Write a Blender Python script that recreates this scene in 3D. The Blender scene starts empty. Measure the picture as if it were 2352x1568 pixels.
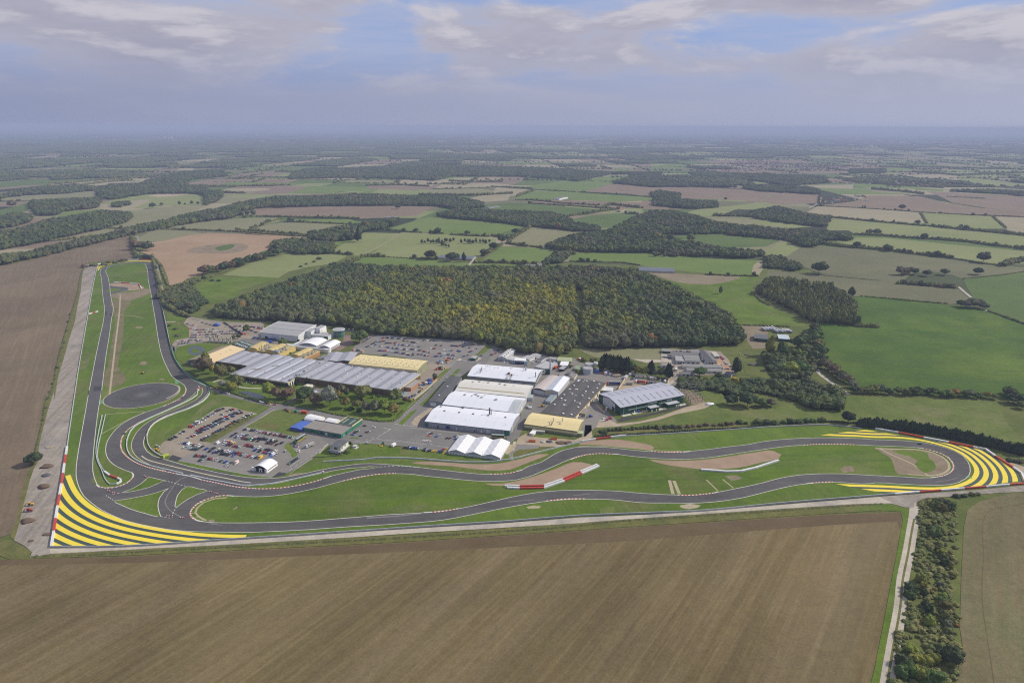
HAZE_D = 0.000090

import bpy, bmesh, math, random
from math import radians, sin, cos, tan, atan, atan2, pi, hypot
from mathutils import Vector, Matrix, noise
from mathutils.geometry import tessellate_polygon
random.seed(7)
SC = bpy.context.scene
COL = SC.collection
# ---------------------------------------------------------------- camera
W0, H0, FOC, CAMH, YHOR, ROLL = 2352.0, 1568.0, 24.0, 290.0, 290.0, radians(0.2)
FPX = W0 * FOC / 36.0
PIT = atan((H0 / 2 - YHOR) / FPX)
_fw = Vector((0, cos(PIT), -sin(PIT))); _up = Vector((0, sin(PIT), cos(PIT))); _rt = Vector((1, 0, 0))
_r2 = _rt * cos(ROLL) + _up * sin(ROLL); _u2 = _up * cos(ROLL) - _rt * sin(ROLL)
cd = bpy.data.cameras.new('camera'); cam = bpy.data.objects.new('camera', cd); COL.objects.link(cam)
cd.lens = FOC; cd.sensor_width = 36.0; cd.clip_start = 1.0; cd.clip_end = 200000.0
M = Matrix((_r2, _u2, -_fw)).transposed().to_4x4(); M.translation = Vector((0, 0, CAMH)); cam.matrix_world = M
SC.camera = cam
# ---------------------------------------------------------------- light and air
SUN_AZ = Vector((0.955, 0.296)); SUN_EL = radians(36)
sd = Vector((SUN_AZ.x * cos(SUN_EL), SUN_AZ.y * cos(SUN_EL), sin(SUN_EL))).normalized()
sl = bpy.data.lights.new('sun', 'SUN'); sl.energy = 4.5; sl.angle = radians(0.6); sl.color = (1.0, 0.93, 0.80)
sun = bpy.data.objects.new('sun', sl); COL.objects.link(sun)
sun.rotation_euler = sd.to_track_quat('Z', 'Y').to_euler(); sun.location = (0, 0, 900)
world = bpy.data.worlds.new('World'); SC.world = world; world.use_nodes = True

class NT:
    def __init__(s, nt): s.nt = nt; s.N = nt.nodes; s.L = nt.links
    def n(s, t, **k):
        x = s.N.new(t)
        for a, b in k.items(): setattr(x, a, b)
        return x
    def set(s, sock, v):
        if hasattr(v, 'is_output') or isinstance(v, bpy.types.NodeSocket): s.L.new(v, sock)
        else: sock.default_value = v
    def math(s, op, a, b=0.0, c=0.0, clamp=False):
        x = s.n('ShaderNodeMath', operation=op, use_clamp=clamp)
        s.set(x.inputs[0], a); s.set(x.inputs[1], b); s.set(x.inputs[2], c); return x.outputs[0]
    def vmath(s, op, a, b=(0, 0, 0)):
        x = s.n('ShaderNodeVectorMath', operation=op); s.set(x.inputs[0], a); s.set(x.inputs[1], b); return x.outputs[0]
    def mix(s, f, a, b, mode='MIX'):
        x = s.n('ShaderNodeMix', data_type='RGBA', blend_type=mode)
        s.set(x.inputs[0], f)
        s.set(x.inputs[6], a if not isinstance(a, tuple) else (*a[:3], 1)); s.set(x.inputs[7], b if not isinstance(b, tuple) else (*b[:3], 1))
        return x.outputs[2]
    def ramp(s, f, stops, mode='LINEAR'):
        x = s.n('ShaderNodeValToRGB'); cr = x.color_ramp; cr.interpolation = mode
        while len(cr.elements) < len(stops): cr.elements.new(0.5)
        for e, (p, c) in zip(cr.elements, stops): e.position = p; e.color = (*c[:3], 1) if isinstance(c, tuple) else (c, c, c, 1)
        s.set(x.inputs[0], f); return x.outputs[0]
    def rng(s, v, a, b, c=0.0, d=1.0, smooth=False):
        x = s.n('ShaderNodeMapRange'); x.clamp = True
        if smooth: x.interpolation_type = 'SMOOTHSTEP'
        s.set(x.inputs[0], v); x.inputs[1].default_value = a; x.inputs[2].default_value = b; x.inputs[3].default_value = c; x.inputs[4].default_value = d
        return x.outputs[0]
    def noise(s, vec, scale, detail=4, rough=0.55, dist=0.0, w=None):
        x = s.n('ShaderNodeTexNoise')
        s.set(x.inputs['Vector'], vec); x.inputs['Scale'].default_value = scale; x.inputs['Detail'].default_value = detail
        x.inputs['Roughness'].default_value = rough; x.inputs['Distortion'].default_value = dist
        return x.outputs['Fac']
    def mapping(s, vec, rot=(0, 0, 0), sc=(1, 1, 1), loc=(0, 0, 0)):
        x = s.n('ShaderNodeMapping'); s.set(x.inputs[0], vec); x.inputs[1].default_value = loc; x.inputs[2].default_value = rot; x.inputs[3].default_value = sc
        return x.outputs[0]

SKYG = [(-0.17, 0.118, 0.05, 0.045, -0.20), (0.08, 0.158, 0.10, 0.014, -0.16), (0.33, 0.112, 0.14, 0.018, -0.13), (0.60, 0.140, 0.10, 0.014, -0.10),
        (0.02, 0.095, 0.15, 0.034, 0.17), (-0.42, 0.10, 0.20, 0.045, 0.15), (0.36, 0.150, 0.18, 0.017, 0.18), (0.62, 0.10, 0.10, 0.03, 0.15), (-0.62, 0.13, 0.15, 0.04, 0.12), (0.45, 0.075, 0.2, 0.012, 0.10)]
# world: Nishita sky with broken stratocumulus drawn by direction on a flat cloud deck
w = NT(world.node_tree); w.N.clear()
sky = w.n('ShaderNodeTexSky', sky_type='NISHITA'); sky.sun_disc = False
sky.sun_elevation = SUN_EL; sky.sun_rotation = atan2(sd.x, sd.y); sky.altitude = 300; sky.air_density = 1.0; sky.dust_density = 2.2; sky.ozone_density = 1.6
tc = w.n('ShaderNodeTexCoord'); sep = w.n('ShaderNodeSeparateXYZ'); w.L.new(tc.outputs['Generated'], sep.inputs[0])
zz = w.math('MAXIMUM', sep.outputs[2], 0.0)
az = w.math('ARCTAN2', sep.outputs[0], sep.outputs[1])
def cvec(dx, dy):
    cb = w.n('ShaderNodeCombineXYZ'); w.L.new(w.math('MULTIPLY_ADD', az, 2.6, dx), cb.inputs[0]); w.L.new(w.math('MULTIPLY_ADD', zz, 9.5, dy), cb.inputs[1]); return cb.outputs[0]
def gap(a0, e0, sa, se, amp):
    da = w.math('DIVIDE', w.math('SUBTRACT', az, a0), sa); de = w.math('DIVIDE', w.math('SUBTRACT', zz, e0), se)
    r = w.math('ADD', w.math('MULTIPLY', da, da), w.math('MULTIPLY', de, de))
    return w.math('MULTIPLY', w.math('EXPONENT', w.math('MULTIPLY', r, -1.0)), amp)
bias = None
for g_ in SKYG:
    x = gap(*g_); bias = x if bias is None else w.math('ADD', bias, x)
n1 = w.noise(cvec(4.3, 1.7), 1.5, 10, 0.60, 0.2); n2 = w.noise(cvec(4.3 + .07, 1.7 + .13), 1.5, 10, 0.60, 0.2)
dens = w.math('ADD', n1, bias); dens2 = w.math('ADD', n2, bias)
cover = w.rng(dens, 0.40, 0.56, 0, 1, True)
lit = w.rng(w.math('SUBTRACT', n1, n2), -0.02, 0.12, 0, 1, True)
thick = w.rng(dens, 0.48, 0.80)
ccol = w.mix(thick, (5.3, 5.25, 6.2), (3.7, 3.6, 4.6))
ccol = w.mix(w.math('MULTIPLY', lit, 0.8), ccol, (7.0, 6.7, 7.2))
hz = w.rng(zz, 0.022, 0.115, 1, 0, True)
hcol = w.mix(w.rng(az, -0.65, 0.65), (3.05, 3.45, 5.15), (4.6, 4.95, 6.5))
basesky = w.mix(0.85, sky.outputs[0], (3.0, 4.3, 7.9))
wisp = w.noise(w.mapping(cvec(0, 0), sc=(0.7, 2.2, 1), rot=(0, 0, 0.25)), 1.3, 7, 0.6)
basesky = w.mix(w.rng(wisp, 0.38, 0.72, 0.05, 0.8), basesky, (5.2, 5.5, 7.0))
c = w.mix(w.math('MULTIPLY', cover, 0.93), basesky, ccol)
c = w.mix(w.math('MULTIPLY', hz, 0.93), c, hcol)
bg = w.n('ShaderNodeBackground'); w.L.new(c, bg.inputs[0]); bg.inputs[1].default_value = 0.09
wo = w.n('ShaderNodeOutputWorld'); w.L.new(bg.outputs[0], wo.inputs[0])

SC.render.engine = 'CYCLES'
SC.view_settings.view_transform = 'Standard'; SC.view_settings.look = 'None'; SC.view_settings.gamma = 1.0
SC.view_settings.exposure = 0.0
cy_ = SC.cycles
cy_.max_bounces = 4; cy_.diffuse_bounces = 2; cy_.glossy_bounces = 2; cy_.transmission_bounces = 2; cy_.volume_bounces = 1; cy_.transparent_max_bounces = 4
cy_.use_denoising = False; cy_.filter_width = 1.15
cy_.caustics_reflective = False; cy_.caustics_refractive = False
cy_.use_adaptive_sampling = True; cy_.adaptive_threshold = 0.008

# ---------------------------------------------------------------- photo pixel -> place on the ground
CR = dict(A=(0, 900, 1100, 2352), B=(0, 1500, 1100, 2300), C=(600, 1200, 900, 2352), D=(1400, 1250, 900, 2352), E=(2000, 1250, 1000, 2352),
          F=(550, 1550, 900, 2352), G=(1400, 1600, 1200, 2352), H=(2400, 1550, 1696, 2352), I=(0, 450, 1400, 2352), J=(1300, 450, 1400, 2352),
          K=(2600, 450, 1496, 2352), L=(700, 850, 1400, 2352), M=(2600, 950, 1496, 2352), N=(2900, 1900, 1196, 2257), O=(0, 1950, 1400, 2352),
          P=(1750, 1650, 400, 2352), Q=(1050, 1750, 300, 2352), R=(1200, 1600, 400, 2352), S=(1000, 1250, 450, 2352), T=(1850, 1420, 450, 2352),
          U=(3500, 1650, 596, 2352), V=(750, 1280, 650, 2352), W=(670, 1620, 300, 2352), X=(830, 1720, 300, 2352), Y=(1450, 1340, 500, 2352),
          Z=(2150, 1400, 350, 2352), a=(2500, 1250, 500, 2352), b=(2150, 1560, 650, 2352), c=(0, 1150, 800, 2091), d=(1050, 1500, 700, 2352),
          o=(0, 0, 4096, 4096))
def pix(cr, x, y):
    x0, y0, ww, WW = CR[cr]; s = ww / WW; k = 2352.0 / 4096.0
    return (x0 + x * s) * k, (y0 + y * s) * k
def g(cr, x, y, z=0.0):
    X, Y = pix(cr, x, y)
    d = _r2 * (X - W0 / 2) - _u2 * (Y - H0 / 2) + _fw * FPX
    dz = min(d.z, -2.0)
    t = (z - CAMH) / dz
    return Vector((d.x * t, d.y * t, z))
def depth(p): return (Vector((p[0], p[1], 0)) - Vector((0, 0, CAMH))).dot(_fw)
def P(s):
    """'A 1 2 3 4 B 5 6' -> world points on the ground"""
    out = []; cr = None; buf = None
    for t in s.split():
        if t in CR: cr = t; continue
        v = float(t)
        if buf is None: buf = v
        else: out.append(g(cr, buf, v)); buf = None
    return out
def smooth(pts, closed=False, step=6.0, ten=0.5):
    n = len(pts); out = []
    for i in range(n if closed else n - 1):
        p1, p2 = pts[i], pts[(i + 1) % n]
        p0 = pts[(i - 1) % n] if closed or i > 0 else p1
        p3 = pts[(i + 2) % n] if closed or i + 2 < n else p2
        L = (p2 - p1).length
        if L < 1e-6: continue
        k = max(1, int(L / step))
        # centripetal tangents
        d1 = max((p1 - p0).length, 1e-3) ; d3 = max((p3 - p2).length, 1e-3)
        m1 = ((p1 - p0) / d1 * L + (p2 - p1) * (d1 / L)) / (1 + d1 / L) if (p1 - p0).length > 1e-3 else (p2 - p1)
        m2 = ((p3 - p2) / d3 * L + (p2 - p1) * (d3 / L)) / (1 + d3 / L) if (p3 - p2).length > 1e-3 else (p2 - p1)
        for j in range(k):
            t = j / k; t2 = t * t; t3 = t2 * t
            out.append(p1 * (2 * t3 - 3 * t2 + 1) + m1 * (t3 - 2 * t2 + t) + p2 * (-2 * t3 + 3 * t2) + m2 * (t3 - t2))
    if not closed: out.append(pts[-1].copy())
    return out

# ---------------------------------------------------------------- object helpers
def tag(o, label=None, cat=None, group=None, kind=None):
    if label: o['label'] = label
    if cat: o['category'] = cat
    if group: o['group'] = group
    if kind: o['kind'] = kind
    return o
def mesh(name, verts, faces, mats, mi=None, smooth_=False):
    me = bpy.data.meshes.new(name); me.from_pydata([tuple(v) for v in verts], [], faces)
    for m in (mats if isinstance(mats, (list, tuple)) else [mats]): me.materials.append(m)
    if mi: me.polygons.foreach_set('material_index', mi)
    if smooth_: me.polygons.foreach_set('use_smooth', [True] * len(me.polygons))
    me.update(); return me
def link(name, me, parent=None, loc=None):
    o = bpy.data.objects.new(name, me); COL.objects.link(o)
    if loc is not None: o.location = loc
    if parent: o.parent = parent
    return o
def empty(name, label, cat, loc=(0, 0, 0), rz=0.0, group=None):
    o = bpy.data.objects.new(name, None); COL.objects.link(o); o.location = loc; o.rotation_euler = (0, 0, rz)
    o.empty_display_size = 0.5
    return tag(o, label, cat, group)
class MB:
    """collects shapes into one mesh with several materials"""
    def __init__(s, *mats): s.v = []; s.f = []; s.m = []; s.mats = list(mats)
    def mi(s, m):
        if m not in s.mats: s.mats.append(m)
        return s.mats.index(m)
    def poly(s, pts, m=0):
        b = len(s.v); s.v += [Vector(p) for p in pts]; s.f.append(list(range(b, b + len(pts)))); s.m.append(m if isinstance(m, int) else s.mi(m))
    def box(s, c, sx, sy, sz, m=0, rz=0.0, taper=1.0):
        ca, sa = cos(rz), sin(rz); P8 = []
        for z in (0, 1):
            k = taper if z else 1.0
            for a, b in ((-1, -1), (1, -1), (1, 1), (-1, 1)):
                x = a * sx / 2 * k; y = b * sy / 2 * k
                P8.append(Vector((c[0] + x * ca - y * sa, c[1] + x * sa + y * ca, c[2] + z * sz)))
        s.hexa(P8, m)
    def hexa(s, P8, m=0):
        b = len(s.v); s.v += P8
        mm = m if isinstance(m, int) else s.mi(m)
        for q in ((0, 3, 2, 1), (4, 5, 6, 7), (0, 1, 5, 4), (1, 2, 6, 5), (2, 3, 7, 6), (3, 0, 4, 7)): s.f.append([b + i for i in q]); s.m.append(mm)
    def prism(s, pts, z0, z1, m=0, mt=None):
        """pts: 2-D outline anticlockwise, extruded"""
        mm = m if isinstance(m, int) else s.mi(m); n = len(pts); b = len(s.v)
        s.v += [Vector((p[0], p[1], z0)) for p in pts] + [Vector((p[0], p[1], z1)) for p in pts]
        for i in range(n): j = (i + 1) % n; s.f.append([b + i, b + j, b + n + j, b + n + i]); s.m.append(mm)
        for t in tessellate_polygon([[Vector((p[0], p[1], 0)) for p in pts]]):
            s.f.append([b + n + i for i in t]); s.m.append(mm if mt is None else (mt if isinstance(mt, int) else s.mi(mt)))
    def cyl(s, c, r, h, m=0, n=10, r2=None):
        mm = m if isinstance(m, int) else s.mi(m); b = len(s.v); r2 = r if r2 is None else r2
        for z, rr in ((0, r), (h, r2)):
            for i in range(n): t = 2 * pi * i / n; s.v.append(Vector((c[0] + cos(t) * rr, c[1] + sin(t) * rr, c[2] + z)))
        for i in range(n): j = (i + 1) % n; s.f.append([b + i, b + j, b + n + j, b + n + i]); s.m.append(mm)
        s.f.append([b + n + i for i in range(n)]); s.m.append(mm)
    def tube(s, p0, p1, r, m=0, n=6):
        mm = m if isinstance(m, int) else s.mi(m); p0 = Vector(p0); p1 = Vector(p1); d = (p1 - p0).normalized()
        u = d.orthogonal().normalized(); v = d.cross(u); b = len(s.v)
        for p in (p0, p1):
            for i in range(n): t = 2 * pi * i / n; s.v.append(p + u * cos(t) * r + v * sin(t) * r)
        for i in range(n): j = (i + 1) % n; s.f.append([b + i, b + j, b + n + j, b + n + i]); s.m.append(mm)
        s.f.append([b + n + i for i in range(n)]); s.m.append(mm); s.f.append([b + i for i in range(n)][::-1]); s.m.append(mm)
    def me(s, name, sm=False): return mesh(name, s.v, s.f, s.mats, s.m, sm)
    def build(s, name, parent=None, loc=None, sm=False): return link(name, s.me(name, sm), parent, loc)

LAY = 0.0
SHN = [0]
def sheet(name, pts, mat, z, label=None, cat=None, kind='structure', closed_smooth=False, step=6.0):
    SHN[0] += 1; z += 0.0005 * (SHN[0] % 9)
    """flat ground sheet"""
    if closed_smooth: pts = smooth(pts, True, step)
    P3 = [Vector((p[0], p[1], 0)) for p in pts]
    tris = tessellate_polygon([P3])
    me = mesh(name, [(p[0], p[1], z) for p in pts], [list(t) for t in tris], mat)
    bm = bmesh.new(); bm.from_mesh(me)
    for f in bm.faces:
        if f.normal.z < 0: f.normal_flip()
    bm.to_mesh(me); bm.free()
    o = link(name, me); return tag(o, label, cat, None, kind)
def offs(pts, closed=False):
    n = len(pts); N = []
    for i in range(n):
        a = pts[(i - 1) % n] if closed or i > 0 else pts[i]; b = pts[(i + 1) % n] if closed or i < n - 1 else pts[i]
        d = (b - a); d.z = 0; d = d.normalized() if d.length > 1e-6 else Vector((1, 0, 0)); N.append(Vector((-d.y, d.x, 0)))
    return N
def ribbon_mb(mb, pts, l, r, z, m=0, m2=None, block=1.5, z2=None, closed=False, gapf=None):
    """strip from l metres left to -r metres right of the line; m2 alternates along it"""
    N = offs(pts, closed); acc = 0.0; n = len(pts)
    z2 = z if z2 is None else z2
    for i in range(n if closed else n - 1):
        j = (i + 1) % n; seg = (pts[j] - pts[i]).length
        k = max(1, round(seg / block)) if m2 is not None else 1
        for q in range(k):
            t0, t1 = q / k, (q + 1) / k
            a = pts[i].lerp(pts[j], t0); b = pts[i].lerp(pts[j], t1); na = N[i].lerp(N[j], t0); nb = N[i].lerp(N[j], t1)
            mm = m
            if m2 is not None:
                par = int((acc + seg * (t0 + t1) / 2) / block) % 2
                mm = m2 if par else m
                if mm == 'skip': continue
            mb.poly([(a + na * l).to_2d().to_3d() + Vector((0, 0, z2)), (a - na * r).to_2d().to_3d() + Vector((0, 0, z)),
                     (b - nb * r).to_2d().to_3d() + Vector((0, 0, z)), (b + nb * l).to_2d().to_3d() + Vector((0, 0, z2))], mm)
        acc += seg
def ribbon(name, pts, l, r, z, mat, mat2=None, block=1.5, closed=False, sm=True, step=5.0, label=None, cat=None, kind='structure'):
    if sm: pts = smooth(pts, closed, step)
    mb = MB(mat) if (mat2 is None or mat2 == 'skip') else MB(mat, mat2); SHN[0] += 1; z += 0.0007 * (SHN[0] % 9)
    ribbon_mb(mb, pts, l, r, z, 0, (1 if mat2 is not None and mat2 != 'skip' else mat2), block, closed=closed)
    return tag(mb.build(name), label, cat, None, kind)
def wallstrip(mb, pts, z0, z1, th, m=0, mfun=None):
    """solid low wall following pts"""
    N = offs(pts); acc = 0.0
    for i in range(len(pts) - 1):
        a, b = pts[i], pts[i + 1]; h = th / 2; mm = m if mfun is None else mfun(acc)
        Pq = [a + N[i] * h, a - N[i] * h, b - N[i + 1] * h, b + N[i + 1] * h]
        mb.hexa([Vector((p.x, p.y, z0)) for p in Pq] + [Vector((p.x, p.y, z1)) for p in Pq], mm)
        acc += (b - a).length

# ---------------------------------------------------------------- materials
MATS = {}
def newmat(name, rough=0.8, spec=0.3, metal=0.0):
    m = bpy.data.materials.new(name); m.use_nodes = True; t = NT(m.node_tree)
    bs = t.N['Principled BSDF']; bs.inputs['Roughness'].default_value = rough; bs.inputs['Specular IOR Level'].default_value = spec; bs.inputs['Metallic'].default_value = metal
    return m, t, bs
def pos(t): return t.n('ShaderNodeNewGeometry').outputs['Position']
def ground(name, c1, c2, sc=0.02, c3=None, streak=None, rough=0.95, fine=0.12, bump=0.0, k3=0.5, big=0.0):
    """ground cover: two tones mottled at scale sc (1/m), patches of c3, optional streaks (angle deg, width m, colour, amount)"""
    m, t, bs = newmat(name, rough, 0.1)
    p = pos(t)
    n = t.noise(p, sc, 8, 0.62, 0.3)
    col = t.mix(t.rng(n, 0.36, 0.64), c1, c2)
    if c3:
        n3 = t.noise(t.mapping(p, loc=(371, 92, 0)), sc * 0.6, 6, 0.65, 0.4)
        col = t.mix(t.math('MULTIPLY', t.rng(n3, 0.50, 0.68), k3), col, c3)
    for st in (streak if isinstance(streak, list) else [streak] if streak else []):
        a, wd, cs, amt = st
        q = t.mapping(t.mapping(p, rot=(0, 0, -radians(a))), sc=(0.02 / wd * 1.5, 1.0 / wd, 1))
        ns = t.noise(q, 1.0, 5, 0.7)
        col = t.mix(t.math('MULTIPLY', t.rng(ns, 0.46, 0.66), amt), col, cs)
    nf = t.noise(p, 0.7, 2, 0.8)
    nf2 = t.noise(p, 0.16, 5, 0.8)
    f = t.math('ADD', t.math('MULTIPLY', t.math('SUBTRACT', nf, 0.5), fine * 4.0), t.math('MULTIPLY', t.math('SUBTRACT', nf2, 0.5), fine * 4.0))
    if big: f = t.math('ADD', f, t.math('MULTIPLY', t.math('SUBTRACT', t.noise(t.mapping(p, loc=(77, 31, 0)), 0.005, 4, 0.6, 1.0), 0.5), big))
    cc = t.n('ShaderNodeCombineColor'); mul = t.math('ADD', f, 1.0)
    for i in range(3): t.L.new(mul, cc.inputs[i])
    col = t.mix(1.0, col, cc.outputs[0], 'MULTIPLY')
    t.L.new(col, bs.inputs['Base Color'])
    MATS[name] = m; return m
def plain(name, c, rough=0.6, spec=0.4, metal=0.0, var=0.12, sc=0.25, dirt=None, ridge=None):
    """built surface: colour with faint wear; ridge=(angle deg or 'z', pitch m, amount) draws sheet-metal ribs or panel seams as darker lines"""
    m, t, bs = newmat(name, rough, spec, metal)
    p = pos(t)
    n = t.noise(p, sc, 6, 0.65)
    d = tuple(x * (1 - var * 2) for x in c) if dirt is None else dirt
    col = t.mix(t.rng(n, 0.35, 0.75), c, d)
    if ridge:
        a, pit, amt = ridge
        q = t.mapping(p, rot=(0, 0, -radians(a) if a != 'z' else 0))
        s_ = t.n('ShaderNodeSeparateXYZ'); t.L.new(q, s_.inputs[0])
        wv = t.math('FRACT', t.math('DIVIDE', s_.outputs[2 if a == 'z' else 0], pit))
        ln = t.math('LESS_THAN', wv, 0.12)
        col = t.mix(t.math('MULTIPLY', ln, amt), col, tuple(x * 0.45 for x in c))
    t.L.new(col, bs.inputs['Base Color'])
    MATS[name] = m; return m
G_ = ground
# grass, fields
turf = G_('turf', (0.074, 0.124, 0.013), (0.110, 0.166, 0.019), 0.02, (0.165, 0.150, 0.062), [(104, 3.0, (0.062, 0.098, 0.024), 0.5), (104, 9.0, (0.100, 0.155, 0.036), 0.5)], k3=0.7, fine=.16, big=.7)
turf2 = G_('infield_turf', (0.066, 0.116, 0.011), (0.104, 0.158, 0.017), 0.018, (0.160, 0.148, 0.062), [(4, 4.0, (0.052, 0.088, 0.022), 0.6), (8, 14.0, (0.110, 0.140, 0.038), 0.5)], k3=0.65, fine=.16, big=.8)
rough_g = G_('rough_grass', (0.092, 0.112, 0.030), (0.130, 0.145, 0.042), 0.03, (0.072, 0.104, 0.024), fine=0.2, k3=0.7)
meadow = G_('meadow', (0.088, 0.124, 0.028), (0.128, 0.158, 0.040), 0.03, (0.175, 0.165, 0.075), fine=0.2, k3=0.7)
verge = G_('verge', (0.112, 0.118, 0.032), (0.155, 0.146, 0.052), 0.05, (0.070, 0.090, 0.030), fine=0.22, k3=0.6)
lush = G_('lush', (0.078, 0.126, 0.015), (0.112, 0.166, 0.023), 0.03, (0.140, 0.150, 0.052), fine=0.2, big=.6, k3=.7)
base_g = G_('base', (0.050, 0.068, 0.028), (0.080, 0.098, 0.040), 0.004, (0.150, 0.130, 0.080), fine=0.12)
brown = G_('plough', (0.122, 0.092, 0.041), (0.160, 0.121, 0.056), 0.006, (0.172, 0.112, 0.050), [(55, 3.2, (0.222, 0.172, 0.088), 0.6), (55, 11.0, (0.100, 0.076, 0.036), 0.55), (55, 40.0, (0.205, 0.160, 0.092), 0.55), (55, 28.0, (0.104, 0.100, 0.040), 0.25)], fine=0.16, big=0.9)
brownL = G_('plough_left', (0.145, 0.108, 0.070), (0.178, 0.136, 0.090), 0.007, (0.156, 0.130, 0.082), [(119, 3.0, (0.225, 0.180, 0.120), 0.5), (119, 9.0, (0.150, 0.120, 0.075), 0.5)], fine=0.14, big=0.8)
headl = G_('headland', (0.108, 0.078, 0.040), (0.136, 0.100, 0.054), 0.02, None, [(4, 3.0, (0.115, 0.085, 0.058), 0.6)], fine=0.1)
orange = G_('stubble_orange', (0.300, 0.205, 0.125), (0.345, 0.245, 0.155), 0.008, (0.270, 0.195, 0.120), [(70, 3.0, (0.250, 0.175, 0.110), 0.45)], k3=0.6)
stub = G_('stubble_green', (0.140, 0.118, 0.058), (0.165, 0.140, 0.070), 0.02, (0.105, 0.125, 0.050), [(57, 3.2, (0.120, 0.135, 0.058), 0.6), (57, 7.0, (0.205, 0.160, 0.100), 0.4)], fine=.2, k3=.8, big=.8)
FM = [G_('f_tan', (0.270, 0.240, 0.150), (0.310, 0.275, 0.180), 0.006, None, [(20, 8, (0.25, 0.215, 0.135), 0.6)]),
      G_('f_brown', (0.185, 0.140, 0.100), (0.225, 0.170, 0.120), 0.005, (0.17, 0.135, 0.09), [(10, 9, (0.16, 0.125, 0.09), 0.5)]),
      G_('f_olive', (0.190, 0.190, 0.100), (0.225, 0.215, 0.120), 0.005, (0.17, 0.18, 0.085), [(65, 8, (0.165, 0.165, 0.085), 0.5)]),
      G_('f_green', (0.072, 0.118, 0.028), (0.100, 0.146, 0.038), 0.006, (0.135, 0.165, 0.060), [(25, 9, (0.075, 0.115, 0.038), 0.5)]),
      G_('f_bright', (0.110, 0.166, 0.036), (0.142, 0.192, 0.050), 0.006, (0.17, 0.20, 0.08), [(15, 8, (0.10, 0.165, 0.04), 0.5)]),
      G_('f_yellowgreen', (0.180, 0.210, 0.074), (0.222, 0.240, 0.098), 0.006, (0.180, 0.200, 0.09), [(5, 9, (0.18, 0.21, 0.085), 0.5)]),
      G_('f_pinkish', (0.190, 0.155, 0.100), (0.240, 0.200, 0.135), 0.02, (0.17, 0.165, 0.09), fine=.15),
      G_('f_deepgreen', (0.048, 0.098, 0.013), (0.072, 0.126, 0.019), 0.012, (0.115, 0.165, 0.022), [(172, 10, (0.060, 0.092, 0.028), 0.5)], fine=0.2, k3=0.75, big=.7),
      G_('f_greygreen', (0.122, 0.126, 0.066), (0.146, 0.146, 0.078), 0.006, (0.190, 0.190, 0.090), [(172, 10, (0.135, 0.135, 0.085), 0.5)]),
      G_('f_wood', (0.028, 0.036, 0.018), (0.036, 0.046, 0.022), 0.02)]
gravel = G_('gravel_trap', (0.285, 0.205, 0.140), (0.330, 0.240, 0.170), 0.05, None, fine=0.07)
bare = G_('bare_soil', (0.205, 0.160, 0.105), (0.250, 0.200, 0.140), 0.06, (0.13, 0.13, 0.06), fine=0.15)
sand = G_('sandy_yard', (0.330, 0.265, 0.185), (0.400, 0.330, 0.240), 0.06, (0.25, 0.21, 0.155), fine=0.12)
# hard surfaces
asph = G_('asphalt', (0.082, 0.080, 0.079), (0.104, 0.101, 0.097), 0.04, (0.064, 0.063, 0.065), [(4, 1.6, (0.145, 0.138, 0.132), 0.4), (-3, 5, (.078, .075, .08), .5)], fine=0.08, big=.5)
asph_s = G_('asphalt_straight', (0.084, 0.082, 0.083), (0.104, 0.101, 0.101), 0.02, (0.12, 0.115, 0.118), [(99, 1.5, (0.13, 0.125, 0.125), 0.35)], fine=0.05)
asph_d = G_('asphalt_dark', (0.052, 0.052, 0.056), (0.064, 0.063, 0.066), 0.1, None, fine=0.08)
asph_n = G_('asphalt_new', (0.066, 0.065, 0.078), (0.078, 0.076, 0.088), 0.03, None, fine=0.05)
lot = G_('carpark_tarmac', (0.200, 0.188, 0.170), (0.235, 0.220, 0.200), 0.03, (0.170, 0.160, 0.148), fine=0.08)
road = G_('road_tarmac', (0.170, 0.162, 0.152), (0.200, 0.190, 0.178), 0.03, (0.145, 0.138, 0.130), fine=0.08)
glot = G_('carpark_gravel', (0.260, 0.220, 0.170), (0.310, 0.265, 0.205), 0.04, (0.220, 0.195, 0.165), fine=0.1)
conc = G_('old_concrete', (0.255, 0.222, 0.182), (0.325, 0.288, 0.242), 0.03, (0.200, 0.185, 0.170), [(104, 3.5, (0.17, 0.145, 0.115), 0.6), (104, 12, (0.37, 0.34, 0.30), .5)], fine=0.2, k3=0.85, big=.5)
conc2 = G_('pale_concrete', (0.40, 0.355, 0.285), (0.46, 0.415, 0.34), 0.05, (0.28, 0.265, 0.245), fine=0.15, k3=0.75)
brick_p = G_('brick_paving', (0.21, 0.15, 0.125), (0.25, 0.18, 0.15), 0.05, None)
def paint(name, c, dark=0.8):
    m, t, bs = newmat(name, 0.6, 0.2); p = pos(t); n = t.noise(p, 0.35, 6, 0.7)
    t.L.new(t.mix(t.rng(n, 0.40, 0.75), c, tuple(x * dark for x in c)), bs.inputs['Base Color']); MATS[name] = m; return m
pw = paint('paint_white', (0.62, 0.60, 0.55), 0.75); pw2 = paint('paint_faded', (0.36, 0.345, 0.32), 0.7); pr = paint('paint_red', (0.55, 0.085, 0.055)); py_ = paint('paint_yellow', (0.78, 0.62, 0.055), 0.88)
pg = paint('paint_darkgreen', (0.052, 0.080, 0.066), 0.85); pgl = paint('paint_green', (0.11, 0.28, 0.12))
cream_line = paint('paint_cream', (0.58, 0.53, 0.36), 0.7); drain = paint('drain_gravel', (0.40, 0.34, 0.22), 0.75)
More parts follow.
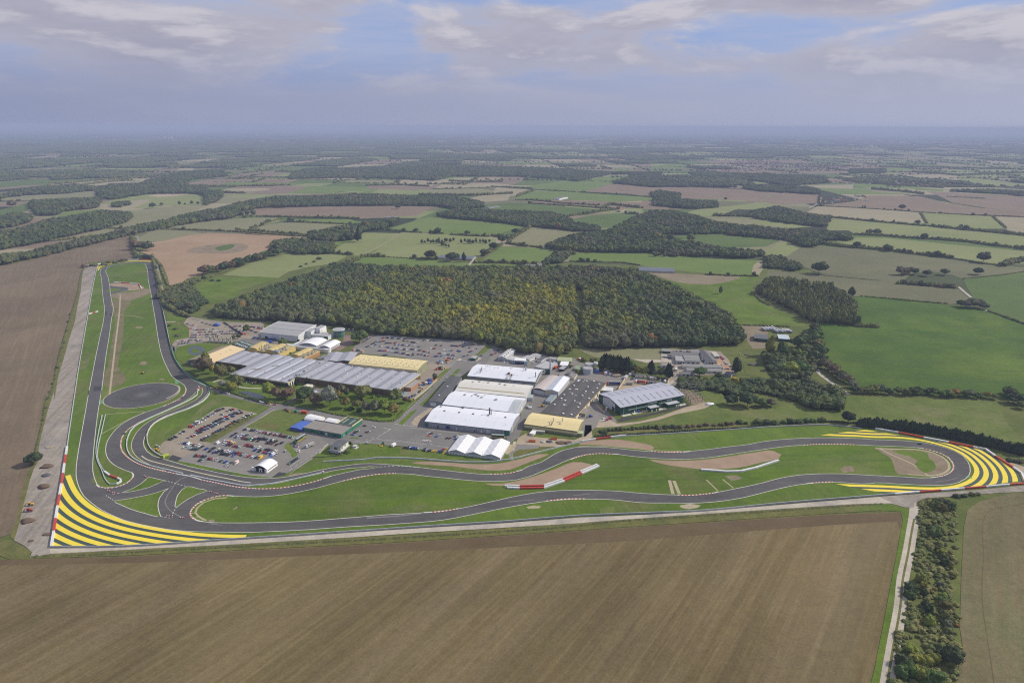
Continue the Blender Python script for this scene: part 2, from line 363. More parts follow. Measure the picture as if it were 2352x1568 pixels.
# building materials
PL = plain
white_r = PL('white_roof', (0.74, 0.76, 0.80), 0.45, 0.4, var=0.03, sc=0.03, ridge=(-16, 9.0, 0.10)); cream_w = PL('offwhite_roof', (0.66, 0.64, 0.57), 0.5, var=0.04, sc=0.05, ridge=(-16, 9.0, 0.10))
white_w = PL('white_wall', (0.66, 0.67, 0.68), 0.5, var=0.05); whit = PL('bright_white', (0.80, 0.80, 0.80), 0.5, var=0.03)
grey_w = PL('grey_cladding', (0.30, 0.32, 0.35), 0.5, var=0.05, ridge=(-16, 3.0, 0.25)); lgrey_w = PL('lightgrey_cladding', (0.50, 0.51, 0.53), 0.5, var=0.05, ridge=(74, 2.0, 0.15))
grey_r = PL('grey_roof', (0.36, 0.36, 0.36), 0.8, var=0.08); felt = PL('felt_roof', (0.085, 0.083, 0.083), 0.9, 0.2, var=0.12, sc=0.15, dirt=(0.115, 0.110, 0.105)); felt2 = PL('grey_felt', (0.27, 0.25, 0.225), 0.9, 0.2, var=0.1, sc=0.3)
blue_r1 = PL('bluegrey_roof', (0.32, 0.33, 0.37), 0.6, var=0.06, sc=0.15, dirt=(0.25, 0.255, 0.28), ridge=(-16, 8.0, 0.12)); blue_r2 = PL('bluegrey_roof_sunside', (0.36, 0.365, 0.40), 0.6, var=0.06, sc=0.1)  # lighter copy for sun-facing slopes: slope shading is put into the colour
rlight = PL('rooflight_strip', (0.62, 0.66, 0.72), 0.4, var=0.03); rl_dark = PL('rooflight_dark', (0.20, 0.20, 0.22), 0.4)
yel_r = PL('yellow_roof', (0.72, 0.60, 0.30), 0.55, var=0.04, ridge=(-16, 8.0, 0.08)); yel_w = PL('yellow_wall', (0.60, 0.45, 0.16), 0.6, var=0.05); tan_r = PL('tan_roof', (0.68, 0.53, 0.30), 0.6, var=0.04, ridge=(-16, 6.0, 0.08))
olive_w = PL('olive_wall', (0.27, 0.28, 0.17), 0.7, ridge=(-16, 4, .15)); olive_r = PL('olive_roof', (0.28, 0.24, 0.15), 0.8); brickm = PL('brick_wall', (0.155, 0.095, 0.060), 0.9, var=0.12, sc=0.6); brick2 = PL('orange_brick', (0.42, 0.22, 0.11), 0.9)
green_w = PL('green_cladding', (0.008, 0.062, 0.040), 0.5, var=0.05, ridge=(26, 1.5, 0.25)); teal_w = PL('teal_cladding', (0.035, 0.175, 0.115), 0.5, var=0.06); dgreen_r = PL('darkgreen_roof', (0.035, 0.075, 0.055), 0.8, var=0.1)
lilac_r = PL('lilac_roof', (0.42, 0.43, 0.49), 0.5, var=0.04, sc=0.1); glass_g = PL('green_glass', (0.03, 0.16, 0.13), 0.15, 0.8); glass_d = PL('dark_glass', (0.02, 0.025, 0.03), 0.15, 0.8)
dark = PL('dark_opening', (0.02, 0.02, 0.022), 0.9); steel = PL('steel', (0.42, 0.43, 0.44), 0.4, 0.5, 0.4); steel_d = PL('dark_steel', (0.12, 0.12, 0.125), 0.6); silver = PL('galvanised', (0.50, 0.51, 0.52), 0.4, 0.5, 0.3)
cream_p = PL('cream_render', (0.70, 0.66, 0.52), 0.8); slate = PL('slate_roof', (0.115, 0.12, 0.13), 0.8); tile_r = PL('clay_tiles', (0.36, 0.17, 0.10), 0.9); tilegrey = PL('grey_tiles', (0.20, 0.19, 0.185), 0.9)
bluep = PL('blue_sheet', (0.07, 0.15, 0.50), 0.5, ridge=(30, 5, .3)); navy = PL('navy_paint', (0.03, 0.05, 0.22), 0.4); redp = PL('red_paint', (0.50, 0.05, 0.03), 0.5); orangep = PL('orange_paint', (0.65, 0.14, 0.03), 0.5); amber = PL('amber_paint', (0.75, 0.42, 0.04), 0.5)
tent_w = PL('tent_canvas', (0.80, 0.80, 0.80), 0.6, var=0.03); tent_s = PL('tent_seam', (0.60, 0.60, 0.63), 0.6); tent_g = PL('tent_gable_shade', (0.33, 0.36, 0.40), 0.7); barrier_g = PL('galvanised_rail', (0.40, 0.43, 0.43), 0.5, 0.5, 0.2, ridge=(-16, 4, .25))  # gable canvas is white; its grey is shade put into the colour
tyre_w = PL('tyre_wall_white', (0.72, 0.72, 0.72), 0.6, ridge=(-16, 1.5, .35)); tyre_r = PL('tyre_wall_red', (0.50, 0.06, 0.04), 0.6, ridge=(-16, 1.5, .35)); tyre_k = PL('tyre_rubber', (0.04, 0.04, 0.04), 0.9)
limeg = PL('lime_yellow', (0.42, 0.50, 0.05), 0.4); rust = PL('rust_brown', (0.22, 0.12, 0.08), 0.9); soil_h = PL('soil_heap', (0.15, 0.10, 0.065), 0.95, var=0.15, sc=1.0); coal_h = PL('dark_heap', (0.10, 0.10, 0.11), 0.95, sc=1.0)
paleg = PL('pale_green_roof', (0.42, 0.46, 0.26), 0.7); wood_p = PL('pale_hoarding', (0.62, 0.50, 0.33), 0.8); pink_r = PL('pinkish_roof', (0.52, 0.46, 0.43), 0.9, sc=0.8); bark = PL('bark', (0.09, 0.07, 0.05), 0.95)
tenw = PL('green_netting', (0.05, 0.25, 0.18), 0.9)
# water
watm, t, bs = newmat('pond_water', 0.08, 0.6); bs.inputs['Base Color'].default_value = (0.03, 0.04, 0.035, 1)
# car paint follows the object's own colour
carp, t, bs = newmat('car_paint', 0.25, 0.6); oi = t.n('ShaderNodeObjectInfo'); t.L.new(oi.outputs['Color'], bs.inputs['Base Color'])
carg = glass_d
# foliage: tone by place (the photographed wood has a yellow-green heart and a grey-green west side) and tree by tree
def foliage(name, indiv=False, dark_=1.0, pale=False):
    m, t, bs = newmat(name, 0.85, 0.15)
    oi = t.n('ShaderNodeObjectInfo'); p = pos(t)
    nz = t.noise(p, 0.35, 3, 0.7)
    if indiv: col = oi.outputs['Color']
    else:
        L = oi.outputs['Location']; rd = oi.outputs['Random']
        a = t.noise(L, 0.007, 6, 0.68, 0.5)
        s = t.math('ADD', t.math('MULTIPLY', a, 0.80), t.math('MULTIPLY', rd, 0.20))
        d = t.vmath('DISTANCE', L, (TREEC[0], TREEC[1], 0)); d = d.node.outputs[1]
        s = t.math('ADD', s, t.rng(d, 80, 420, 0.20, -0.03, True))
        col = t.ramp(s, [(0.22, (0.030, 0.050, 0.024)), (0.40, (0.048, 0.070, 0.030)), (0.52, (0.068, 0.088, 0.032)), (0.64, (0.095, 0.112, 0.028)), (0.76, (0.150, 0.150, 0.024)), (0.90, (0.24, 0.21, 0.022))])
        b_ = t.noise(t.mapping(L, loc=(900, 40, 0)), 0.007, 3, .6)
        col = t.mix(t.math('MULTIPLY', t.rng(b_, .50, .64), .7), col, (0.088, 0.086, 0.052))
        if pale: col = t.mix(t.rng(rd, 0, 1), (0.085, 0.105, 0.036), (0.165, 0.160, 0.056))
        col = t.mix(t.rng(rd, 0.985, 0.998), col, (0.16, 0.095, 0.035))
    mul = t.rng(nz, 0.3, 0.7, 0.88 * dark_, 1.50 * dark_)
    cc = t.n('ShaderNodeCombineColor')
    for i in range(3): t.L.new(mul, cc.inputs[i])
    col = t.mix(1.0, col, cc.outputs[0], 'MULTIPLY')
    t.L.new(col, bs.inputs['Base Color']); MATS[name] = m; return m
TREEC = g('o', 2100, 1260)
TREEC = g('o', 1950, 1240)
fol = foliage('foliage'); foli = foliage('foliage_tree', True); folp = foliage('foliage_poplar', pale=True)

# ---------------------------------------------------------------- the ground and its fields
R_ = 62000.0
sheet('ground', [Vector((-R_, -3000, 0)), Vector((R_, -3000, 0)), Vector((R_, R_, 0)), Vector((-R_, R_, 0))], base_g, 0.0)
ZF = [0.10]
def field(mi, s, sm=False, name='field'):
    ZF[0] += 0.002
    m = FM[mi] if isinstance(mi, int) else mi
    return sheet(name, P(s), m, ZF[0], closed_smooth=sm)
TAN, BRN, OLV, GRN, BRI, YEL, PNK, DGR, GGR, FWD = range(10)
# far patchwork: farmland as an irregular quilt, hedges between, woods as raised canopy
FX = random.Random(11)
fq = []; hedge_far = []; wood_far = []
def split(a, b, c, d, lim, dep=0):
    """a,b,c,d corners"""
    l1 = (b - a).length + (c - d).length; l2 = (d - a).length + (c - b).length
    ctr = (a + b + c + d) / 4
    lim_ = lim * (1 + ctr.y / 16000.0)
    if max(l1, l2) / 2 < lim_ * FX.uniform(0.75, 1.5): fq.append((a, b, c, d)); return
    t = FX.uniform(0.38, 0.62); u = min(0.66, max(0.34, t + FX.uniform(-0.07, 0.07)))
    if l1 > l2: m1 = a.lerp(b, t); m2 = d.lerp(c, u); split(a, m1, m2, d, lim, dep + 1); split(m1, b, c, m2, lim, dep + 1)
    else: m1 = a.lerp(d, t); m2 = b.lerp(c, u); split(a, b, m2, m1, lim, dep + 1); split(m1, m2, c, d, lim, dep + 1)
for iy in range(0, 9):
    y0 = 1500 + iy * 2600; y1 = y0 + 2600
    nx = int(0.8 * y1 / 2600) + 1
    for ix in range(-nx, nx):
        j = lambda x, y: Vector((x * 2600 + 500 * sin(x * 2.1 + y * 1.3), 1500 + y * 2600 + 500 * sin(x * 1.7 + y * 2.9), 0))
        split(j(ix, iy), j(ix + 1, iy), j(ix + 1, iy + 1), j(ix, iy + 1), 330)
ffm = MB(*[FM[i] for i in (TAN, BRN, OLV, GRN, BRI, YEL, GGR, FWD)])
fwts = [10, 17, 17, 17, 5, 7, 12, 0]
YFAR = 4100.0
for (a, b, c, d) in fq:
    ctr = (a + b + c + d) / 4
    if abs(ctr.x) > 0.86 * ctr.y + 400: continue
    far = min(1.0, max(0.0, (ctr.y - 5000) / 9000))
    wn = noise.noise(Vector((ctr.x * 0.00045, ctr.y * 0.00045 * 0.7, 3.3)))
    leftdark = 0.18 if ctr.x < -0.12 * ctr.y else 0.0
    isw = FX.random() < 0.13 + 0.26 * far + leftdark * 1.6 + wn * 0.8
    k = 7 if isw else FX.choices(range(8), fwts)[0]
    ffm.poly([Vector((p.x, p.y, 0.05)) for p in (a, b, c, d)], k)
    if ctr.y > YFAR - 300:
        (wood_far if isw else hedge_far).append((a, b, c, d))
tag(ffm.build('far_fields'), kind='structure')

# traced farmland
field(rough_g, 'o -700 1350 -700 900 A 0 300 1100 60 L 0 300 900 200 2352 330 M 0 180 1000 200 1500 600 2352 900 o 4400 1500 5200 2200 5400 3200 -2500 3200')
field(OLV, 'I 930 862 1010 868 1170 858 1360 812 1260 797 1100 786 1010 800 925 845')
field(OLV, 'I 1140 782 1350 735 1560 715 1700 708 1900 708 1870 735 1700 775 1580 802 1350 795')
field(OLV, 'I 1680 795 1760 760 1900 740 2200 742 2352 757 J 60 758 160 765 20 800 -60 830 I 2150 832 1950 812')
field(BRI, 'I 1975 715 2352 718 J 200 728 280 735 180 752 0 750 I 2160 744 1985 737')
field(BRN, 'I 1580 668 1750 640 2100 632 2352 631 J 400 630 742 633 690 655 620 692 500 700 240 714 0 708 I 2100 705 1850 702 1700 686')
field(BRI, 'J 430 778 560 740 690 702 760 712 1000 730 1345 757 1330 775 1250 792 1150 822 980 827 820 820 640 802 520 790')
field(YEL, 'J 300 955 400 890 530 808 700 812 1000 832 1150 850 1150 872 1080 922 1040 968 950 978 740 968 600 982 400 972')
field(YEL, 'J 55 915 200 850 260 806 420 810 515 812 440 872 300 945 230 965 60 945')
field(BRI, 'J 140 1018 260 970 500 977 700 987 900 1007 1000 1012 1300 1025 1360 1040 1000 1060 700 1060 300 1045')
field(BRI, 'J 1060 990 1180 900 1480 916 1580 936 1510 1002 1250 1005')
field(OLV, 'J 1225 872 1390 770 1640 780 1745 800 1600 842 1490 888 1450 897 1300 884')
field(BRI, 'J 1640 995 1655 960 1720 940 1960 946 2352 960 K 300 917 690 930 720 960 700 1000 690 1030 500 1025 350 1010 100 985 J 2110 1025 2000 1008')
field(GRN, 'J 1630 722 1800 690 2000 675 2110 686 2050 717 1980 772 1860 777 1850 760')
field(BRN, 'J 1365 607 1500 588 1800 595 2165 606 2140 642 1950 648 1700 632 1400 614')
field(GRN, 'J 1065 622 1250 607 1500 625 1885 656 1760 692 1600 692 1300 668 1100 655')
field(BRI, 'J 1275 578 1400 524 1600 530 2000 555 2225 570 2160 592 1950 602 1600 582 1400 588')
field(BRI, 'J 1225 512 1330 505 1450 480 1720 445 2100 420 2135 431 1930 478 1745 532 1500 527 1400 517')
field(BRN, 'J 1745 532 1925 478 2180 483 K 0 458 500 480 1060 515 1065 572 820 577 700 566 550 551 200 541 60 545 J 2050 547')
field(OLV, 'J 635 553 740 510 1000 508 1110 520 960 553')
field(TAN, 'J 725 517 790 478 1130 476 1250 484 1130 507')
field(TAN, 'J 975 577 1060 557 1245 560 1225 592 1070 602')
field(TAN, 'J 425 487 500 461 730 464 755 485 700 497 480 492')
field(YEL, 'J 0 548 150 527 275 530 200 549 50 562 I 2180 562 2260 536 2352 530')
field(OLV, 'J 280 562 300 548 560 550 570 563')
field(BRN, 'J 275 508 300 493 600 495 685 510 600 522 300 514')
field(TAN, 'J 835 462 870 440 1200 438 1190 462 1000 470')
field(TAN, 'J 0 450 70 420 330 422 250 447 100 452')
field(TAN, 'J 790 286 820 264 1050 251 1170 254 1100 281 900 286')
field(TAN, 'J 1365 320 1450 306 1680 307 1680 328 1500 331')
field(BRN, 'J 1700 322 1730 300 1860 300 1860 327')
field(BRN, 'J 1880 300 2070 298 2085 319 1900 326')
field(BRN, 'J 0 300 230 299 200 320 0 320')
field(BRI, 'J 615 277 660 254 785 254 760 280')
field(OLV, 'J 430 297 560 277 700 280 725 292 600 298')
field(BRN, 'J 1060 378 1130 350 1350 352 1300 378')
field(YEL, 'J 2180 345 2352 340 2340 365 2200 370'); field(BRI, 'J 1920 395 1950 380 2060 385 2050 400'); field(BRI, 'J 2170 398 2200 382 2270 385 2250 402')
# west
field(OLV, 'I -300 625 0 592 100 566 300 540 600 520 745 545 600 573 500 587 200 603 0 610 -200 660')
field(YEL, 'I 675 612 780 581 950 550 1375 548 1390 590 1380 620 1100 628 1000 647 900 642')
field(TAN, 'I 690 655 720 630 860 595 1000 585 1000 600 900 640 760 660')
field(sand, 'I 985 563 1060 548 1200 538 1300 545 1200 560 1080 568')
field(OLV, 'I 385 862 500 830 640 800 750 770 850 737 905 700 880 662 1000 642 1200 630 1405 624 1280 675 1100 730 950 765 800 800 650 835 500 865')
field(TAN, 'I 320 488 700 450 1100 420 1120 430 980 472 800 478 600 498')
field(BRN, 'I -200 530 170 490 300 484 200 500 0 518'); field(GRN, 'I 270 470 460 450 700 425 990 418 1000 430 700 448 340 485')
field(TAN, 'I 235 397 300 379 435 382 400 396'); field(BRN, 'I 145 450 340 424 330 446'); field(GRN, 'I 325 424 500 400 700 384 1010 384 990 402 720 420 460 425')
field(TAN, 'I 1185 388 1220 367 1320 370 1290 390'); field(BRN, 'I 950 408 1100 380 1185 382 1110 407')
field(BRN, 'I 1215 482 1400 450 1700 445 1905 453 1700 478 1500 505 1390 492'); field(BRI, 'I 1480 484 1560 462 2055 478 1960 492 1540 488')
field(TAN, 'I 1470 525 1530 512 1780 509 1835 520 1700 532 1500 533'); field(BRN, 'I 1680 548 1900 500 2035 500 1990 532 1850 547')
field(YEL, 'I 1515 573 1600 550 1855 550 1800 575'); field(BRN, 'I 1535 443 1600 413 1900 390 1950 400 1860 423 1700 438')
field(BRN, 'I 1920 360 2000 340 2352 345 2300 355'); field(TAN, 'I 1650 305 1720 294 1880 294 1850 306'); field(TAN, 'I 2080 320 2180 303 2352 300 2352 322')
field(GRN, 'I 0 655 200 605 240 640 120 680 0 700 -200 720'); field(BRI, 'I 385 700 440 668 680 648 690 658 500 690 400 705')
# east
field(TAN, 'K 975 635 1050 591 1500 604 1690 625 1740 697 1660 697 1400 682 1140 655')
field(YEL, 'K 1695 630 2150 655 2245 732 2100 732 1760 707'); field(TAN, 'K 2160 655 2800 680 2800 800 2352 762 2250 742')
field(BRN, 'K 1045 587 1280 560 1380 525 1500 523 1700 528 1870 570 2352 640 2800 700 2800 690 2352 657 1700 627 1200 597')
field(BRN, 'K 1745 497 1850 500 2100 518 2352 520 2800 525 2800 690 2352 636 1900 568 1830 530')
field(YEL, 'K 1105 742 1140 674 1400 690 1750 715 2100 751 2352 776 2800 830 2800 900 2352 846 2000 811 1700 791 1290 767 1250 742')
field(YEL, 'K 1170 810 1300 787 1500 790 1900 830 2352 872 2800 930 2800 990 2352 952 2200 957 2060 942 1850 902 1600 877 1500 862 1300 847')
field(GGR, 'K 855 905 950 845 1050 840 1300 856 1600 891 1900 926 2100 956 2352 975 2352 1000 1960 1045 1900 1022 1780 1002 1650 1012 1565 1080 1480 1064 1100 1022 860 930')
field(FM[8], 'M 735 240 740 205 1100 240 1480 272 1560 290 1700 300 1940 325 2000 378 1990 402 1880 422 1700 407 1330 372 1280 370 1150 300 900 262')
field(GRN, 'M 1970 260 2352 215 2800 180 2900 620 2352 545 2140 467 2030 375 1990 310')
field(DGR, 'M 1040 545 1280 380 1330 372 1600 395 1880 425 1960 430 2130 462 2352 552 2900 720 3200 1150 2700 1080 2352 1020 2200 1015 1700 985 1280 960 1100 800 1050 650')
field(lush, 'M -20 205 100 222 400 240 685 247 650 300 630 350 740 430 850 480 960 540 990 556 880 562 530 552 400 480 250 380 100 270')
field(PNK, 'M -20 215 100 222 400 240 560 245 480 280 350 296 230 290 120 268 40 240', True)
field(TAN, 'M 640 215 650 175 690 145 715 145 710 200 680 240'); field(YEL, 'K 715 905 740 870 800 830 900 800 940 820 950 845 860 905 800 900')
field(PNK, 'M 525 552 700 555 745 600 735 615 660 640 725 660 730 690 680 716 650 708 600 640')
field(YEL, 'K 230 628 380 594 480 590 570 600 500 625 420 655 330 655'); field(YEL, 'K 470 592 700 564 775 575 740 602 600 612')
field(YEL, 'K 635 690 700 677 900 700 1065 716 900 727 700 707'); field(GRN, 'K 95 778 420 764 700 785 825 805 730 842 450 852 250 802')
field(TAN, 'K 915 457 1280 454 1275 482 1000 472'); field(YEL, 'K 525 437 820 431 835 447 540 452'); field(TAN, 'K 1565 412 1600 384 1930 395 1935 432 1620 427')
field(YEL, 'K 1930 402 2180 394 2205 442 1940 432'); field(YEL, 'K 1195 387 1250 374 1420 379 1435 402 1250 397'); field(YEL, 'K 1450 402 1480 379 1580 381 1572 408')
field(BRI, 'K 1490 372 1490 346 1650 346 1650 372'); field(TAN, 'K 1190 397 1550 411 1500 427 1250 412'); field(BRI, 'K 1640 477 1850 484 1840 497 1680 489')
field(BRI, 'K 1885 491 2150 495 2260 516 2100 512'); field(OLV, 'K 2190 411 2600 416 2600 452 2200 442'); field(OLV, 'K 1360 480 1600 485 1650 520 1400 500')
field(BRI, 'K 0 345 140 320 260 335 130 360'); field(YEL, 'K 100 250 300 240 470 255 400 270 150 268'); field(BRN, 'K 600 300 850 292 1050 300 840 310')
for s in ('J 1220 210 1300 195 1400 200 1350 215', 'J 1420 205 1500 190 1720 180 1780 195 1600 206', 'J 440 260 480 250 560 252 520 262', 'K 1100 330 1250 318 1260 330', 'K 880 325 1000 318 1020 330', 'J 1340 275 1400 265 1780 262 1700 275'):
    field(random.choice([YEL, TAN, BRI, BRN]), s)
field(orange, 'A 1190 225 1330 180 1290 150 1400 137 1600 92 1780 68 2100 80 2352 96 L 400 132 700 155 905 166 800 190 700 200 650 240 480 300 320 350 200 400 120 440 A 1650 480 1450 525 1435 450 1390 340 1320 275')
field(lush, 'A 1845 450 2200 440 2352 452 L 480 432 690 440 600 475 450 520 400 570 240 612 A 1780 670 1690 560 1640 495', name='pasture')
field(YEL, 'L 320 420 480 350 620 300 780 276 1060 284 1160 292 1060 345 900 365 760 400 690 442 480 432', name='pasture')
field(GRN, 'A 1840 200 1900 175 1965 165 1960 210 1900 225 1850 220', True)
field(bare, 'A 1600 230 1800 170 2050 160 2120 200 2000 240 1800 245', True); field(GRN, 'A 1845 195 1900 178 1970 168 1960 208 1900 220', True)
# near farmland
field(brownL, 'A -900 560 -400 430 0 352 120 330 400 262 700 190 1000 108 1120 92 1130 180 1180 250 1170 300 950 300 860 310 740 330 705 380 690 480 640 650 560 900 480 1180 410 1497 B 375 160 335 400 295 600 285 660 240 800 175 1010 145 1200 95 1330 0 1357 -900 1450 -2500 1500 A -2500 1300')
field(brown, 'o -900 2400 0 2238 140 2235 500 2225 1000 2200 1600 2170 2200 2130 2800 2090 3300 2058 N 1325 278 1337 340 1290 600 1235 880 1185 1150 1125 1450 1080 1640 1000 2100 o 2600 3400 -2500 3400')
field(headl, 'o 0 2240 500 2227 1000 2202 1600 2172 2200 2132 2800 2092 3300 2060 N 1325 280 1336 340 1320 420 1300 350 900 372 400 408 0 440 o 2500 2165 1900 2195 1200 2225 600 2250 0 2262')
field(stub, 'N 3000 60 2257 130 2100 150 1920 200 1830 265 1802 400 1782 800 1772 1150 1795 1300 1740 1568 1700 2000 4200 2200')
field(lush, 'N 1190 213 1260 220 1400 262 1406 290 1392 420 1362 600 1318 800 1285 1000 1240 1250 1190 1568 1150 1800 1060 1800 1085 1640 1130 1450 1190 1150 1240 880 1296 600 1342 340 1326 276 1150 265 1000 275 900 262', name='grass_margin')
field(verge, 'o 110 2205 400 2196 1000 2172 1600 2140 2200 2100 2800 2055 3300 2020 N 1190 212 1260 222 1150 268 o 3300 2055 2800 2088 2200 2128 1600 2168 1000 2198 500 2222 140 2233', name='grass_verge')
field(meadow, 'E 1100 1150 880 1120 940 1060 1100 1045 1300 1010 1500 980 1700 940 1900 890 1850 830 1760 720 1900 710 2200 780 H 640 0 700 60 1000 110 1350 50 1400 50 2200 78 2260 200 2352 310 2000 270 1440 190 1100 190 800 210 400 245 100 262 -60 275', name='meadow')
field(verge, 'E 900 1090 1100 1110 1400 1080 1700 1075 2000 1060 2352 1045 2352 1090 1800 1120 1200 1155 900 1170', name='rough_verge')
field(OLV, 'E 740 345 1000 342 1510 342 1512 448 1250 437 900 425 790 380', name='paddock')
field(conc2, 'E 1230 437 1515 447 1515 470 1380 475', name='concrete_yard')
field(rough_g, 'M 560 700 720 700 900 860 1000 920 1220 930 1100 960 800 920 600 860', name='rough_ground')
# lanes
for s, wd, m in (('A 1500 500', 0, None), ('M 1040 815 1075 865 1130 905 1200 950 1250 990', 5, conc2), ('M 1940 310 1980 345 2020 378', 5, conc2), ('M 2110 455 2135 466', 5, conc2),
                 ('J 225 965 310 930 400 880 470 840 525 808', 4, TAN), ('J 970 1025 995 990', 5, conc2), ('K 1000 600 1060 570 1070 510', 5, conc2), ('K 1380 530 1600 545 1860 567', 6, FM[YEL]),
                 ('K 690 562 760 520', 5, FM[YEL]), ('A 1320 275 1335 330 1350 400 1370 500 1395 600 1415 680', 6, conc), ('I 885 830 905 835 920 880 900 920 930 945', 5, conc),
                 ('I 925 830 930 870', 5, conc), ('M 640 350 700 400 750 430', 4, bare), ('M 560 700 700 760 780 830 900 870', 4, bare), ('A 0 350 120 326 400 258 700 186 1000 105 1120 90', 6, verge)):
    if m is None: continue
    ribbon('lane', P(s), wd / 2, wd / 2, 0.34, FM[m] if isinstance(m, int) else m)
ribbon('field_track', P('N 1430 180 1430 280 1410 420 1380 600 1340 800 1322 1000 1278 1250 1225 1568 1190 1800'), 3.6, 3.6, 0.35, conc2)
ribbon('track_grass_ridge', P('N 1428 330 1410 420 1380 600 1340 800 1322 1000 1278 1250 1225 1568 1190 1800'), 0.7, 0.7, 0.37, verge)
ribbon('track_grass_ridge', P('N 3050 40 2257 220 2080 245 1980 280 1955 330 1950 600 1945 1000 1975 1200 2030 1568'), 0.25, 0.25, 0.37, headl); bpy.data.objects['track_grass_ridge.001'].name = 'wheel_ruts'

# ---------------------------------------------------------------- circuit grounds
Z1, Z2, Z3, Z4, Z5, Z6, ZC = 0.36, 0.38, 0.40, 0.42, 0.44, 0.47, 0.45
sheet('old_runway', P('A 735 338 836 335 826 385 805 480 762 720 722 950 682 1180 B 560 610 500 1000 428 1445 O 1000 385 1700 345 2352 303 G 600 1000 1200 965 1800 920 2352 897 H 500 690 1000 650 1550 605 2100 568 2352 543 2900 500 2900 530 2352 578 2200 585 2110 592 1800 615 1745 640 1740 665 1690 665 1620 645 1400 648 1000 674 500 707 0 743 G 1800 966 1200 1002 600 1038 0 1078 O 1500 387 1000 411 600 433 335 447 200 470 B 270 1482 200 1425 120 1385 165 1230 195 1090 220 1000 250 880 290 770 332 700 322 620 350 480 400 300 450 140 A 465 1497 500 1290 550 1130 590 980 640 830 662 700 692 560 702 450 716 370'), conc, Z1)
sheet('pale_perimeter_road', P('O 335 412 1000 386 1700 347 2352 305 G 600 1003 1200 967 1800 922 2352 899 H 500 692 1000 652 1550 607 1620 640 1400 646 1000 672 500 705 0 741 G 1800 964 1200 1000 600 1036 0 1076 O 1500 385 1000 409 600 431 335 444'), conc2, Z1 + .008)
sheet('perimeter_grass', P('A 405 1497 480 1180 560 900 640 650 690 470 715 372 702 450 692 560 662 700 640 830 590 980 550 1130 500 1290 465 1497 B 450 140 400 300 350 480 322 620 332 700 290 770 250 880 220 1000 195 1090 165 1230 120 1385 85 1350 145 1200 175 1010 240 800 280 680 295 600 335 400 375 160'), verge, Z1 + .004)
sheet('grass_corner', P('B 0 1370 60 1378 140 1400 220 1450 270 1480 200 1540 100 1545 0 1510 -100 1480 -100 1380'), verge, Z1 + .004, closed_smooth=True)
BAR_L = P('A 836 335 805 480 762 720 722 950 682 1180 642 1490 B 600 300 560 610')
race = P('A 836 335 920 318 1060 303 1190 297 1280 302 1312 320 1345 480 1375 640 1410 800 1440 930 1465 1050 1500 1160 1560 1240 1640 1300 1780 1370 1800 1440 B 1755 110 1900 170 2080 210 2240 270 2180 320 F 1290 290 1340 245 1440 200 1640 290 1600 380 1710 510 1560 590 1670 720 1560 900 1700 850 1830 740 2000 640 D 0 1330 200 1370 600 1430 1020 1480 1580 1545 1700 1340 1850 1370 2352 1330 E 880 1180 1185 1165 H 400 258 700 238 1000 218 1300 212 1450 228 U 0 268 365 325 770 405 1160 478 1550 555 1740 588 1900 700 2180 875 2310 970 2380 1120 1800 1170 900 1245 0 1330 H 1000 645 500 690 G 2352 888 1200 955 O 2352 300 1700 342 1000 380 335 408 B 500 1000 560 610 A 682 1180 722 950 762 720 805 480')
sheet('circuit_grass', race, turf, Z2)
# lighter rough banks inside the circuit grounds
sheet('grass_bank', P('F 1660 850 1830 745 2100 715 2352 690 D 0 1490 300 1470 800 1500 1400 1545 1560 1548 1500 1560 1000 1560 400 1540 0 1545 F 2352 760 1940 785 1700 860'), meadow, Z2 + .01)
sheet('grass_bank', P('B 1580 380 1700 250 1790 200 1960 190 2100 215 2240 275 2170 325 1950 260 1800 260 1640 380 1520 440 1420 540 1350 620 1300 600 1400 480'), meadow, Z2 + .01)
sheet('grass_bank', P('G 1240 440 1300 345 1420 350 1550 355 1700 350 1650 365 1500 400 1350 435 1230 460'), verge, Z2 + .01)
# tarmac
asph_pts = []
outer = [ 'A 858 395 866 450 873 520 882 620 894 735 888 800 850 980 815 1150 790 1280 756 1450 B 745 130 720 280 695 420 670 560 650 680 638 780 641 870 662 940 700 1010 760 1066 850 1130 960 1183 1100 1235 1250 1268 1400 1292 1600 1309 1900 1315 O 1600 302 1900 293 2352 264 G 400 970 740 940 1000 890 1250 840 1500 800 1700 781 1900 778 2100 785 H 200 637 400 641 550 641 680 630 800 610 900 585 1000 560 1100 540 1200 530 1300 526 1500 533 U 0 1110 300 1125 600 1140 900 1150 1060 1148 1200 1135 1330 1100 1430 1045 1488 985 1503 925 1495 850 1460 770 1390 690 1270 615 1100 555 950 515 750 475 500 450 200 436 0 432',
  'H 1500 288 1400 283 1300 280 1200 280 1100 283 1000 290 900 302 E 2352 1240 2100 1270 1950 1290 1800 1305 1650 1313 1500 1312 1350 1305 1150 1285 1000 1270 850 1265 700 1272 600 1295 500 1340 385 1411 G 1400 520 1340 552 1280 570 1200 580 1100 584 1000 580 850 565 700 548 550 530 450 520 350 511 250 503 150 499 60 502 F 2200 815 2050 838 1900 865 1750 900 1600 930 1480 945 1400 951 1300 952 1150 942 1000 920 850 893 700 860 550 828 430 795 330 765 250 743 160 713 100 670 70 620 62 570 75 520 105 470 B 1290 400 1380 360 1480 318 1580 275 1660 230 1710 190 1742 150 1748 118 1735 95 1700 78 1655 60 1620 44 1575 10 A 1600 1285 1545 1228 1500 1160 1470 1080 1447 980 1425 870 1395 740 1365 640 1338 500 1306 330 1290 322 1240 318 1150 320 1050 328 960 342 900 360 870 376' ]
OUT = smooth(P(' '.join(outer)), True, 7)
sheet('race_track', OUT, asph, Z3)
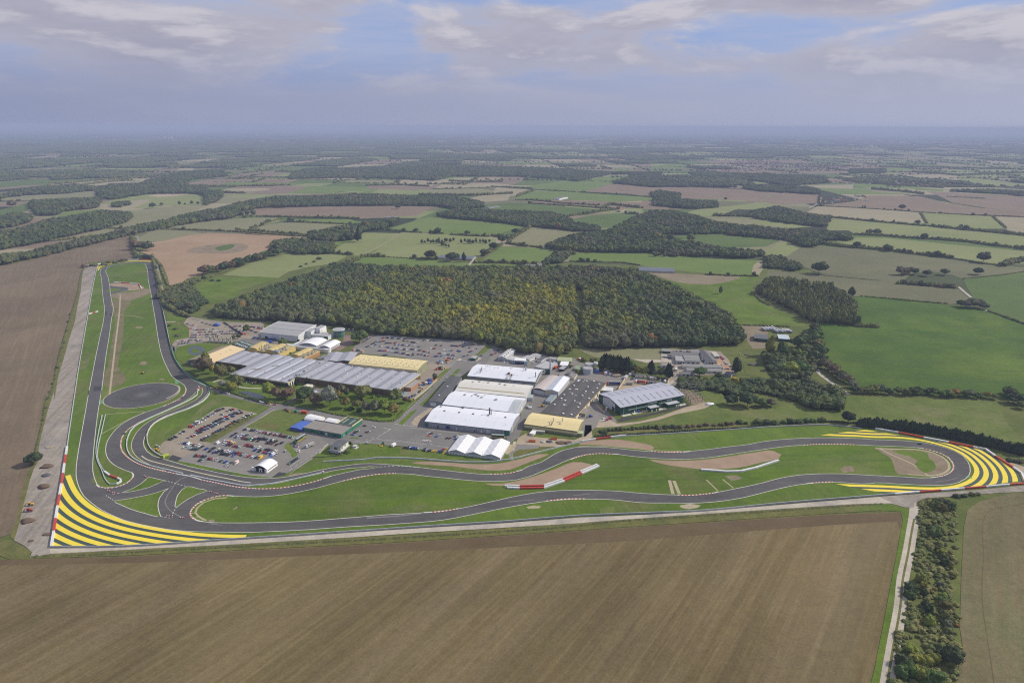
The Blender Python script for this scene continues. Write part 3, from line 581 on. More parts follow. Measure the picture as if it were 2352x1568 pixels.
islands = {
 'inf': 'A 918 372 925 450 938 516 945 590 956 650 970 720 955 800 935 950 910 1100 890 1250 866 1450 B 850 130 835 220 822 300 806 420 795 520 785 620 777 740 777 800 790 862 812 915 835 935 880 943 950 940 1010 925 1060 903 1102 868 1117 840 1108 818 1040 795 975 765 920 722 891 672 884 620 900 552 940 490 1010 420 1100 365 1200 320 1330 275 1430 235 1500 198 1545 155 1556 122 1545 90 1500 58 1465 35 1430 0 A 1440 1240 1410 1180 1375 1080 1355 980 1330 820 1310 700 1290 580 1270 480 1248 350 1236 332 1180 328 1080 332 990 343 940 356',
 'i2': 'B 1240 853 1215 880 1180 910 1120 945 1050 973 1015 983 1080 979 1150 967 1250 940 1330 905 1380 885 1310 868',
 'i3': 'B 1450 925 1400 953 1300 988 1150 1022 1050 1040 955 1053 1020 1090 1100 1125 1200 1155 1345 1185 1330 1140 1322 1090 1335 1030 1370 980 1415 945',
 'i4': 'B 1565 933 1520 962 1487 1005 1471 1060 1470 1115 1515 1077 1580 1035 1650 1000 1735 970 1650 950',
 'big': 'B 1960 1013 1880 1007 1800 1020 1720 1045 1650 1082 1608 1120 1591 1150 1600 1180 1640 1210 1700 1228 1800 1236 O 1500 238 1700 238 2000 230 2352 204 G 300 900 580 884 850 853 1100 800 1300 755 1500 722 1700 709 1900 709 2100 716 H 200 585 400 596 500 597 600 589 750 562 900 530 1000 503 1100 487 1200 480 1300 479 1400 482 U 0 997 400 1015 860 1033 960 1022 1080 1000 1170 960 1225 910 1243 850 1220 780 1160 710 1060 655 900 600 760 568 640 552 400 540 0 525 H 1400 317 1300 315 1200 316 1120 320 1000 331 900 345 800 360 700 375 600 390 500 397 400 398 300 393 G 2352 455 2200 440 2100 427 1950 420 1850 428 1730 463 1620 510 1500 563 1400 603 1300 628 1200 638 1050 638 900 628 750 612 600 598 500 584 400 578 250 582 150 592 0 620 F 2150 978 2050 1002 1900 1045 1700 1090 1500 1125 1300 1142 1100 1140',
 'pit': 'B 1655 122 1640 145 1600 182 1560 212 1500 245 1400 290 1300 335 1200 380 1110 430 1050 480 1020 530 1009 590 1025 640 1060 682 1120 722 1220 765 1300 785 1400 806 1300 772 1200 725 1150 690 1112 642 1098 590 1120 520 1170 450 1240 395 1320 350 1400 315 1480 285 1560 250 1640 208 1682 170 1697 138 1690 112 1670 104',
 'div': 'F 1090 1040 1200 1057 1300 1060 1500 1050 1700 1020 1850 985 1960 950 2050 920 2200 885 2352 855 G 150 540 240 525 150 522 F 2352 836 2200 846 2050 870 1930 897 1760 935 1600 972 1400 1012 1200 1030'}
for k, s in islands.items():
    p = P(s); sp = smooth(p, True, 7) if k in ('inf', 'big', 'pit', 'div') else smooth(p, True, 5)
    sheet('grass_island' if k not in ('inf', 'big') else 'infield', sp, turf2 if k == 'big' else turf, Z4)
    ribbon('track_edge_line', sp, 0.28, 0.28, Z6, pw if k != 'pit' else cream_line, closed=True, sm=False)
ribbon('track_edge_line', OUT, 0.28, 0.28, Z6, pw, closed=True, sm=False)
def ell(c, s1, s2, k=48): return [c + s1 * cos(2 * pi * i / k) + s2 * sin(2 * pi * i / k) for i in range(k)]
# skid pad
pc = g('B', 1178, 168); pads = ell(pc, Vector((38.3, 0, 0)), Vector((0, 38.8, 0)), 64)
pc = (g('B', 862, 225) + g('B', 1503, 115)) / 2; rr = (g('B', 862, 225) - g('B', 1503, 115)).length / 2
pads = ell(pc, Vector((rr, 0, 0)), Vector((0, rr, 0)), 72)
# rings of rubber laid on the pad by circling cars: worn into the surface, centred off the middle
skm, t, bs = newmat('skid_pad_tarmac', 0.9, 0.1); p_ = pos(t)
cc_ = g('B', 1195, 165); dd = t.vmath('DISTANCE', p_, (cc_.x, cc_.y, Z4)).node.outputs[1]
wob = t.math('ADD', dd, t.math('MULTIPLY', t.noise(p_, 0.06, 5, .6), 9))
rg = t.noise(t.n('ShaderNodeCombineXYZ').outputs[0], 1, 2); cx_ = t.n('ShaderNodeCombineXYZ'); t.L.new(wob, cx_.inputs[0]); rn = t.noise(cx_.outputs[0], 0.55, 3, .7)
mask = t.math('MULTIPLY', t.rng(dd, 8, 14, 0.1, 1, True), t.rng(dd, 14, 34, 1, 0.25, True))
cbase = t.mix(t.rng(t.noise(p_, .08, 6, .7), .35, .65), (0.085, 0.083, 0.086), (0.112, 0.108, 0.110))
cbase = t.mix(t.rng(dd, 2, 8, 0.6, 0), cbase, (0.16, 0.155, 0.15))
t.L.new(t.mix(t.math('MULTIPLY', t.rng(rn, .40, .62), t.math('MULTIPLY', mask, 0.85)), cbase, (0.045, 0.044, 0.048)), bs.inputs['Base Color'])
sheet('skid_pad', pads, skm, Z4 + .02)
ribbon('skid_pad_edge', pads, 0.35, 0.35, Z6, cream_line, closed=True, sm=False)
ribbon('skid_pad_edge', P('B 1490 90 1502 110 1500 128 1480 150 1440 178 1390 200'), 0.9, 0.9, Z6 + .01, conc2)
for s in ('B 1465 35 1500 62 1482 82 1462 72', 'B 838 205 866 222 866 236 833 250', 'U 1480 1010 1540 1028 1520 1045 1465 1030', 'G 250 500 400 514 540 527 470 518 340 506', 'B 1470 1095 1486 1100 1472 1118',
          'A 1600 1290 1680 1340 1770 1385 1770 1372 1650 1300 1560 1230 1500 1140 1475 1050 1470 1090 1510 1180'):
    sheet('green_runoff', P(s), pgl, Z5)
# resurfaced and worn areas
for s, m in (('A 1306 330 1250 345 1300 600 1340 900 1358 982 1447 972 1425 870 1395 740 1365 640 1338 500', asph_n), ('A 806 1382 875 1378 868 1418 800 1424', asph_d), ('A 897 740 918 738 915 775 893 775', asph_d), ('A 940 762 960 758 958 774 936 775', asph_d),
             ('A 866 395 916 385 924 450 944 600 968 720 953 800 890 1250 866 1450 B 822 300 786 620 779 740 645 740 672 560 745 130 A 756 1450 850 980 888 800 893 735', asph_s),
             ('F 365 705 470 738 415 775 320 755', asph_d), ('F 1480 885 1560 895 1540 920 1400 945', asph_d), ('F 720 860 860 880 1000 905 1000 918 850 893 700 862', asph_d)):
    sheet('track_patch', P(s), m, Z3 + .01 if m is not asph_d else Z3 + .035)
# chicane on the left straight
sheet('gravel_bed', P('A 955 500 1000 492 1190 515 1215 550 1130 562 1080 558 1105 545 1080 532 1000 528 945 520'), gravel, Z4 + .01, closed_smooth=True)
sheet('worn_ground', P('A 950 600 1050 580 1160 570 1250 545 1280 580 1200 620 1100 650 1000 630'), bare, Z4 + .008, closed_smooth=True)
sheet('track_spur', P('A 930 518 1000 528 1075 533 1105 545 1090 560 1040 575 985 585 945 595 930 600'), asph, Z4 + .016, closed_smooth=True)
sheet('grass_island', P('A 948 545 1010 545 1038 552 1015 563 965 572 948 575'), turf, Z4 + .026, closed_smooth=True)
ribbon('track_edge_line', P('A 938 518 1000 526 1075 531 1105 545 1088 562 1040 577 985 587 948 597'), 0.3, 0.3, Z6, pw)
# gravel traps
for s in ('G 480 493 560 485 750 490 950 503 1150 500 1350 460 1480 425 1560 425 1480 460 1350 510 1250 548 1150 555 1000 545 800 520 600 508', 'E 760 1225 900 1205 1150 1200 1300 1225 1420 1250 1450 1270 1440 1290 1300 1285 1150 1270 1000 1252 850 1245 740 1245',
          'G 1060 658 1200 655 1350 625 1500 580 1650 525 1750 487 1870 500 1920 520 1800 575 1660 625 1540 660 1400 672 1240 672 1120 672', 'H 275 403 400 408 550 403 700 385 850 362 960 352 1005 372 990 395 900 415 800 440 700 452 590 455 480 445 350 425'):
    sheet('gravel_trap', P(s), gravel, Z4 + .012, closed_smooth=True)
sheet('bare_infield', P('U 0 560 250 575 500 585 740 590 900 630 1060 690 1150 770 1180 860 1130 930 1020 980 830 1005 500 985 380 985 300 850 220 700 80 620'), bare, Z4 + .012, closed_smooth=True)
sheet('infield_grass', P('U 260 610 420 590 600 600 720 610 830 640 850 720 930 780 960 850 900 930 780 960 700 900 620 820 680 760 560 700 400 660'), lush, Z4 + .02, closed_smooth=True)
sheet('bare_infield', P('A 960 720 1000 640 1040 640 1060 760 1045 1000 1010 1200 1000 1380 940 1400 905 1380 925 1200 965 950 985 800'), G_('thin_soil', (0.150, 0.135, 0.065), (0.19, 0.155, 0.09), 0.05, (0.09, 0.115, 0.04), k3=.9), Z4 + .008, closed_smooth=True)
sheet('worn_ground', P('F 1570 920 1640 895 1760 890 1620 925'), bare, Z2 + .02)
for s, wd in (('A 1030 600 1020 760 990 1000 960 1260 938 1450', 1.1), ('A 1000 770 1130 780 1220 795', 0.6), ('c 1110 1328 1300 1312 1515 1303 1400 1355 1065 1530', 0.5), ('U 0 568 400 582 700 590 900 630 1060 700 1160 800 1175 870 1120 940 1000 985 830 1000', 1.0), ('U 80 575 250 665 580 810 680 870 835 1000', 0.9), ('U 510 977 835 1002', 0.7),
              ('H 590 513 655 575', 0.6), ('H 680 510 740 558', 0.6), ('H 385 515 405 592', 1.4), ('H 410 518 440 592', 1.4), ('F 935 1152 800 1165 690 1205 625 1260 605 1310 640 1350 720 1392', 0.8), ('E 740 1262 850 1255 1000 1260 1200 1272 1450 1298 1700 1305', 0.5), ('O 150 240 250 242', 0.01)):
    ribbon('drain_trench', P(s), wd, wd, Z5, drain)
for i in range(14):
    a = P('F 880 1150 800 1165 690 1205 625 1260 605 1310 640 1350'); q = smooth(a, False, 9)
q = smooth(P('F 935 1152 800 1165 690 1205 625 1260 605 1310 640 1350 720 1392'), False, 7); nn = offs(q); mb = MB(drain)
for i in range(1, len(q) - 1):
    for sgn in (1, -1):
        c = q[i] + nn[i] * 3 * sgn
        if sgn > 0: continue
        ribbon_mb(mb, [q[i], q[i] + nn[i] * -4.5], .3, .3, Z5)
mb.build('drain_trench')['kind'] = 'structure'
# kerbs: painted red and white blocks on a low raised strip
kr = paint('kerb_red', (0.48, 0.11, 0.08)); kw = paint('kerb_white', (0.66, 0.64, 0.60))
def kerb(s, w1=0.6, w2=0.6, mats=(kw, kr), block=1.5):
    q = smooth(P(s), False, block / 2); mb = MB(*mats); ribbon_mb(mb, q, w1, w2, Z6 + .02, 0, 1, block)
    tag(mb.build('kerb'), kind='structure')
for s in ('B 1505 210 1545 160 1556 125 1552 105', 'B 1385 255 1440 232 1505 205 1530 180', 'B 1255 358 1160 400 1085 447 1035 500 1012 560 1011 600 1030 648 1070 690 1130 728 1220 766 1350 800 1480 826', 'B 825 935 880 945 950 942 1010 927 1060 906 1104 868', 'B 1680 876 1800 900 1950 932 2050 945 F 1150 1052 1300 1060 1500 1050 1700 1020 1850 985 1960 950',
          'F 950 1131 870 1133 790 1150 700 1178 630 1215 580 1260 556 1300 556 1335 575 1365 610 1385', 'F 2150 976 G 100 602 200 585 300 578 360 577', 'G 630 881 720 874 830 856', 'G 1100 582 1180 581 1250 574 1305 562', 'G 1750 460 1810 440 1880 426 1950 421 2060 424', 'E 1420 1307 1500 1312 1600 1317 1740 1313',
          'G 1540 793 1650 780 1740 775 1840 776', 'H 1130 320 1200 316 1300 315 1420 318', 'U 740 565 850 588 960 622 1060 660 1150 715 1215 785 1238 850 1222 910 1170 958 1080 997 960 1022', 'H 1175 530 1230 527 1290 524', 'H 430 597 500 598 580 592 635 585', 'B 1660 95 1668 102'):
    kerb(s)
for s in ('B 1105 820 1117 838 1106 865', 'B 1480 828 1580 845 1680 874', 'F 610 1388 640 1396 685 1402', 'B 808 918 828 936', 'F 950 1131 1010 1136', 'G 580 884 632 880', 'G 832 855 850 852', 'G 1305 560 1350 550', 'G 2060 424 2110 428', 'E 1740 1313 1790 1308', 'H 1140 535 1178 530', 'H 635 585 652 580', 'U 670 556 740 566', 'U 870 1032 960 1022', 'B 1365 265 1390 253', 'F 1960 950 2030 925', 'G 1730 466 1755 458'):
    ribbon('kerb_end', P(s), 0.6, 0.6, Z6 + .015, pw, step=2)
# painted lines of the pit lane and crossings
ribbon('pit_lane_line', P('B 1187 680 1230 708 1330 738 F 280 805 500 858 760 918 1000 965 1090 985'), 0.55, 0.55, Z6, cream_line)
ribbon('pit_lane_line', P('F 45 715 90 750 220 792'), 0.4, 0.4, Z6 + .004, pw); ribbon('pit_lane_line', P('F 1000 967 1080 983 1185 997'), 0.45, 0.45, Z6 + .004, pw)
for s in ('B 1380 885 1565 933', 'B 888 1008 955 1053', 'B 1345 1185 1440 1200 1445 1160 1470 1115', 'B 940 1000 1020 983', 'G 240 525 330 520 450 522 560 533'):
    ribbon('dashed_line', P(s), 0.3, 0.3, Z6, pw, 'skip', 1.8, sm=False)
for s, m in (('G 300 850 500 820 640 835 540 870 380 880', meadow), ('G 1380 840 1500 835 1480 850 1400 852', drain), ('H 690 490 760 488 790 505 730 520', bare), ('H 1330 450 1400 435 1410 465 1350 475', bare), ('H 440 655 560 655 540 668 450 668', drain), ('H 0 672 80 662 90 690 0 700', meadow),
             ('F 1000 1270 1040 1240 1045 1262 1005 1282', bare), ('F 740 1385 800 1378 810 1400 750 1405', bare), ('B 780 860 830 840 880 900 900 930 830 925', meadow), ('A 1210 1170 1235 1165 1240 1200 1215 1200', bare), ('A 1165 870 1210 868 1215 885 1170 888', bare), ('A 700 1120 740 1080 750 1200 700 1260', meadow), ('G 1240 350 1300 345 1280 390 1230 430', drain)):
    sheet('worn_patch', P(s), m, Z4 + .006, closed_smooth=True)
# tyre marks and worn scuffs
scuff = paint('scuff', (0.21, 0.20, 0.19), 0.6)
for s, wd in (('B 1480 890 1440 950 1400 1010 1380 1060 1400 1110 1460 1160 1530 1195', .45), ('B 1690 1225 1760 1240 1850 1258', .4), ('F 400 1000 450 960 520 930', .6), ('G 130 926 400 908 560 890', .9), ('G 1230 800 1450 782', .5), ('G 1750 750 1880 737', .5), ('U 950 1100 1150 1070 1300 1040', .4), ('O 1400 245 1500 255', .3)):
    ribbon('scuff_mark', P(s), wd, wd, Z6 - .01, scuff)
# ---------------------------------------------------------------- striped run-off areas
def clip(poly, a, b):
    """keep the side left of a->b"""
    out = []; n = len(poly)
    def s(p): return (b.x - a.x) * (p.y - a.y) - (b.y - a.y) * (p.x - a.x)
    for i in range(n):
        p, q = poly[i], poly[(i + 1) % n]; sp, sq = s(p), s(q)
        if sp >= 0: out.append(p)
        if sp * sq < 0: out.append(p.lerp(q, sp / (sp - sq)))
    return out
STW, STG = 3.9, 3.05
def stripes(name, curve, wy, wg, count, fence, side=1, first=0.0, endcut=None):
    c = smooth(P(curve), False, 5); N = offs(c); F = P(fence); mb = MB(py_, pg)
    tot = (wy + wg) * count
    def band(o0, o1, m, z):
        for i in range(len(c) - 1):
            q = [c[i] + N[i] * o0 * side, c[i] + N[i] * o1 * side, c[i + 1] + N[i + 1] * o1 * side, c[i + 1] + N[i + 1] * o0 * side]
            for j in range(len(F) - 1):
                if len(q) > 2: q = clip(q, F[j], F[j + 1])
            if endcut and len(q) > 2:
                for e in endcut:
                    ee = P(e)
                    if len(q) > 2: q = clip(q, ee[0], ee[1])
            if len(q) > 2: mb.poly([Vector((p.x, p.y, z)) for p in q], m)
    for k in range(count):
        o = first + k * (wy + wg)
        band(o, o + wy, 0, Z5); band(o + wy, o + wy + wg, 1, Z5)
    tag(mb.build(name), kind='structure')
stripes('striped_runoff', 'B 590 835 610 885 640 950 690 1020 760 1083 850 1138 980 1193 1130 1237 1300 1272 1500 1303 1700 1325 1900 1336 2065 1339', STW, STG, 9, 'B 560 640 500 1000 432 1442 O 700 402 1700 342 B 2300 1351', side=-1)
stripes('striped_runoff', 'H 1222 265 1300 269 1450 275 U 0 402 300 405 550 425 750 455 950 500 1150 560 1330 640 1450 730 1530 820 1565 910 1550 980 1490 1050 1380 1110 1250 1150 1060 1178 800 1183 500 1172 200 1155 0 1147 H 1400 538 1295 535', STW, STG, 8, 'H 1295 533 1640 599 U 1100 1222 2380 1105 2310 970 2180 878 1900 703 1740 592 1550 560 1160 483 770 411 365 330 0 274 H 1460 236 1215 266', side=1)
stripes('striped_runoff', 'A 1306 318 1240 312 1150 313 1050 320 960 332 905 346 860 366 845 388', 2.6, 2.2, 3, 'A 1302 300 1190 296 1060 302 920 317 836 334 800 480', side=-1)

# ---------------------------------------------------------------- trees
def proj(p):
    v = Vector((p[0], p[1], p[2])) - Vector((0, 0, CAMH)); zc_ = v.dot(_fw)
    return (W0 / 2 + FPX * v.dot(_r2) / zc_, H0 / 2 - FPX * v.dot(_u2) / zc_)
def PP(s):
    out = []; cr = None; buf = None
    for t in s.split():
        if t in CR: cr = t; continue
        v = float(t)
        if buf is None: buf = v
        else: out.append(pix(cr, buf, v)); buf = None
    return out
def inside(x, y, poly):
    r = False; j = len(poly) - 1
    for i in range(len(poly)):
        xi, yi = poly[i][0], poly[i][1]; xj, yj = poly[j][0], poly[j][1]
        if (yi > y) != (yj > y) and x < (xj - xi) * (y - yi) / (yj - yi) + xi: r = not r
        j = i
    return r
def ico(sub):
    bm = bmesh.new(); bmesh.ops.create_icosphere(bm, subdivisions=sub, radius=1.0)
    v = [x.co.copy() for x in bm.verts]; f = [[q.index for q in x.verts] for x in bm.faces]; bm.free(); return v, f
ICO = {k: ico(k) for k in (1, 2, 3)}
def crown_geo(rnd, sub, lumps, leaves, shape='round', amp=0.30):
    """unit crown: radius about 1, from z=0 to z=2 -> verts, faces"""
    v0, f0 = ICO[sub]; L = []
    for i in range(lumps):
        a = rnd.uniform(0, 2 * pi); zz_ = rnd.uniform(-0.5, 1); r = (1 - zz_ * zz_) ** .5; L.append(Vector((r * cos(a), r * sin(a), zz_)))
    so = Vector((rnd.uniform(0, 99), rnd.uniform(0, 99), rnd.uniform(0, 99))); V = []
    def radius(d):
        m = min((d - q).length for q in L)
        k = 2.1 / (lumps ** .5)
        r = 0.86 + amp * (1 - min(1.0, m / k) ** 2) + 0.34 * noise.noise(d * 1.2 + so) + 0.10 * noise.noise(d * 5 + so)
        return r
    def place(d, r):
        x, y, z = d.x * r, d.y * r, d.z * r
        if shape == 'round':
            if z < 0: z *= 0.80; k = 1 - 0.15 * abs(d.z); x *= k; y *= k
            return Vector((x, y, z * 0.92 + 0.85))
        if shape == 'tall': w = 1.0 - 0.35 * max(0, d.z); return Vector((x * w, y * w, z + 1))
        if shape == 'cone': w = max(0.10, 1.0 - 0.55 * (z + 1) / 1.0 * 0.75); return Vector((x * w, y * w, z + 1))
        if shape == 'dome': return Vector((x, y, max(-0.05, z * 1.3 + 0.55)))
        return Vector((x, y, z + 1))
    for d in v0: V.append(place(d, radius(d)))
    F = [list(f) for f in f0]
    for i in range(leaves):
        a = rnd.uniform(0, 2 * pi); zz_ = rnd.uniform(-0.7, 1); r = (1 - zz_ * zz_) ** .5; d = Vector((r * cos(a), r * sin(a), zz_))
        c = place(d, radius(d) * rnd.uniform(0.97, 1.12)); s = rnd.uniform(0.07, 0.16)
        u = Vector((rnd.gauss(0, 1), rnd.gauss(0, 1), rnd.gauss(0, 1))).normalized(); w_ = u.orthogonal().normalized(); b = len(V)
        V += [c + u * s, c - u * s * .5 + w_ * s * .8, c - u * s * .5 - w_ * s * .8]; F.append([b, b + 1, b + 2])
    return V, F
def trunk_geo(h, r, rnd):
    mb = MB(bark); mb.cyl((0, 0, 0), r, h, 0, 7, r * .6)
    for i in range(4): a = i * 1.57 + rnd.random(); mb.tube((0, 0, h * .75), (cos(a) * h * .35, sin(a) * h * .35, h * 1.25), r * .35, 0, 5)
    return mb
rt_ = random.Random(5)
def crown_me(name, mat, *a, **k):
    V, F = crown_geo(*a, **k); return mesh(name, V, F, mat, None, False)
# library for woods (stuff): instanced crowns
LIB = bpy.data.collections.new('crown_library')
def lib(name, me):
    o = bpy.data.objects.new(name, me); LIB.objects.link(o); return o
KN = []
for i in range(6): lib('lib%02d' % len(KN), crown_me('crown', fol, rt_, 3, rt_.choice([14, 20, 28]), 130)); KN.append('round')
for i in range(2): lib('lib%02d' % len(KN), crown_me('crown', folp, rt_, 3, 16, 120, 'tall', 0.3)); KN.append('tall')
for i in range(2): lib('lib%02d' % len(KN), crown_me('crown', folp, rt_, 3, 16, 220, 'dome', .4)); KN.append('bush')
for i in range(2): # far canopy clump: a dozen low crowns
    V = []; F = []
    for q in range(13):
        v, f = ICO[2 if q < 5 else 1]; b = len(V); ox, oy = rt_.uniform(-1, 1), rt_.uniform(-1, 1); rr_ = rt_.uniform(.26, .42); hh = rt_.uniform(.7, 1.15)
        V += [Vector((ox + d.x * rr_ * (1 + .3 * noise.noise(d * 2 + Vector((q, 0, 0)))), oy + d.y * rr_, max(0, (0.55 + d.z * .5) * hh))) for d in v]; F += [[b + j for j in x] for x in f]
    lib('lib%02d' % len(KN), mesh('canopy', V, F, fol)); KN.append('clump')
K_ROUND, K_TALL, K_BUSH, K_CLUMP = (0, 1, 2, 3, 4, 5), (6, 7), (8, 9), (10, 11)
def scatter(name, pts, label, cat):
    """pts: (x, y, z, s_xy, s_z, kind) -> one object that repeats the crowns"""
    me = bpy.data.meshes.new(name); me.from_pydata([(p[0], p[1], p[2]) for p in pts], [], [])
    a = me.attributes.new('scl', 'FLOAT_VECTOR', 'POINT'); a.data.foreach_set('vector', [c for p in pts for c in (p[3], p[3] * 1.0, p[4])])
    a = me.attributes.new('rot', 'FLOAT_VECTOR', 'POINT'); a.data.foreach_set('vector', [c for p in pts for c in (0, 0, rt_.uniform(0, 6.28))])
    a = me.attributes.new('kind_i', 'INT', 'POINT'); a.data.foreach_set('value', [p[5] for p in pts])
    o = link(name, me); md = o.modifiers.new('grow', 'NODES')
    ng = bpy.data.node_groups.get('grow')
    if not ng:
        ng = bpy.data.node_groups.new('grow', 'GeometryNodeTree')
        ng.interface.new_socket('Geometry', in_out='INPUT', socket_type='NodeSocketGeometry'); ng.interface.new_socket('Geometry', in_out='OUTPUT', socket_type='NodeSocketGeometry')
        N = ng.nodes; L = ng.links; gi = N.new('NodeGroupInput'); go = N.new('NodeGroupOutput'); ci = N.new('GeometryNodeCollectionInfo'); ci.inputs[0].default_value = LIB; ci.inputs[1].default_value = True; ci.inputs[2].default_value = True
        ip = N.new('GeometryNodeInstanceOnPoints'); ip.inputs['Pick Instance'].default_value = True
        def attr(n_, ty): x = N.new('GeometryNodeInputNamedAttribute'); x.data_type = ty; x.inputs[0].default_value = n_; return x.outputs[0]
        L.new(gi.outputs[0], ip.inputs['Points']); L.new(ci.outputs[0], ip.inputs['Instance']); L.new(attr('kind_i', 'INT'), ip.inputs['Instance Index'])
        L.new(attr('rot', 'FLOAT_VECTOR'), ip.inputs['Rotation']); L.new(attr('scl', 'FLOAT_VECTOR'), ip.inputs['Scale']); L.new(ip.outputs[0], go.inputs[0])
    md.node_group = ng
    return tag(o, label, cat, None, 'stuff')
def fill(s, sp, h, r, kinds=K_ROUND, both=True, zoff=0.0, thin=0.0, var=0.2, clear=None):
    px = PP(s); wp = P(s); x0 = min(p.x for p in wp); x1 = max(p.x for p in wp); y0 = min(p.y for p in wp); y1 = max(p.y for p in wp); out = []
    nx = int((x1 - x0) / sp) + 1; ny = int((y1 - y0) / (sp * .87)) + 1
    for iy in range(ny):
        for ix in range(nx):
            x = x0 + (ix + (iy % 2) * .5) * sp + rt_.uniform(-.32, .32) * sp; y = y0 + iy * sp * .87 + rt_.uniform(-.32, .32) * sp
            if thin and rt_.random() < thin: continue
            q = proj((x, y, 0)); nz_ = noise.noise(Vector((x, y, 3)) * .035); rg_ = 2600.0 / max(600.0, y)
            if not inside(q[0] + nz_ * 3.2 * rg_, q[1] + nz_ * 1.1 * rg_, px): continue
            k = rt_.uniform(1 - var, 1 + var) * (1 + .35 * noise.noise(Vector((x, y, 0)) * .02) + .3 * noise.noise(Vector((x, y, 7)) * .008)) * (1.3 if rt_.random() < .12 else 1)
            if both:
                q = proj((x, y, h * k * .8))
                if not inside(q[0], q[1], px): continue
            if clear and inside(*proj((x, y, 0)), clear): continue
            out.append((x, y, zoff, r * .88 * k * rt_.uniform(.85, 1.15), h * k / 2, rt_.choice(kinds)))
    return out
ride = PP('o 2296 1165 2330 1160 2335 1400 2295 1400')
A_ = fill('o 796 1262 905 1278 1045 1286 1220 1294 1376 1304 1450 1332 1670 1352 1880 1357 1950 1375 2003 1392 2090 1415 2246 1428 2300 1395 2612 1390 2786 1392 2950 1385 2982 1340 2960 1297 2908 1245 2821 1200 2717 1148 2647 1113 2560 1080 2400 1062 2180 1060 1915 1062 1655 1062 1480 1055 1330 1050 1250 1085 1132 1125 1045 1152 940 1195 870 1215', 9.0, 13.5, 6.3, clear=ride)
scatter('woodland', A_, 'broad deciduous wood turning yellow green in the middle, behind the factory', 'woodland')
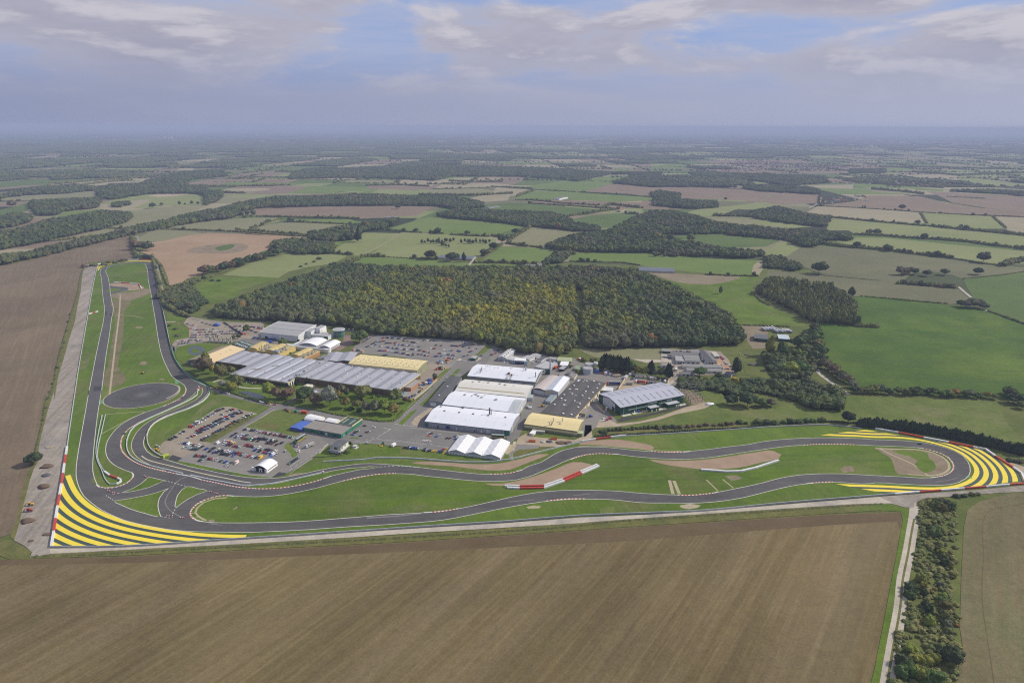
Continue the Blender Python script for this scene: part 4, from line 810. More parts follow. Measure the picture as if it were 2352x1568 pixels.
WD = [('I 0 955 200 925 400 875 600 835 800 785 950 745 1100 720 1280 670 1500 630 1600 600 1850 560 2100 555 2352 558 J 400 555 870 558 1060 595 1066 640 880 655 742 630 400 628 I 2352 628 1800 640 1600 668 1560 690 1700 682 1725 700 1500 720 1350 735 1100 782 930 815 850 833 600 892 300 968 0 1028 -300 1080 -300 1010', 11, 14, 7, 'long wooded belt running past the top of the circuit'),
      ('I -300 830 0 795 150 765 300 718 450 695 680 655 860 660 898 690 880 712 850 738 700 785 500 825 300 873 0 930 -300 980', 11, 14, 7, 'dark rounded wood west of the wooded belt'),
      ('I 0 695 100 665 220 685 205 735 120 765 0 780 -200 800 -200 720', 12, 14, 7.5, 'small dark copse at the western edge of the picture'),
      ('I 195 655 200 590 330 578 660 565 682 600 655 642 420 668 385 695 250 695 225 655', 12, 15, 7.5, 'dark copse between two pale western pastures'),
      ('I -200 580 0 550 150 505 500 478 640 490 655 525 400 550 200 555 0 580', 13, 14, 8, 'thin western wood behind the copse'),
      ('I 640 525 740 478 960 470 970 455 1230 395 1500 380 1535 430 1300 450 1200 488 1390 484 1395 520 1480 520 1510 560 1450 605 1380 622 1375 560 1300 548 1000 548 780 585 680 585', 13, 15, 8, 'wood curling round the pale quarry in the west'),
      ('J 755 690 760 670 900 640 1060 648 1500 662 1660 695 1640 725 1740 738 1850 758 1856 808 1700 803 1560 785 1340 768 1200 745 900 718 770 705', 11, 13, 7, 'long wood lying between the middle pastures'),
      ('J 1488 915 1490 880 1600 830 1740 803 1900 785 1990 740 2080 695 2200 652 2352 662 K 0 618 130 610 300 645 420 685 700 712 900 730 1070 735 1285 765 1265 808 1085 808 1050 846 950 848 850 806 600 782 430 766 95 770 0 775 -60 790 0 785 250 805 450 845 715 862 725 908 600 920 350 908 0 904 J 2352 950 2000 943 1750 938 1600 933', 11, 13.5, 7, 'large dark wood east of the middle pastures'),
      ('K 635 615 800 585 1000 632 1135 645 1130 705 1070 722 850 698 650 668', 12, 12, 7, 'light green copse beside the pale eastern field'),
      ('K 1255 385 1260 350 1480 350 1490 380', 16, 14, 9, 'copse beyond the eastern hamlet'),
      ('J 1500 425 1700 400 2000 395 2352 395 K 0 395 500 390 520 470 0 470 J 1940 478 1935 455 2000 440 2100 415 1900 415 1700 465 1500 440', 14, 14, 8.5, 'dark plantation far beyond the bright green field'),
      ('K 580 480 600 448 820 455 1000 462 1066 480 1062 518 900 508 700 498', 13, 13, 8, 'low dark wood beside the hamlet'),
      ('K 250 400 300 365 600 380 1100 395 1125 445 870 462 640 430 450 430', 14, 13, 8.5, 'wood in front of the far town'),
      ('K -10 500 60 485 190 505 185 540 420 555 430 600 270 610 0 585 J 2230 560 2240 610', 12, 12, 7, 'mixed copse round a white farmhouse'),
      ('J 0 440 0 375 330 360 700 345 1000 355 1500 370 2000 400 1700 460 1500 445 1300 432 850 432 740 460 400 445', 15, 14, 9, 'wide dark wood across the middle distance'),
      ('I 1925 450 1960 400 2060 375 2352 355 J 0 375 60 420 I 2352 420 2250 440', 15, 14, 9, 'dark copse at the near end of the wide wood'),
      ('J 760 310 800 285 1100 285 1280 300 1240 330 900 320', 16, 13, 9, 'thin wood behind the wide dark wood'),
      ('I 0 465 0 400 240 390 330 405 150 450', 15, 14, 9, 'dark wood at the far western edge'),
      ('I 335 455 345 425 560 425 560 448', 14, 12, 8, 'small square copse in a western field'),
      ('I 750 635 752 600 870 590 885 620 800 640', 12, 12, 7, 'small clump by the stubble in the west'),
      ('K 1890 500 1900 480 2180 480 2352 490 2352 530 2180 512', 14, 12, 8, 'wood at the far eastern edge'),
      ('L 715 260 640 230 650 195 720 175 800 165 880 170 960 190 1050 190 1080 220 1060 275 950 285 800 282', 9, 10, 5.5, 'thicket round a cottage at the edge of the orange stubble'),
      ('L 900 190 890 155 900 120 960 120 1100 90 1300 60 1500 30 1660 0 1680 10 1500 55 1420 105 1250 140 1180 190 1050 200', 11, 14, 7, 'tree belt climbing towards the small barns'),
      ('A 1440 600 1480 540 1650 500 1660 560 1760 620 1790 660 1700 720 1640 760 1560 740 1450 690', 8, 6.5, 4.5, 'scrubby thicket between the back straight and the wood'),
      ('d -10 330 60 330 60 240 0 240', 9, 6, 4, None),
      ('J 1510 960 1540 930 1660 920 1700 940 1650 965 1600 1010 1500 1025 1440 1040 1440 1015', 10, 9, 5.5, 'tree belt between the bright pasture and the track'),
      ('M 715 190 720 115 800 100 930 155 980 205 900 210', 9, 9, 5.5, 'triangular copse at the corner of the grey green field'),
      ('L -150 560 0 470 40 470 130 500 210 590 180 650 100 680 0 640', 8, 6.5, 4.5, 'thicket beside the green pasture'),
      ('M 750 880 800 860 900 890 1000 880 1090 920 1210 940 1210 1010 1170 1090 1040 1098 960 1060 870 1020 790 960', 8.5, 9, 5.2, 'leafy thicket beside the narrow lane'),
      ('E 1690 710 1690 600 1900 600 2150 620 2260 690 2352 700 2352 760 2200 770 2000 740', 7, 5.5, 4.5, 'brown green scrub beside the steel frame'),
      ('M 700 725 800 690 955 705 960 600 1010 550 1062 570 1095 700 1088 790 1035 830 1000 900 850 905 740 845', 8.5, 9, 5.4, 'leafy tree belt between sandy depot and narrow lane'), ('M 560 885 700 880 830 935 830 1010 700 985 580 965', 7, 6, 4.4, 'bushy belt joining the scrub to the lane thicket'),
      ('E 350 370 420 430 620 470 730 410 800 420 930 430 960 470 860 480 760 450 600 440 400 400', 8, 6, 4.5, 'scrub at the foot of the big wood'),
      ]
for k, (s, sp, h, r, lb) in enumerate(WD):
    if lb is None: continue
    scatter('woodland', fill(s, sp, h, r), lb, 'woodland' if sp > 8.9 else 'thicket')
scatter('woodland', fill('M 645 335 740 250 900 260 1150 290 1250 365 1290 400 1300 480 1455 550 1400 564 1200 548 1040 535 960 505 850 435 750 395', 7.2, 14, 4.6, (6, 7, 6, 7, 0, 2)), 'poplar plantation with pale upright crowns on the east side', 'plantation')
scatter('scrub', fill('N 1470 180 1560 170 1690 180 1745 260 1760 400 1745 700 1760 1000 1770 1200 1790 1340 1720 1568 1700 1700 1240 1700 1290 1330 1330 1000 1390 800 1440 500', 3.8, 1.7, 1.9, K_BUSH, thin=0.30, var=.5), 'rough scrub and brambles between the two right hand fields', 'scrub')
# hedges of the middle distance
def hedge_pts(s, h, r, trees=0.0, th=9.0, gapp=0.03, step=None):
    q = P(s); out = []; step = step or r * 1.25
    for a, b in zip(q, q[1:]):
        n = max(1, int((b - a).length / step))
        for i in range(n):
            if rt_.random() < gapp: continue
            p = a.lerp(b, i / n); k = rt_.uniform(.7, 1.3)
            if rt_.random() < trees: out.append((p.x, p.y, 0.8, th * .45 * rt_.uniform(.8, 1.2), th / 2 * rt_.uniform(.7, 1.25), rt_.choice(K_ROUND)))
            out.append((p.x + rt_.uniform(-.5, .5) * r, p.y + rt_.uniform(-.5, .5) * r, 0, r * k, h * k / 1.6, rt_.choice(K_BUSH)))
    return out
HG = []
for s, h, r, tr in (('L -700 105 0 115 200 122 400 130 700 152 950 165', 3.5, 2.8, .05), ('L 400 130 550 130 700 145 900 155', 5, 4, .4), ('I 1725 700 1850 702 2100 706 2352 712 J 0 706 240 714', 4, 3.2, .06), ('I 1980 736 2160 744 2352 752 J 180 755', 3.5, 3, .05), ('I 1600 800 1680 790 1800 740 1900 712', 3, 3, .12), ('J 400 790 590 805 660 808', 3, 2.8, .15), ('J 700 810 800 816', 3.5, 3, .3), ('J 850 822 1000 830 1115 835', 4, 3.5, .15),
                    ('J 1120 830 1250 850 1230 885', 5, 4, .25), ('J 1240 885 1320 895 1470 912', 4, 3.5, .2), ('J 1060 965 1130 925 1190 890', 4, 3.6, .3), ('J 300 968 420 970', 5, 4, .2), ('J 420 972 560 980', 1.6, 1.5, 0), ('J 560 980 760 990', 3, 3, .1), ('J 1010 1010 1200 1010 1320 1020 1450 1018', 4, 3.5, .2), ('J 1250 850 1380 770', 5, 4, .5),
                    ('J 1650 1000 2000 1010 2120 1028', 2, 1.8, .03), ('K 350 1020 520 1028 690 1030', 2.5, 2.4, .06), ('J 1280 590 1400 590 1600 612 1850 625', 4, 3.5, .12), ('J 1370 612 1700 632 1950 650', 4, 3.5, .12), ('J 1400 520 1600 530 2000 556 2220 572', 3.5, 3, .05), ('J 1290 565 1400 525', 7, 5, .5), ('J 1120 500 1400 515', 5, 4, .3), ('J 640 555 1000 560 1260 545', 7, 5, .5),
                    ('J 840 462 1000 468 1200 466', 6, 5, .5), ('J 780 480 980 476', 5, 4, .4), ('J 730 516 1000 510 1130 505', 3.5, 3, .1), ('J 280 492 480 488 700 498', 6, 5, .4), ('J 0 565 200 553 560 565', 6, 5, .4), ('J 1650 695 1900 660 1980 650', 6, 5, .4), ('J 2020 680 2110 685', 5, 4, .3), ('J 1860 640 1920 620 2140 645', 6, 5, .5),
                    ('K 1130 660 1400 686 1690 712 1800 720', 4.5, 4, .10), ('K 1800 722 2040 745 2352 775 2700 805', 6, 5, .5), ('K 1290 770 1450 775 1600 788 1800 800 2000 815 2100 832 2352 860 2700 890', 5, 4, .25), ('K 1060 825 1200 845 1500 868', 6, 5, .35), ('K 1500 868 1750 900 1900 915', 5, 4, .25), ('K 1900 918 2100 950 2200 962', 2, 1.8, .02), ('K 2200 965 2352 930 2600 900', 7, 6, .4),
                    ('K 1040 588 1300 600 1700 628 2000 645 2352 658 2700 680', 2.5, 2.2, .02), ('K 1700 632 1740 697', 3, 3, 0), ('K 2155 656 2240 728', 3, 3, 0), ('K 1070 515 1060 575', 3, 3, .2), ('K 400 650 600 655 640 660', 8, 6, .5), ('K 1380 482 1600 500 1720 515', 8, 6, .5), ('K 1180 415 1400 425 1600 440 1880 470 2180 470', 9, 7, .8), ('K 1220 430 1420 450 1650 465 1850 475', 9, 7, .8),
                    ('K 1870 530 2110 542', 2.5, 2.4, 0), ('K 1190 385 1450 400 1580 412 1940 432', 4, 4, .2), ('K 1650 375 1930 395 2352 380', 7, 6, .5), ('K 1450 345 1680 345 2352 360', 8, 7, .6), ('M 1330 370 1500 385 1700 405 1880 418', 1.8, 1.6, 0), ('M 2130 465 2352 545 2800 680', 2.2, 1.8, 0), ('M 1100 240 1450 272', 1, 1, 0), ('M 1560 290 1700 300 1935 322', 5, 4, .2),
                    ('M 1970 260 2200 240 2352 215', 1.3, 1.2, 0), ('M 530 552 700 555 880 562', 1.6, 1.4, 0), ('M 640 345 700 400 750 428', 2, 2, 0), ('M 1300 560 1455 568', 4, 3, 0), ('M 500 560 560 660', 4, 4, .2), ('L 120 450 0 520', 4, 3.5, .1), ('L 110 490 300 410 480 330 700 280', 2.2, 2, .02), ('L 1160 345 1260 300 1330 290', 4, 4, .2), ('L 1060 275 1200 285', 3.5, 3, .2),
                    ('A 1170 290 1130 180 1130 100', 4, 3, .2), ('A 1300 260 1340 420 1370 560 1400 680', 3, 2.6, .02), ('A 1330 290 1370 350 1420 480 1440 520', 2.2, 2, .02), ('A 1395 670 1500 740 1605 790', 4.2, 3.2, 0), ('I 330 866 500 850 640 830', 4, 4, .1), ('I 0 600 200 598 500 590', 3, 3, .15), ('I 330 487 700 455 990 440', 7, 6, .5), ('I 540 492 700 470 900 455', 6, 5, .4),
                    ('I 1230 490 1300 500 1850 495', 6, 5, .4), ('I 1530 445 1700 438 1950 440', 6, 5, .4), ('I 1440 500 1600 500', 7, 6, .6), ('I 1700 495 1960 490', 7, 6, .6), ('I 1500 540 1660 545', 7, 6, .6), ('I 1850 400 2352 400', 8, 7, .7), ('I 1140 370 1300 355 1600 362', 8, 7, .6)):
    HG += hedge_pts(s, h, r, tr)
scatter('hedgerows', HG, 'dark hedgerows dividing the distant fields', 'hedgerows')
# the far quilt: hedges and woods out to the horizon
fh = []; FW = MB(FM[9], fol); seen = set()
for q in hedge_far:
    for a, b in ((q[0], q[1]), (q[1], q[2])):
        ctr = (a + b) / 2; Lg = (b - a).length
        if abs(ctr.x) > 0.84 * ctr.y + 300: continue
        if ctr.y < 11000:
            if rt_.random() < .12: continue
            n = max(1, int(Lg / (13 + ctr.y / 900))); dens_ = rt_.choice([.1, .3, .6, .9])
            for i in range(n):
                if rt_.random() < .12: continue
                p = a.lerp(b, (i + rt_.random()) / n); s_ = rt_.uniform(.8, 1.3)
                if rt_.random() < dens_: fh.append((p.x, p.y, .3, 6.5 * s_, 5.0 * s_, rt_.choice(K_ROUND + K_BUSH)))
                else: fh.append((p.x, p.y, 0, 5.5 * s_, 2.0 * s_, rt_.choice(K_BUSH)))
        else:
            w_ = rt_.uniform(5, 14); h_ = rt_.uniform(5, 10); d = (b - a).normalized(); nn_ = Vector((-d.y, d.x, 0)) * w_ / 2; k0 = rt_.uniform(0, .3); k1 = rt_.uniform(.7, 1); a2 = a.lerp(b, k0); b2 = a.lerp(b, k1)
            FW.hexa([a2 + nn_, a2 - nn_, b2 - nn_, b2 + nn_] + [v + Vector((0, 0, h_)) for v in (a2 + nn_ * .5, a2 - nn_ * .5, b2 - nn_ * .5, b2 + nn_ * .5)], 1)
for q in wood_far:
    ctr = (q[0] + q[1] + q[2] + q[3]) / 4
    if abs(ctr.x) > 0.84 * ctr.y + 500: continue
    if ctr.y < 12500:
        l1 = (q[1] - q[0]).length; l2 = (q[3] - q[0]).length; n1, n2 = int(l1 / 50) + 1, int(l2 / 50) + 1; cut = rt_.uniform(.55, 1)
        for i in range(n1):
            for j_ in range(n2):
                if noise.noise(Vector((q[0].x + i * 50, q[0].y + j_ * 50, 9)) * .004) > cut - .45: continue
                u, v = (i + .5 + rt_.uniform(-.2, .2)) / n1, (j_ + .5 + rt_.uniform(-.2, .2)) / n2
                p = q[0].lerp(q[1], u).lerp(q[3].lerp(q[2], u), v); fh.append((p.x, p.y, 0, 32, 14 * rt_.uniform(.8, 1.2), rt_.choice(K_CLUMP)))
    else:
        c8 = [ctr.lerp(p, rt_.uniform(.75, .98)) for p in q]; FW.hexa([Vector((p.x, p.y, 0)) for p in c8] + [Vector((p.x, p.y, rt_.uniform(11, 16))) for p in c8], 1)
scatter('hedgerows', fh, 'far hedges and scattered woods fading into haze', 'hedgerows')
tag(FW.build('woodland'), 'farthest woods as thin dark bands under the horizon', 'woodland', None, 'stuff')
print('instances', len(A_), len(HG), len(fh))

# ---------------------------------------------------------------- buildings
class Bld:
    """root Empty at the front left corner; local x along the front wall, y towards the back"""
    def __init__(s, name, label, cat, front, back, ze, group=None, zb=0.3, w=None):
        """front: two eave points 'cr x y cr x y' (or ground points when ze=0); back: one eave point on the far side"""
        def P_(q, z): 
            c, x, y = q.split(); return g(c, float(x), float(y), z)
        f = [t for t in front.split() if t not in CR]; c0 = front.split()[0]; c1 = [t for t in front.split() if t in CR][-1]; a = g(c0, float(f[0]), float(f[1]), ze); b = g(c1, float(f[2]), float(f[3]), ze)
        d = Vector((b.x - a.x, b.y - a.y)); s.L = d.length; s.rz = atan2(d.y, d.x); n = Vector((-d.y, d.x)).normalized()
        if back: c = P_(back, ze); s.W = (Vector((c.x, c.y)) - Vector((a.x, a.y))).dot(n)
        else: s.W = w
        s.H = ze; s.a = a; s.root = empty(name, label, cat, (a.x, a.y, 0), s.rz, group); s.zf = lambda x, y: s.H
    def part(s, name, mb, sm=False): return mb.build(name, s.root, sm=sm)
    def walls(s, m, z0=0.0, inset=0.0, gable=None, name='wall'):
        """gable: list of (t 0..1, dz) across the given axis"""
        mb = MB(m); i = inset; L, W, H = s.L, s.W, s.H
        c = [(i, i), (L - i, i), (L - i, W - i), (i, W - i)]
        for k in range(4):
            p, q = c[k], c[(k + 1) % 4]
            mb.poly([(p[0], p[1], z0), (q[0], q[1], z0), (q[0], q[1], H), (p[0], p[1], H)])
        if gable:
            ax, prof = gable
            for e in (0, 1):
                if ax == 'y':
                    x = i if e == 0 else L - i; pts = [(x, i, H)] + [(x, max(i, min(W - i, t * W)), H + dz) for t, dz in prof] + [(x, W - i, H)]
                    if e: pts = pts[::-1]
                else:
                    y = i if e == 0 else W - i; pts = [(i, y, H)] + [(max(i, min(L - i, t * L)), y, H + dz) for t, dz in prof] + [(L - i, y, H)]
                    if not e: pts = pts[::-1]
                mb.poly(pts)
        return s.part(name, mb)
    def roof(s, mats, prof, ax='y', ov=0.4, th=0.22, name='roof', alt=None):
        """prof: (t, dz) points across axis ax; extruded along the other axis"""
        mb = MB(*mats) if isinstance(mats, (list, tuple)) else MB(mats); L, W, H = s.L, s.W, s.H
        span, run = (W, L) if ax == 'y' else (L, W)
        pr = [(t * span, H + dz) for t, dz in prof]
        pr[0] = (pr[0][0] - ov, pr[0][1] - 0.05); pr[-1] = (pr[-1][0] + ov, pr[-1][1] - 0.05)
        def pt(u, v, z): return (v, u, z) if ax == 'y' else (u, v, z)
        for k in range(len(pr) - 1):
            (u0, z0), (u1, z1) = pr[k], pr[k + 1]; m = 0 if alt is None else alt[k % len(alt)]
            P8 = [pt(u0, -ov, z0), pt(u0, run + ov, z0), pt(u1, run + ov, z1), pt(u1, -ov, z1)]
            if ax == 'x': P8 = P8[::-1]
            P8 = [Vector(p) for p in P8]
            mb.hexa([p for p in P8] + [p + Vector((0, 0, th)) for p in P8] if ax == 'x' else [P8[0], P8[3], P8[2], P8[1]] + [p + Vector((0, 0, th)) for p in (P8[0], P8[3], P8[2], P8[1])], m)
        def zf(x, y):
            u = y if ax == 'y' else x
            for k in range(len(pr) - 1):
                if pr[k][0] <= u <= pr[k + 1][0]: q = (u - pr[k][0]) / max(1e-6, pr[k + 1][0] - pr[k][0]); return pr[k][1] + (pr[k + 1][1] - pr[k][1]) * q + th
            return H + th
        s.zf = zf
        return s.part(name, mb)
    def panel(s, name, side, u0, u1, z0, z1, m, d=0.08, label=None):
        mb = MB(m); L, W = s.L, s.W; cu = (u0 + u1) / 2; w_ = abs(u1 - u0)
        if side == 'f': mb.box((cu, -d / 2, z0), w_, d, z1 - z0)
        elif side == 'b': mb.box((cu, W + d / 2, z0), w_, d, z1 - z0)
        elif side == 'r': mb.box((L + d / 2, cu, z0), d, w_, z1 - z0)
        else: mb.box((-d / 2, cu, z0), d, w_, z1 - z0)
        o = s.part(name, mb)
        if label: o['label'] = label
        return o
    def patch(s, name, x0, x1, y0, y1, m, lift=0.05, h=0.06):
        mb = MB(m); z = [s.zf(x, y) + lift for x, y in ((x0, y0), (x1, y0), (x1, y1), (x0, y1))]
        P4 = [Vector((x, y, zz_)) for (x, y), zz_ in zip(((x0, y0), (x1, y0), (x1, y1), (x0, y1)), z)]
        mb.hexa(P4 + [p + Vector((0, 0, h)) for p in P4]); return s.part(name, mb)
    def vent(s, x, y, w=1.2, h=0.8, m=None, name='roof_vent'):
        mb = MB(m or silver); mb.box((x, y, s.zf(x, y) - .2), w, w, h + .2); mb.box((x, y, s.zf(x, y) + h), w * 1.25, w * 1.25, .15); return s.part(name, mb)
    def stack(s, x, y, r=.35, h=4, m=None, name='chimney', z=None):
        z = s.zf(x, y) if z is None else z
        mb = MB(m or silver); mb.cyl((x, y, z - .5), r, h + .5, 0, 8); mb.cyl((x, y, z + h), r * 1.35, .3, 0, 8); return s.part(name, mb)
    def box(s, name, x, y, z, sx, sy, sz, m, mt=None):
        mb = MB(m); mb.box((x, y, z), sx, sy, sz)
        if mt: mb.box((x, y, z + sz), sx + .3, sy + .3, .15, mt)
        return s.part(name, mb)
GAB = lambda r, f=.5: [(0, 0), (f, r), (1, 0)]
ARC = lambda r, n=9: [(i / (n - 1), r * sin(pi * i / (n - 1)) ** .9) for i in range(n)]
BAR = lambda r: [(0, 0), (.14, r * .45), (.32, r * .86), (.5, r), (.68, r * .86), (.86, r * .45), (1, 0)]
rb = random.Random(21)
def white_shed(label, f, b, ze, rise, wm, rm, prof=None, gl=True):
    B = Bld('factory_shed', label, 'factory shed', f, b, ze, 'parallel factory sheds beside the inner road')
    pr = prof or [(0, 0), (.30, rise * .68), (.5, rise), (.70, rise * .68), (1, 0)]
    B.walls(wm, 0, 0, ('y', pr[1:-1])); B.roof(rm, pr); return B
B = white_shed('long white roofed shed nearest the striped marquee, grey panelled front wall', 'D 785 1135 1668 1232', 'D 1790 1060', 5.9, 3.3, grey_w, white_r)
for x, w, m, nm, z1 in ((24, 4.2, navy, 'roller_door', 3.6), (66.5, 4.6, lgrey_w, 'roller_door', 4.2), (33, 1.1, whit, 'door', 2.4), (59, 1.1, whit, 'door', 2.4), (13, 1.1, dark, 'door', 2.2), (52, 1.0, dark, 'door', 2.2)): B.panel(nm, 'f', x - w / 2, x + w / 2, .3, z1, m)
B.panel('glazed_corner', 'f', B.L - 5.5, B.L, .3, 5.0, glass_g); B.panel('glazed_corner', 'r', .2, 3.2, .3, 5.0, glass_g); B.panel('glazed_corner', 'f', 0, 3.5, .3, 4.6, glass_g); B.panel('gutter', 'f', 0, B.L, 5.55, 5.85, steel_d, .35)
for x in (14, 26, 41, 54, 68, 80): B.panel('downpipe', 'f', x, x + .2, .3, 5.5, steel_d, .2)
for t, (x, y) in enumerate(((13, 22), (29, 22), (44, 22), (60, 22), (78, 22))): B.vent(x, y, 1.6, .5, steel_d)
B.stack(60, 27, .8, 6.5, steel_d); B.stack(61.9, 27.3, .6, 5.4, silver); B.stack(66, 26, .12, 3, steel_d); B.stack(40, 8, .1, 1.6, steel_d); B.stack(82, 7, .1, 1.6, steel_d); B.stack(8, 8, .1, 1.6, steel_d); B.vent(4, B.W - 5, 1.8, 1.2); B.panel('door', 'r', 10, 11, .3, 7, whit, .15); B.vent(27, B.W - 2, 2, 1.6, steel_d)
B = white_shed('white roofed shed second from the marquee with a greyed translucent right end', 'D 968 958 1740 1045', 'D 1900 900', 6.4, 3.2, lgrey_w, white_r)
B.patch('translucent_strip', B.L - 9.5, B.L + .2, 1.5, B.W - 1.5, plain('dull_roof_sheet', (.46, .49, .50), .5), .06) if False else None
dull = plain('dull_roof_sheet', (.47, .50, .51), .5)
for y0, y1 in ((0.4, B.W * .30), (B.W * .30, B.W * .5), (B.W * .5, B.W * .7)): B.patch('grey_sheeting', B.L - 9.5, B.L + .2, y0, y1, dull)
for x, y in ((17, 24), (32, 25), (37, 22), (54, 20), (28, 30)): B.vent(x, y, 2.0, 1.0, silver); B.patch('vent_patch', x - 1.8, x + .6, y - 1, y + 1, rl_dark)  # dark patch under each vent, reaching out to its left
for x in (24, 36): B.patch('rooflight', x, x + 1.6, 22, 34, rl_dark)
B.panel('door', 'r', 8, 9, .3, 2.5, whit); B.panel('door', 'r', 20, 24, .3, 4, whit); B.stack(20, 34, .1, 2.2); B.patch('valley_gutter', 0, B.L, B.W - 1.0, B.W - .2, steel_d)
B = white_shed('cream white shed third from the marquee, yellow stripe across its roof', 'D 1102 812 1842 884', 'D 1916 764', 6.6, 3.0, lgrey_w, cream_w)
for y0 in (5.5,): B.patch('yellow_stripe', .5, B.L - 4, y0, y0 + 1.6, plain('stripe_ochre', (.38, .33, .17), .6))
for x, y in ((31, 27), (45, 26), (52, 23), (20, 28)): B.vent(x, y, 2.0, .9); B.patch('vent_patch', x - 1.8, x + .6, y - 1, y + 1, rl_dark)
for x, y0, y1 in ((12, 20, 27), (44, 6, 26), (24, 26, 28), (60, 24, 27)): B.patch('rooflight', x, x + 2.0, y0, min(y1, B.W - 1), rl_dark)
B = white_shed('brightest white shed, last of its row, with ducts and tall flues on the roof', 'T 105 430 1515 560', 'T 1690 310', 7.8, 3.2, plain('duct_wall', (.24, .24, .235), .7), white_r)
for x, y, r_, h_ in ((13, 9, .5, 4.5), (13.5, 14, .5, 4), (17, 20, .25, 4.2), (23, 17, .2, 3.6), (20, 31, .25, 3.4), (47, 30, .3, 2), (35, 33, .2, 1.6), (62, 27, .2, 4), (80, 11, .45, 5.4), (79, 34, .2, 3)): B.stack(x, y, r_, h_, steel_d if r_ > .3 else silver)
B.stack(64.5, 28, 1.1, 3.6, silver); B.box('rusty_hood', 47.5, 12, 8.5, 2.8, 2.6, 3.4, rust); B.box('rusty_hood', 51.5, 9.5, 8.4, 2, 2, 2.8, rust)
for x in (46.6, 47.6, 48.8, 51.0, 51.8, 52.6):
    mb = MB(silver); mb.tube((x, 9.5, 9.6), (x, -.8, 8.4), .28); mb.tube((x, -.8, 8.4), (x, -1.2, 3.4), .28); B.part('duct', mb)
for k in range(3): mb = MB(silver); mb.tube((49, -1.2 - k * .7, 5 - k * .9), (B.L + 1, -1.2 - k * .7, 5 - k * .9), .38); B.part('duct', mb)
for x in (53, 57): B.patch('rooflight', x, x + 1.8, 10, 27, rl_dark)
for x, y in ((24, 29), (28, 30), (43, 34), (60, 33), (14, 33)): B.patch('rooflight', x, x + 2.2, y - 1.5, y + 1.5, rl_dark)
mb = MB(silver); mb.tube((B.L + 1.2, 2, 6), (B.L + 1.2, B.W - 4, 9.5), .6); mb.tube((B.L + 1.2, B.W - 4, 9.5), (B.L + 4, B.W - 1, 6), .6); B.part('duct', mb)
B.panel('gutter', 'f', 0, B.L, 7.2, 7.7, plain('gutter_bluegrey', (.17, .20, .25), .5), .5)
# dark flat annexe
B = Bld('annexe', 'dark grey felt roofed annexe left of the white sheds', 'building', 'D 822 928 965 940', 'D 1078 672', 5.6); B.walls(grey_w, 0, 0, ('x', [(.5, .8)])); B.roof(plain('charcoal_roof', (.095, .10, .10), .8), GAB(.8), 'x', .3)
B.panel('roller_door', 'f', 2.2, 8.4, .3, 4.6, whit); B.vent(7, 16, 1.2, .7, whit); B.vent(8, 44, 1.2, .7, whit)
# pinkish roof, pale ridge roof, black shed
B = Bld('factory_shed', 'pinkish flat roofed shed between white roof and pale ridge roof', 'factory shed', 'T 1478 695 1715 737', 'T 1942 445', 6.4); B.walls(lgrey_w, 0); B.roof(pink_r, BAR(1.2), 'x', .2); B.panel('fascia', 'f', 0, B.L, 5.2, 6.3, plain('fascia_grey', (.12, .14, .15), .6), .15)
B = Bld('factory_shed', 'narrow pale blue ridge roofed shed beside the black roofed workshop', 'factory shed', 'T 1722 732 2003 770', 'T 2262 483', 6.6); B.walls(lgrey_w, 0, 0, ('x', [(.55, 1.8)])); B.roof([white_r, plain('pale_blue_sheet', (.52, .56, .62), .5)], [(0, 0), (.55, 1.8), (1, 0)], 'x', .3, alt=[1, 0]); B.panel('fascia', 'f', .2, B.L * .6, 3.9, 6.6, plain('ochre_board', (.55, .47, .25), .7), .1)
B = Bld('workshop', 'long black felt roofed workshop with cream fascia and white roof lanterns', 'workshop', 'E 392 943 690 998', 'E 938 655', 5.2)
B.walls(plain('cream_block', (.62, .52, .28), .7), 0, 0, ('x', [(.25, 1.1), (.5, .2), (.75, 1.1)])); B.roof(felt, [(0, 0), (.25, 1.1), (.5, .25), (.75, 1.1), (1, 0)], 'x', .3)
B.panel('fascia', 'f', 0, B.L, 4.4, 5.3, yel_r, .35); B.panel('fascia', 'r', 0, B.W, 4.3, 5.2, plain('amber_fascia', (.70, .50, .19), .6), .35)
for i in range(26): y = 6 + i * (B.W - 12) / 25; B.panel('window', 'r', y, y + 2.4, .8, 4.0, whit if i % 3 else dark, .1)
for fx in (.13, .38, .63, .88):
    for k in range(7):
        if rb.random() < .18: continue
        B.vent(fx * B.L + rb.uniform(-2, 2), 8 + k * (B.W - 14) / 6 + rb.uniform(-4, 4), 1.4, .7, whit)
for x, y in ((2, B.W - 4), (2, B.W - 9), (2, B.W - 36)): B.patch('rooflight', x, x + 8.5, y - 1, y + 1, whit, .08)
for x, y in ((14, 30), (15, 60), (6, 40), (22, 70), (6, 66), (24, 40)): B.patch('rooflight', x, x + 2.6, y - .5, y + .5, lgrey_w, .08)
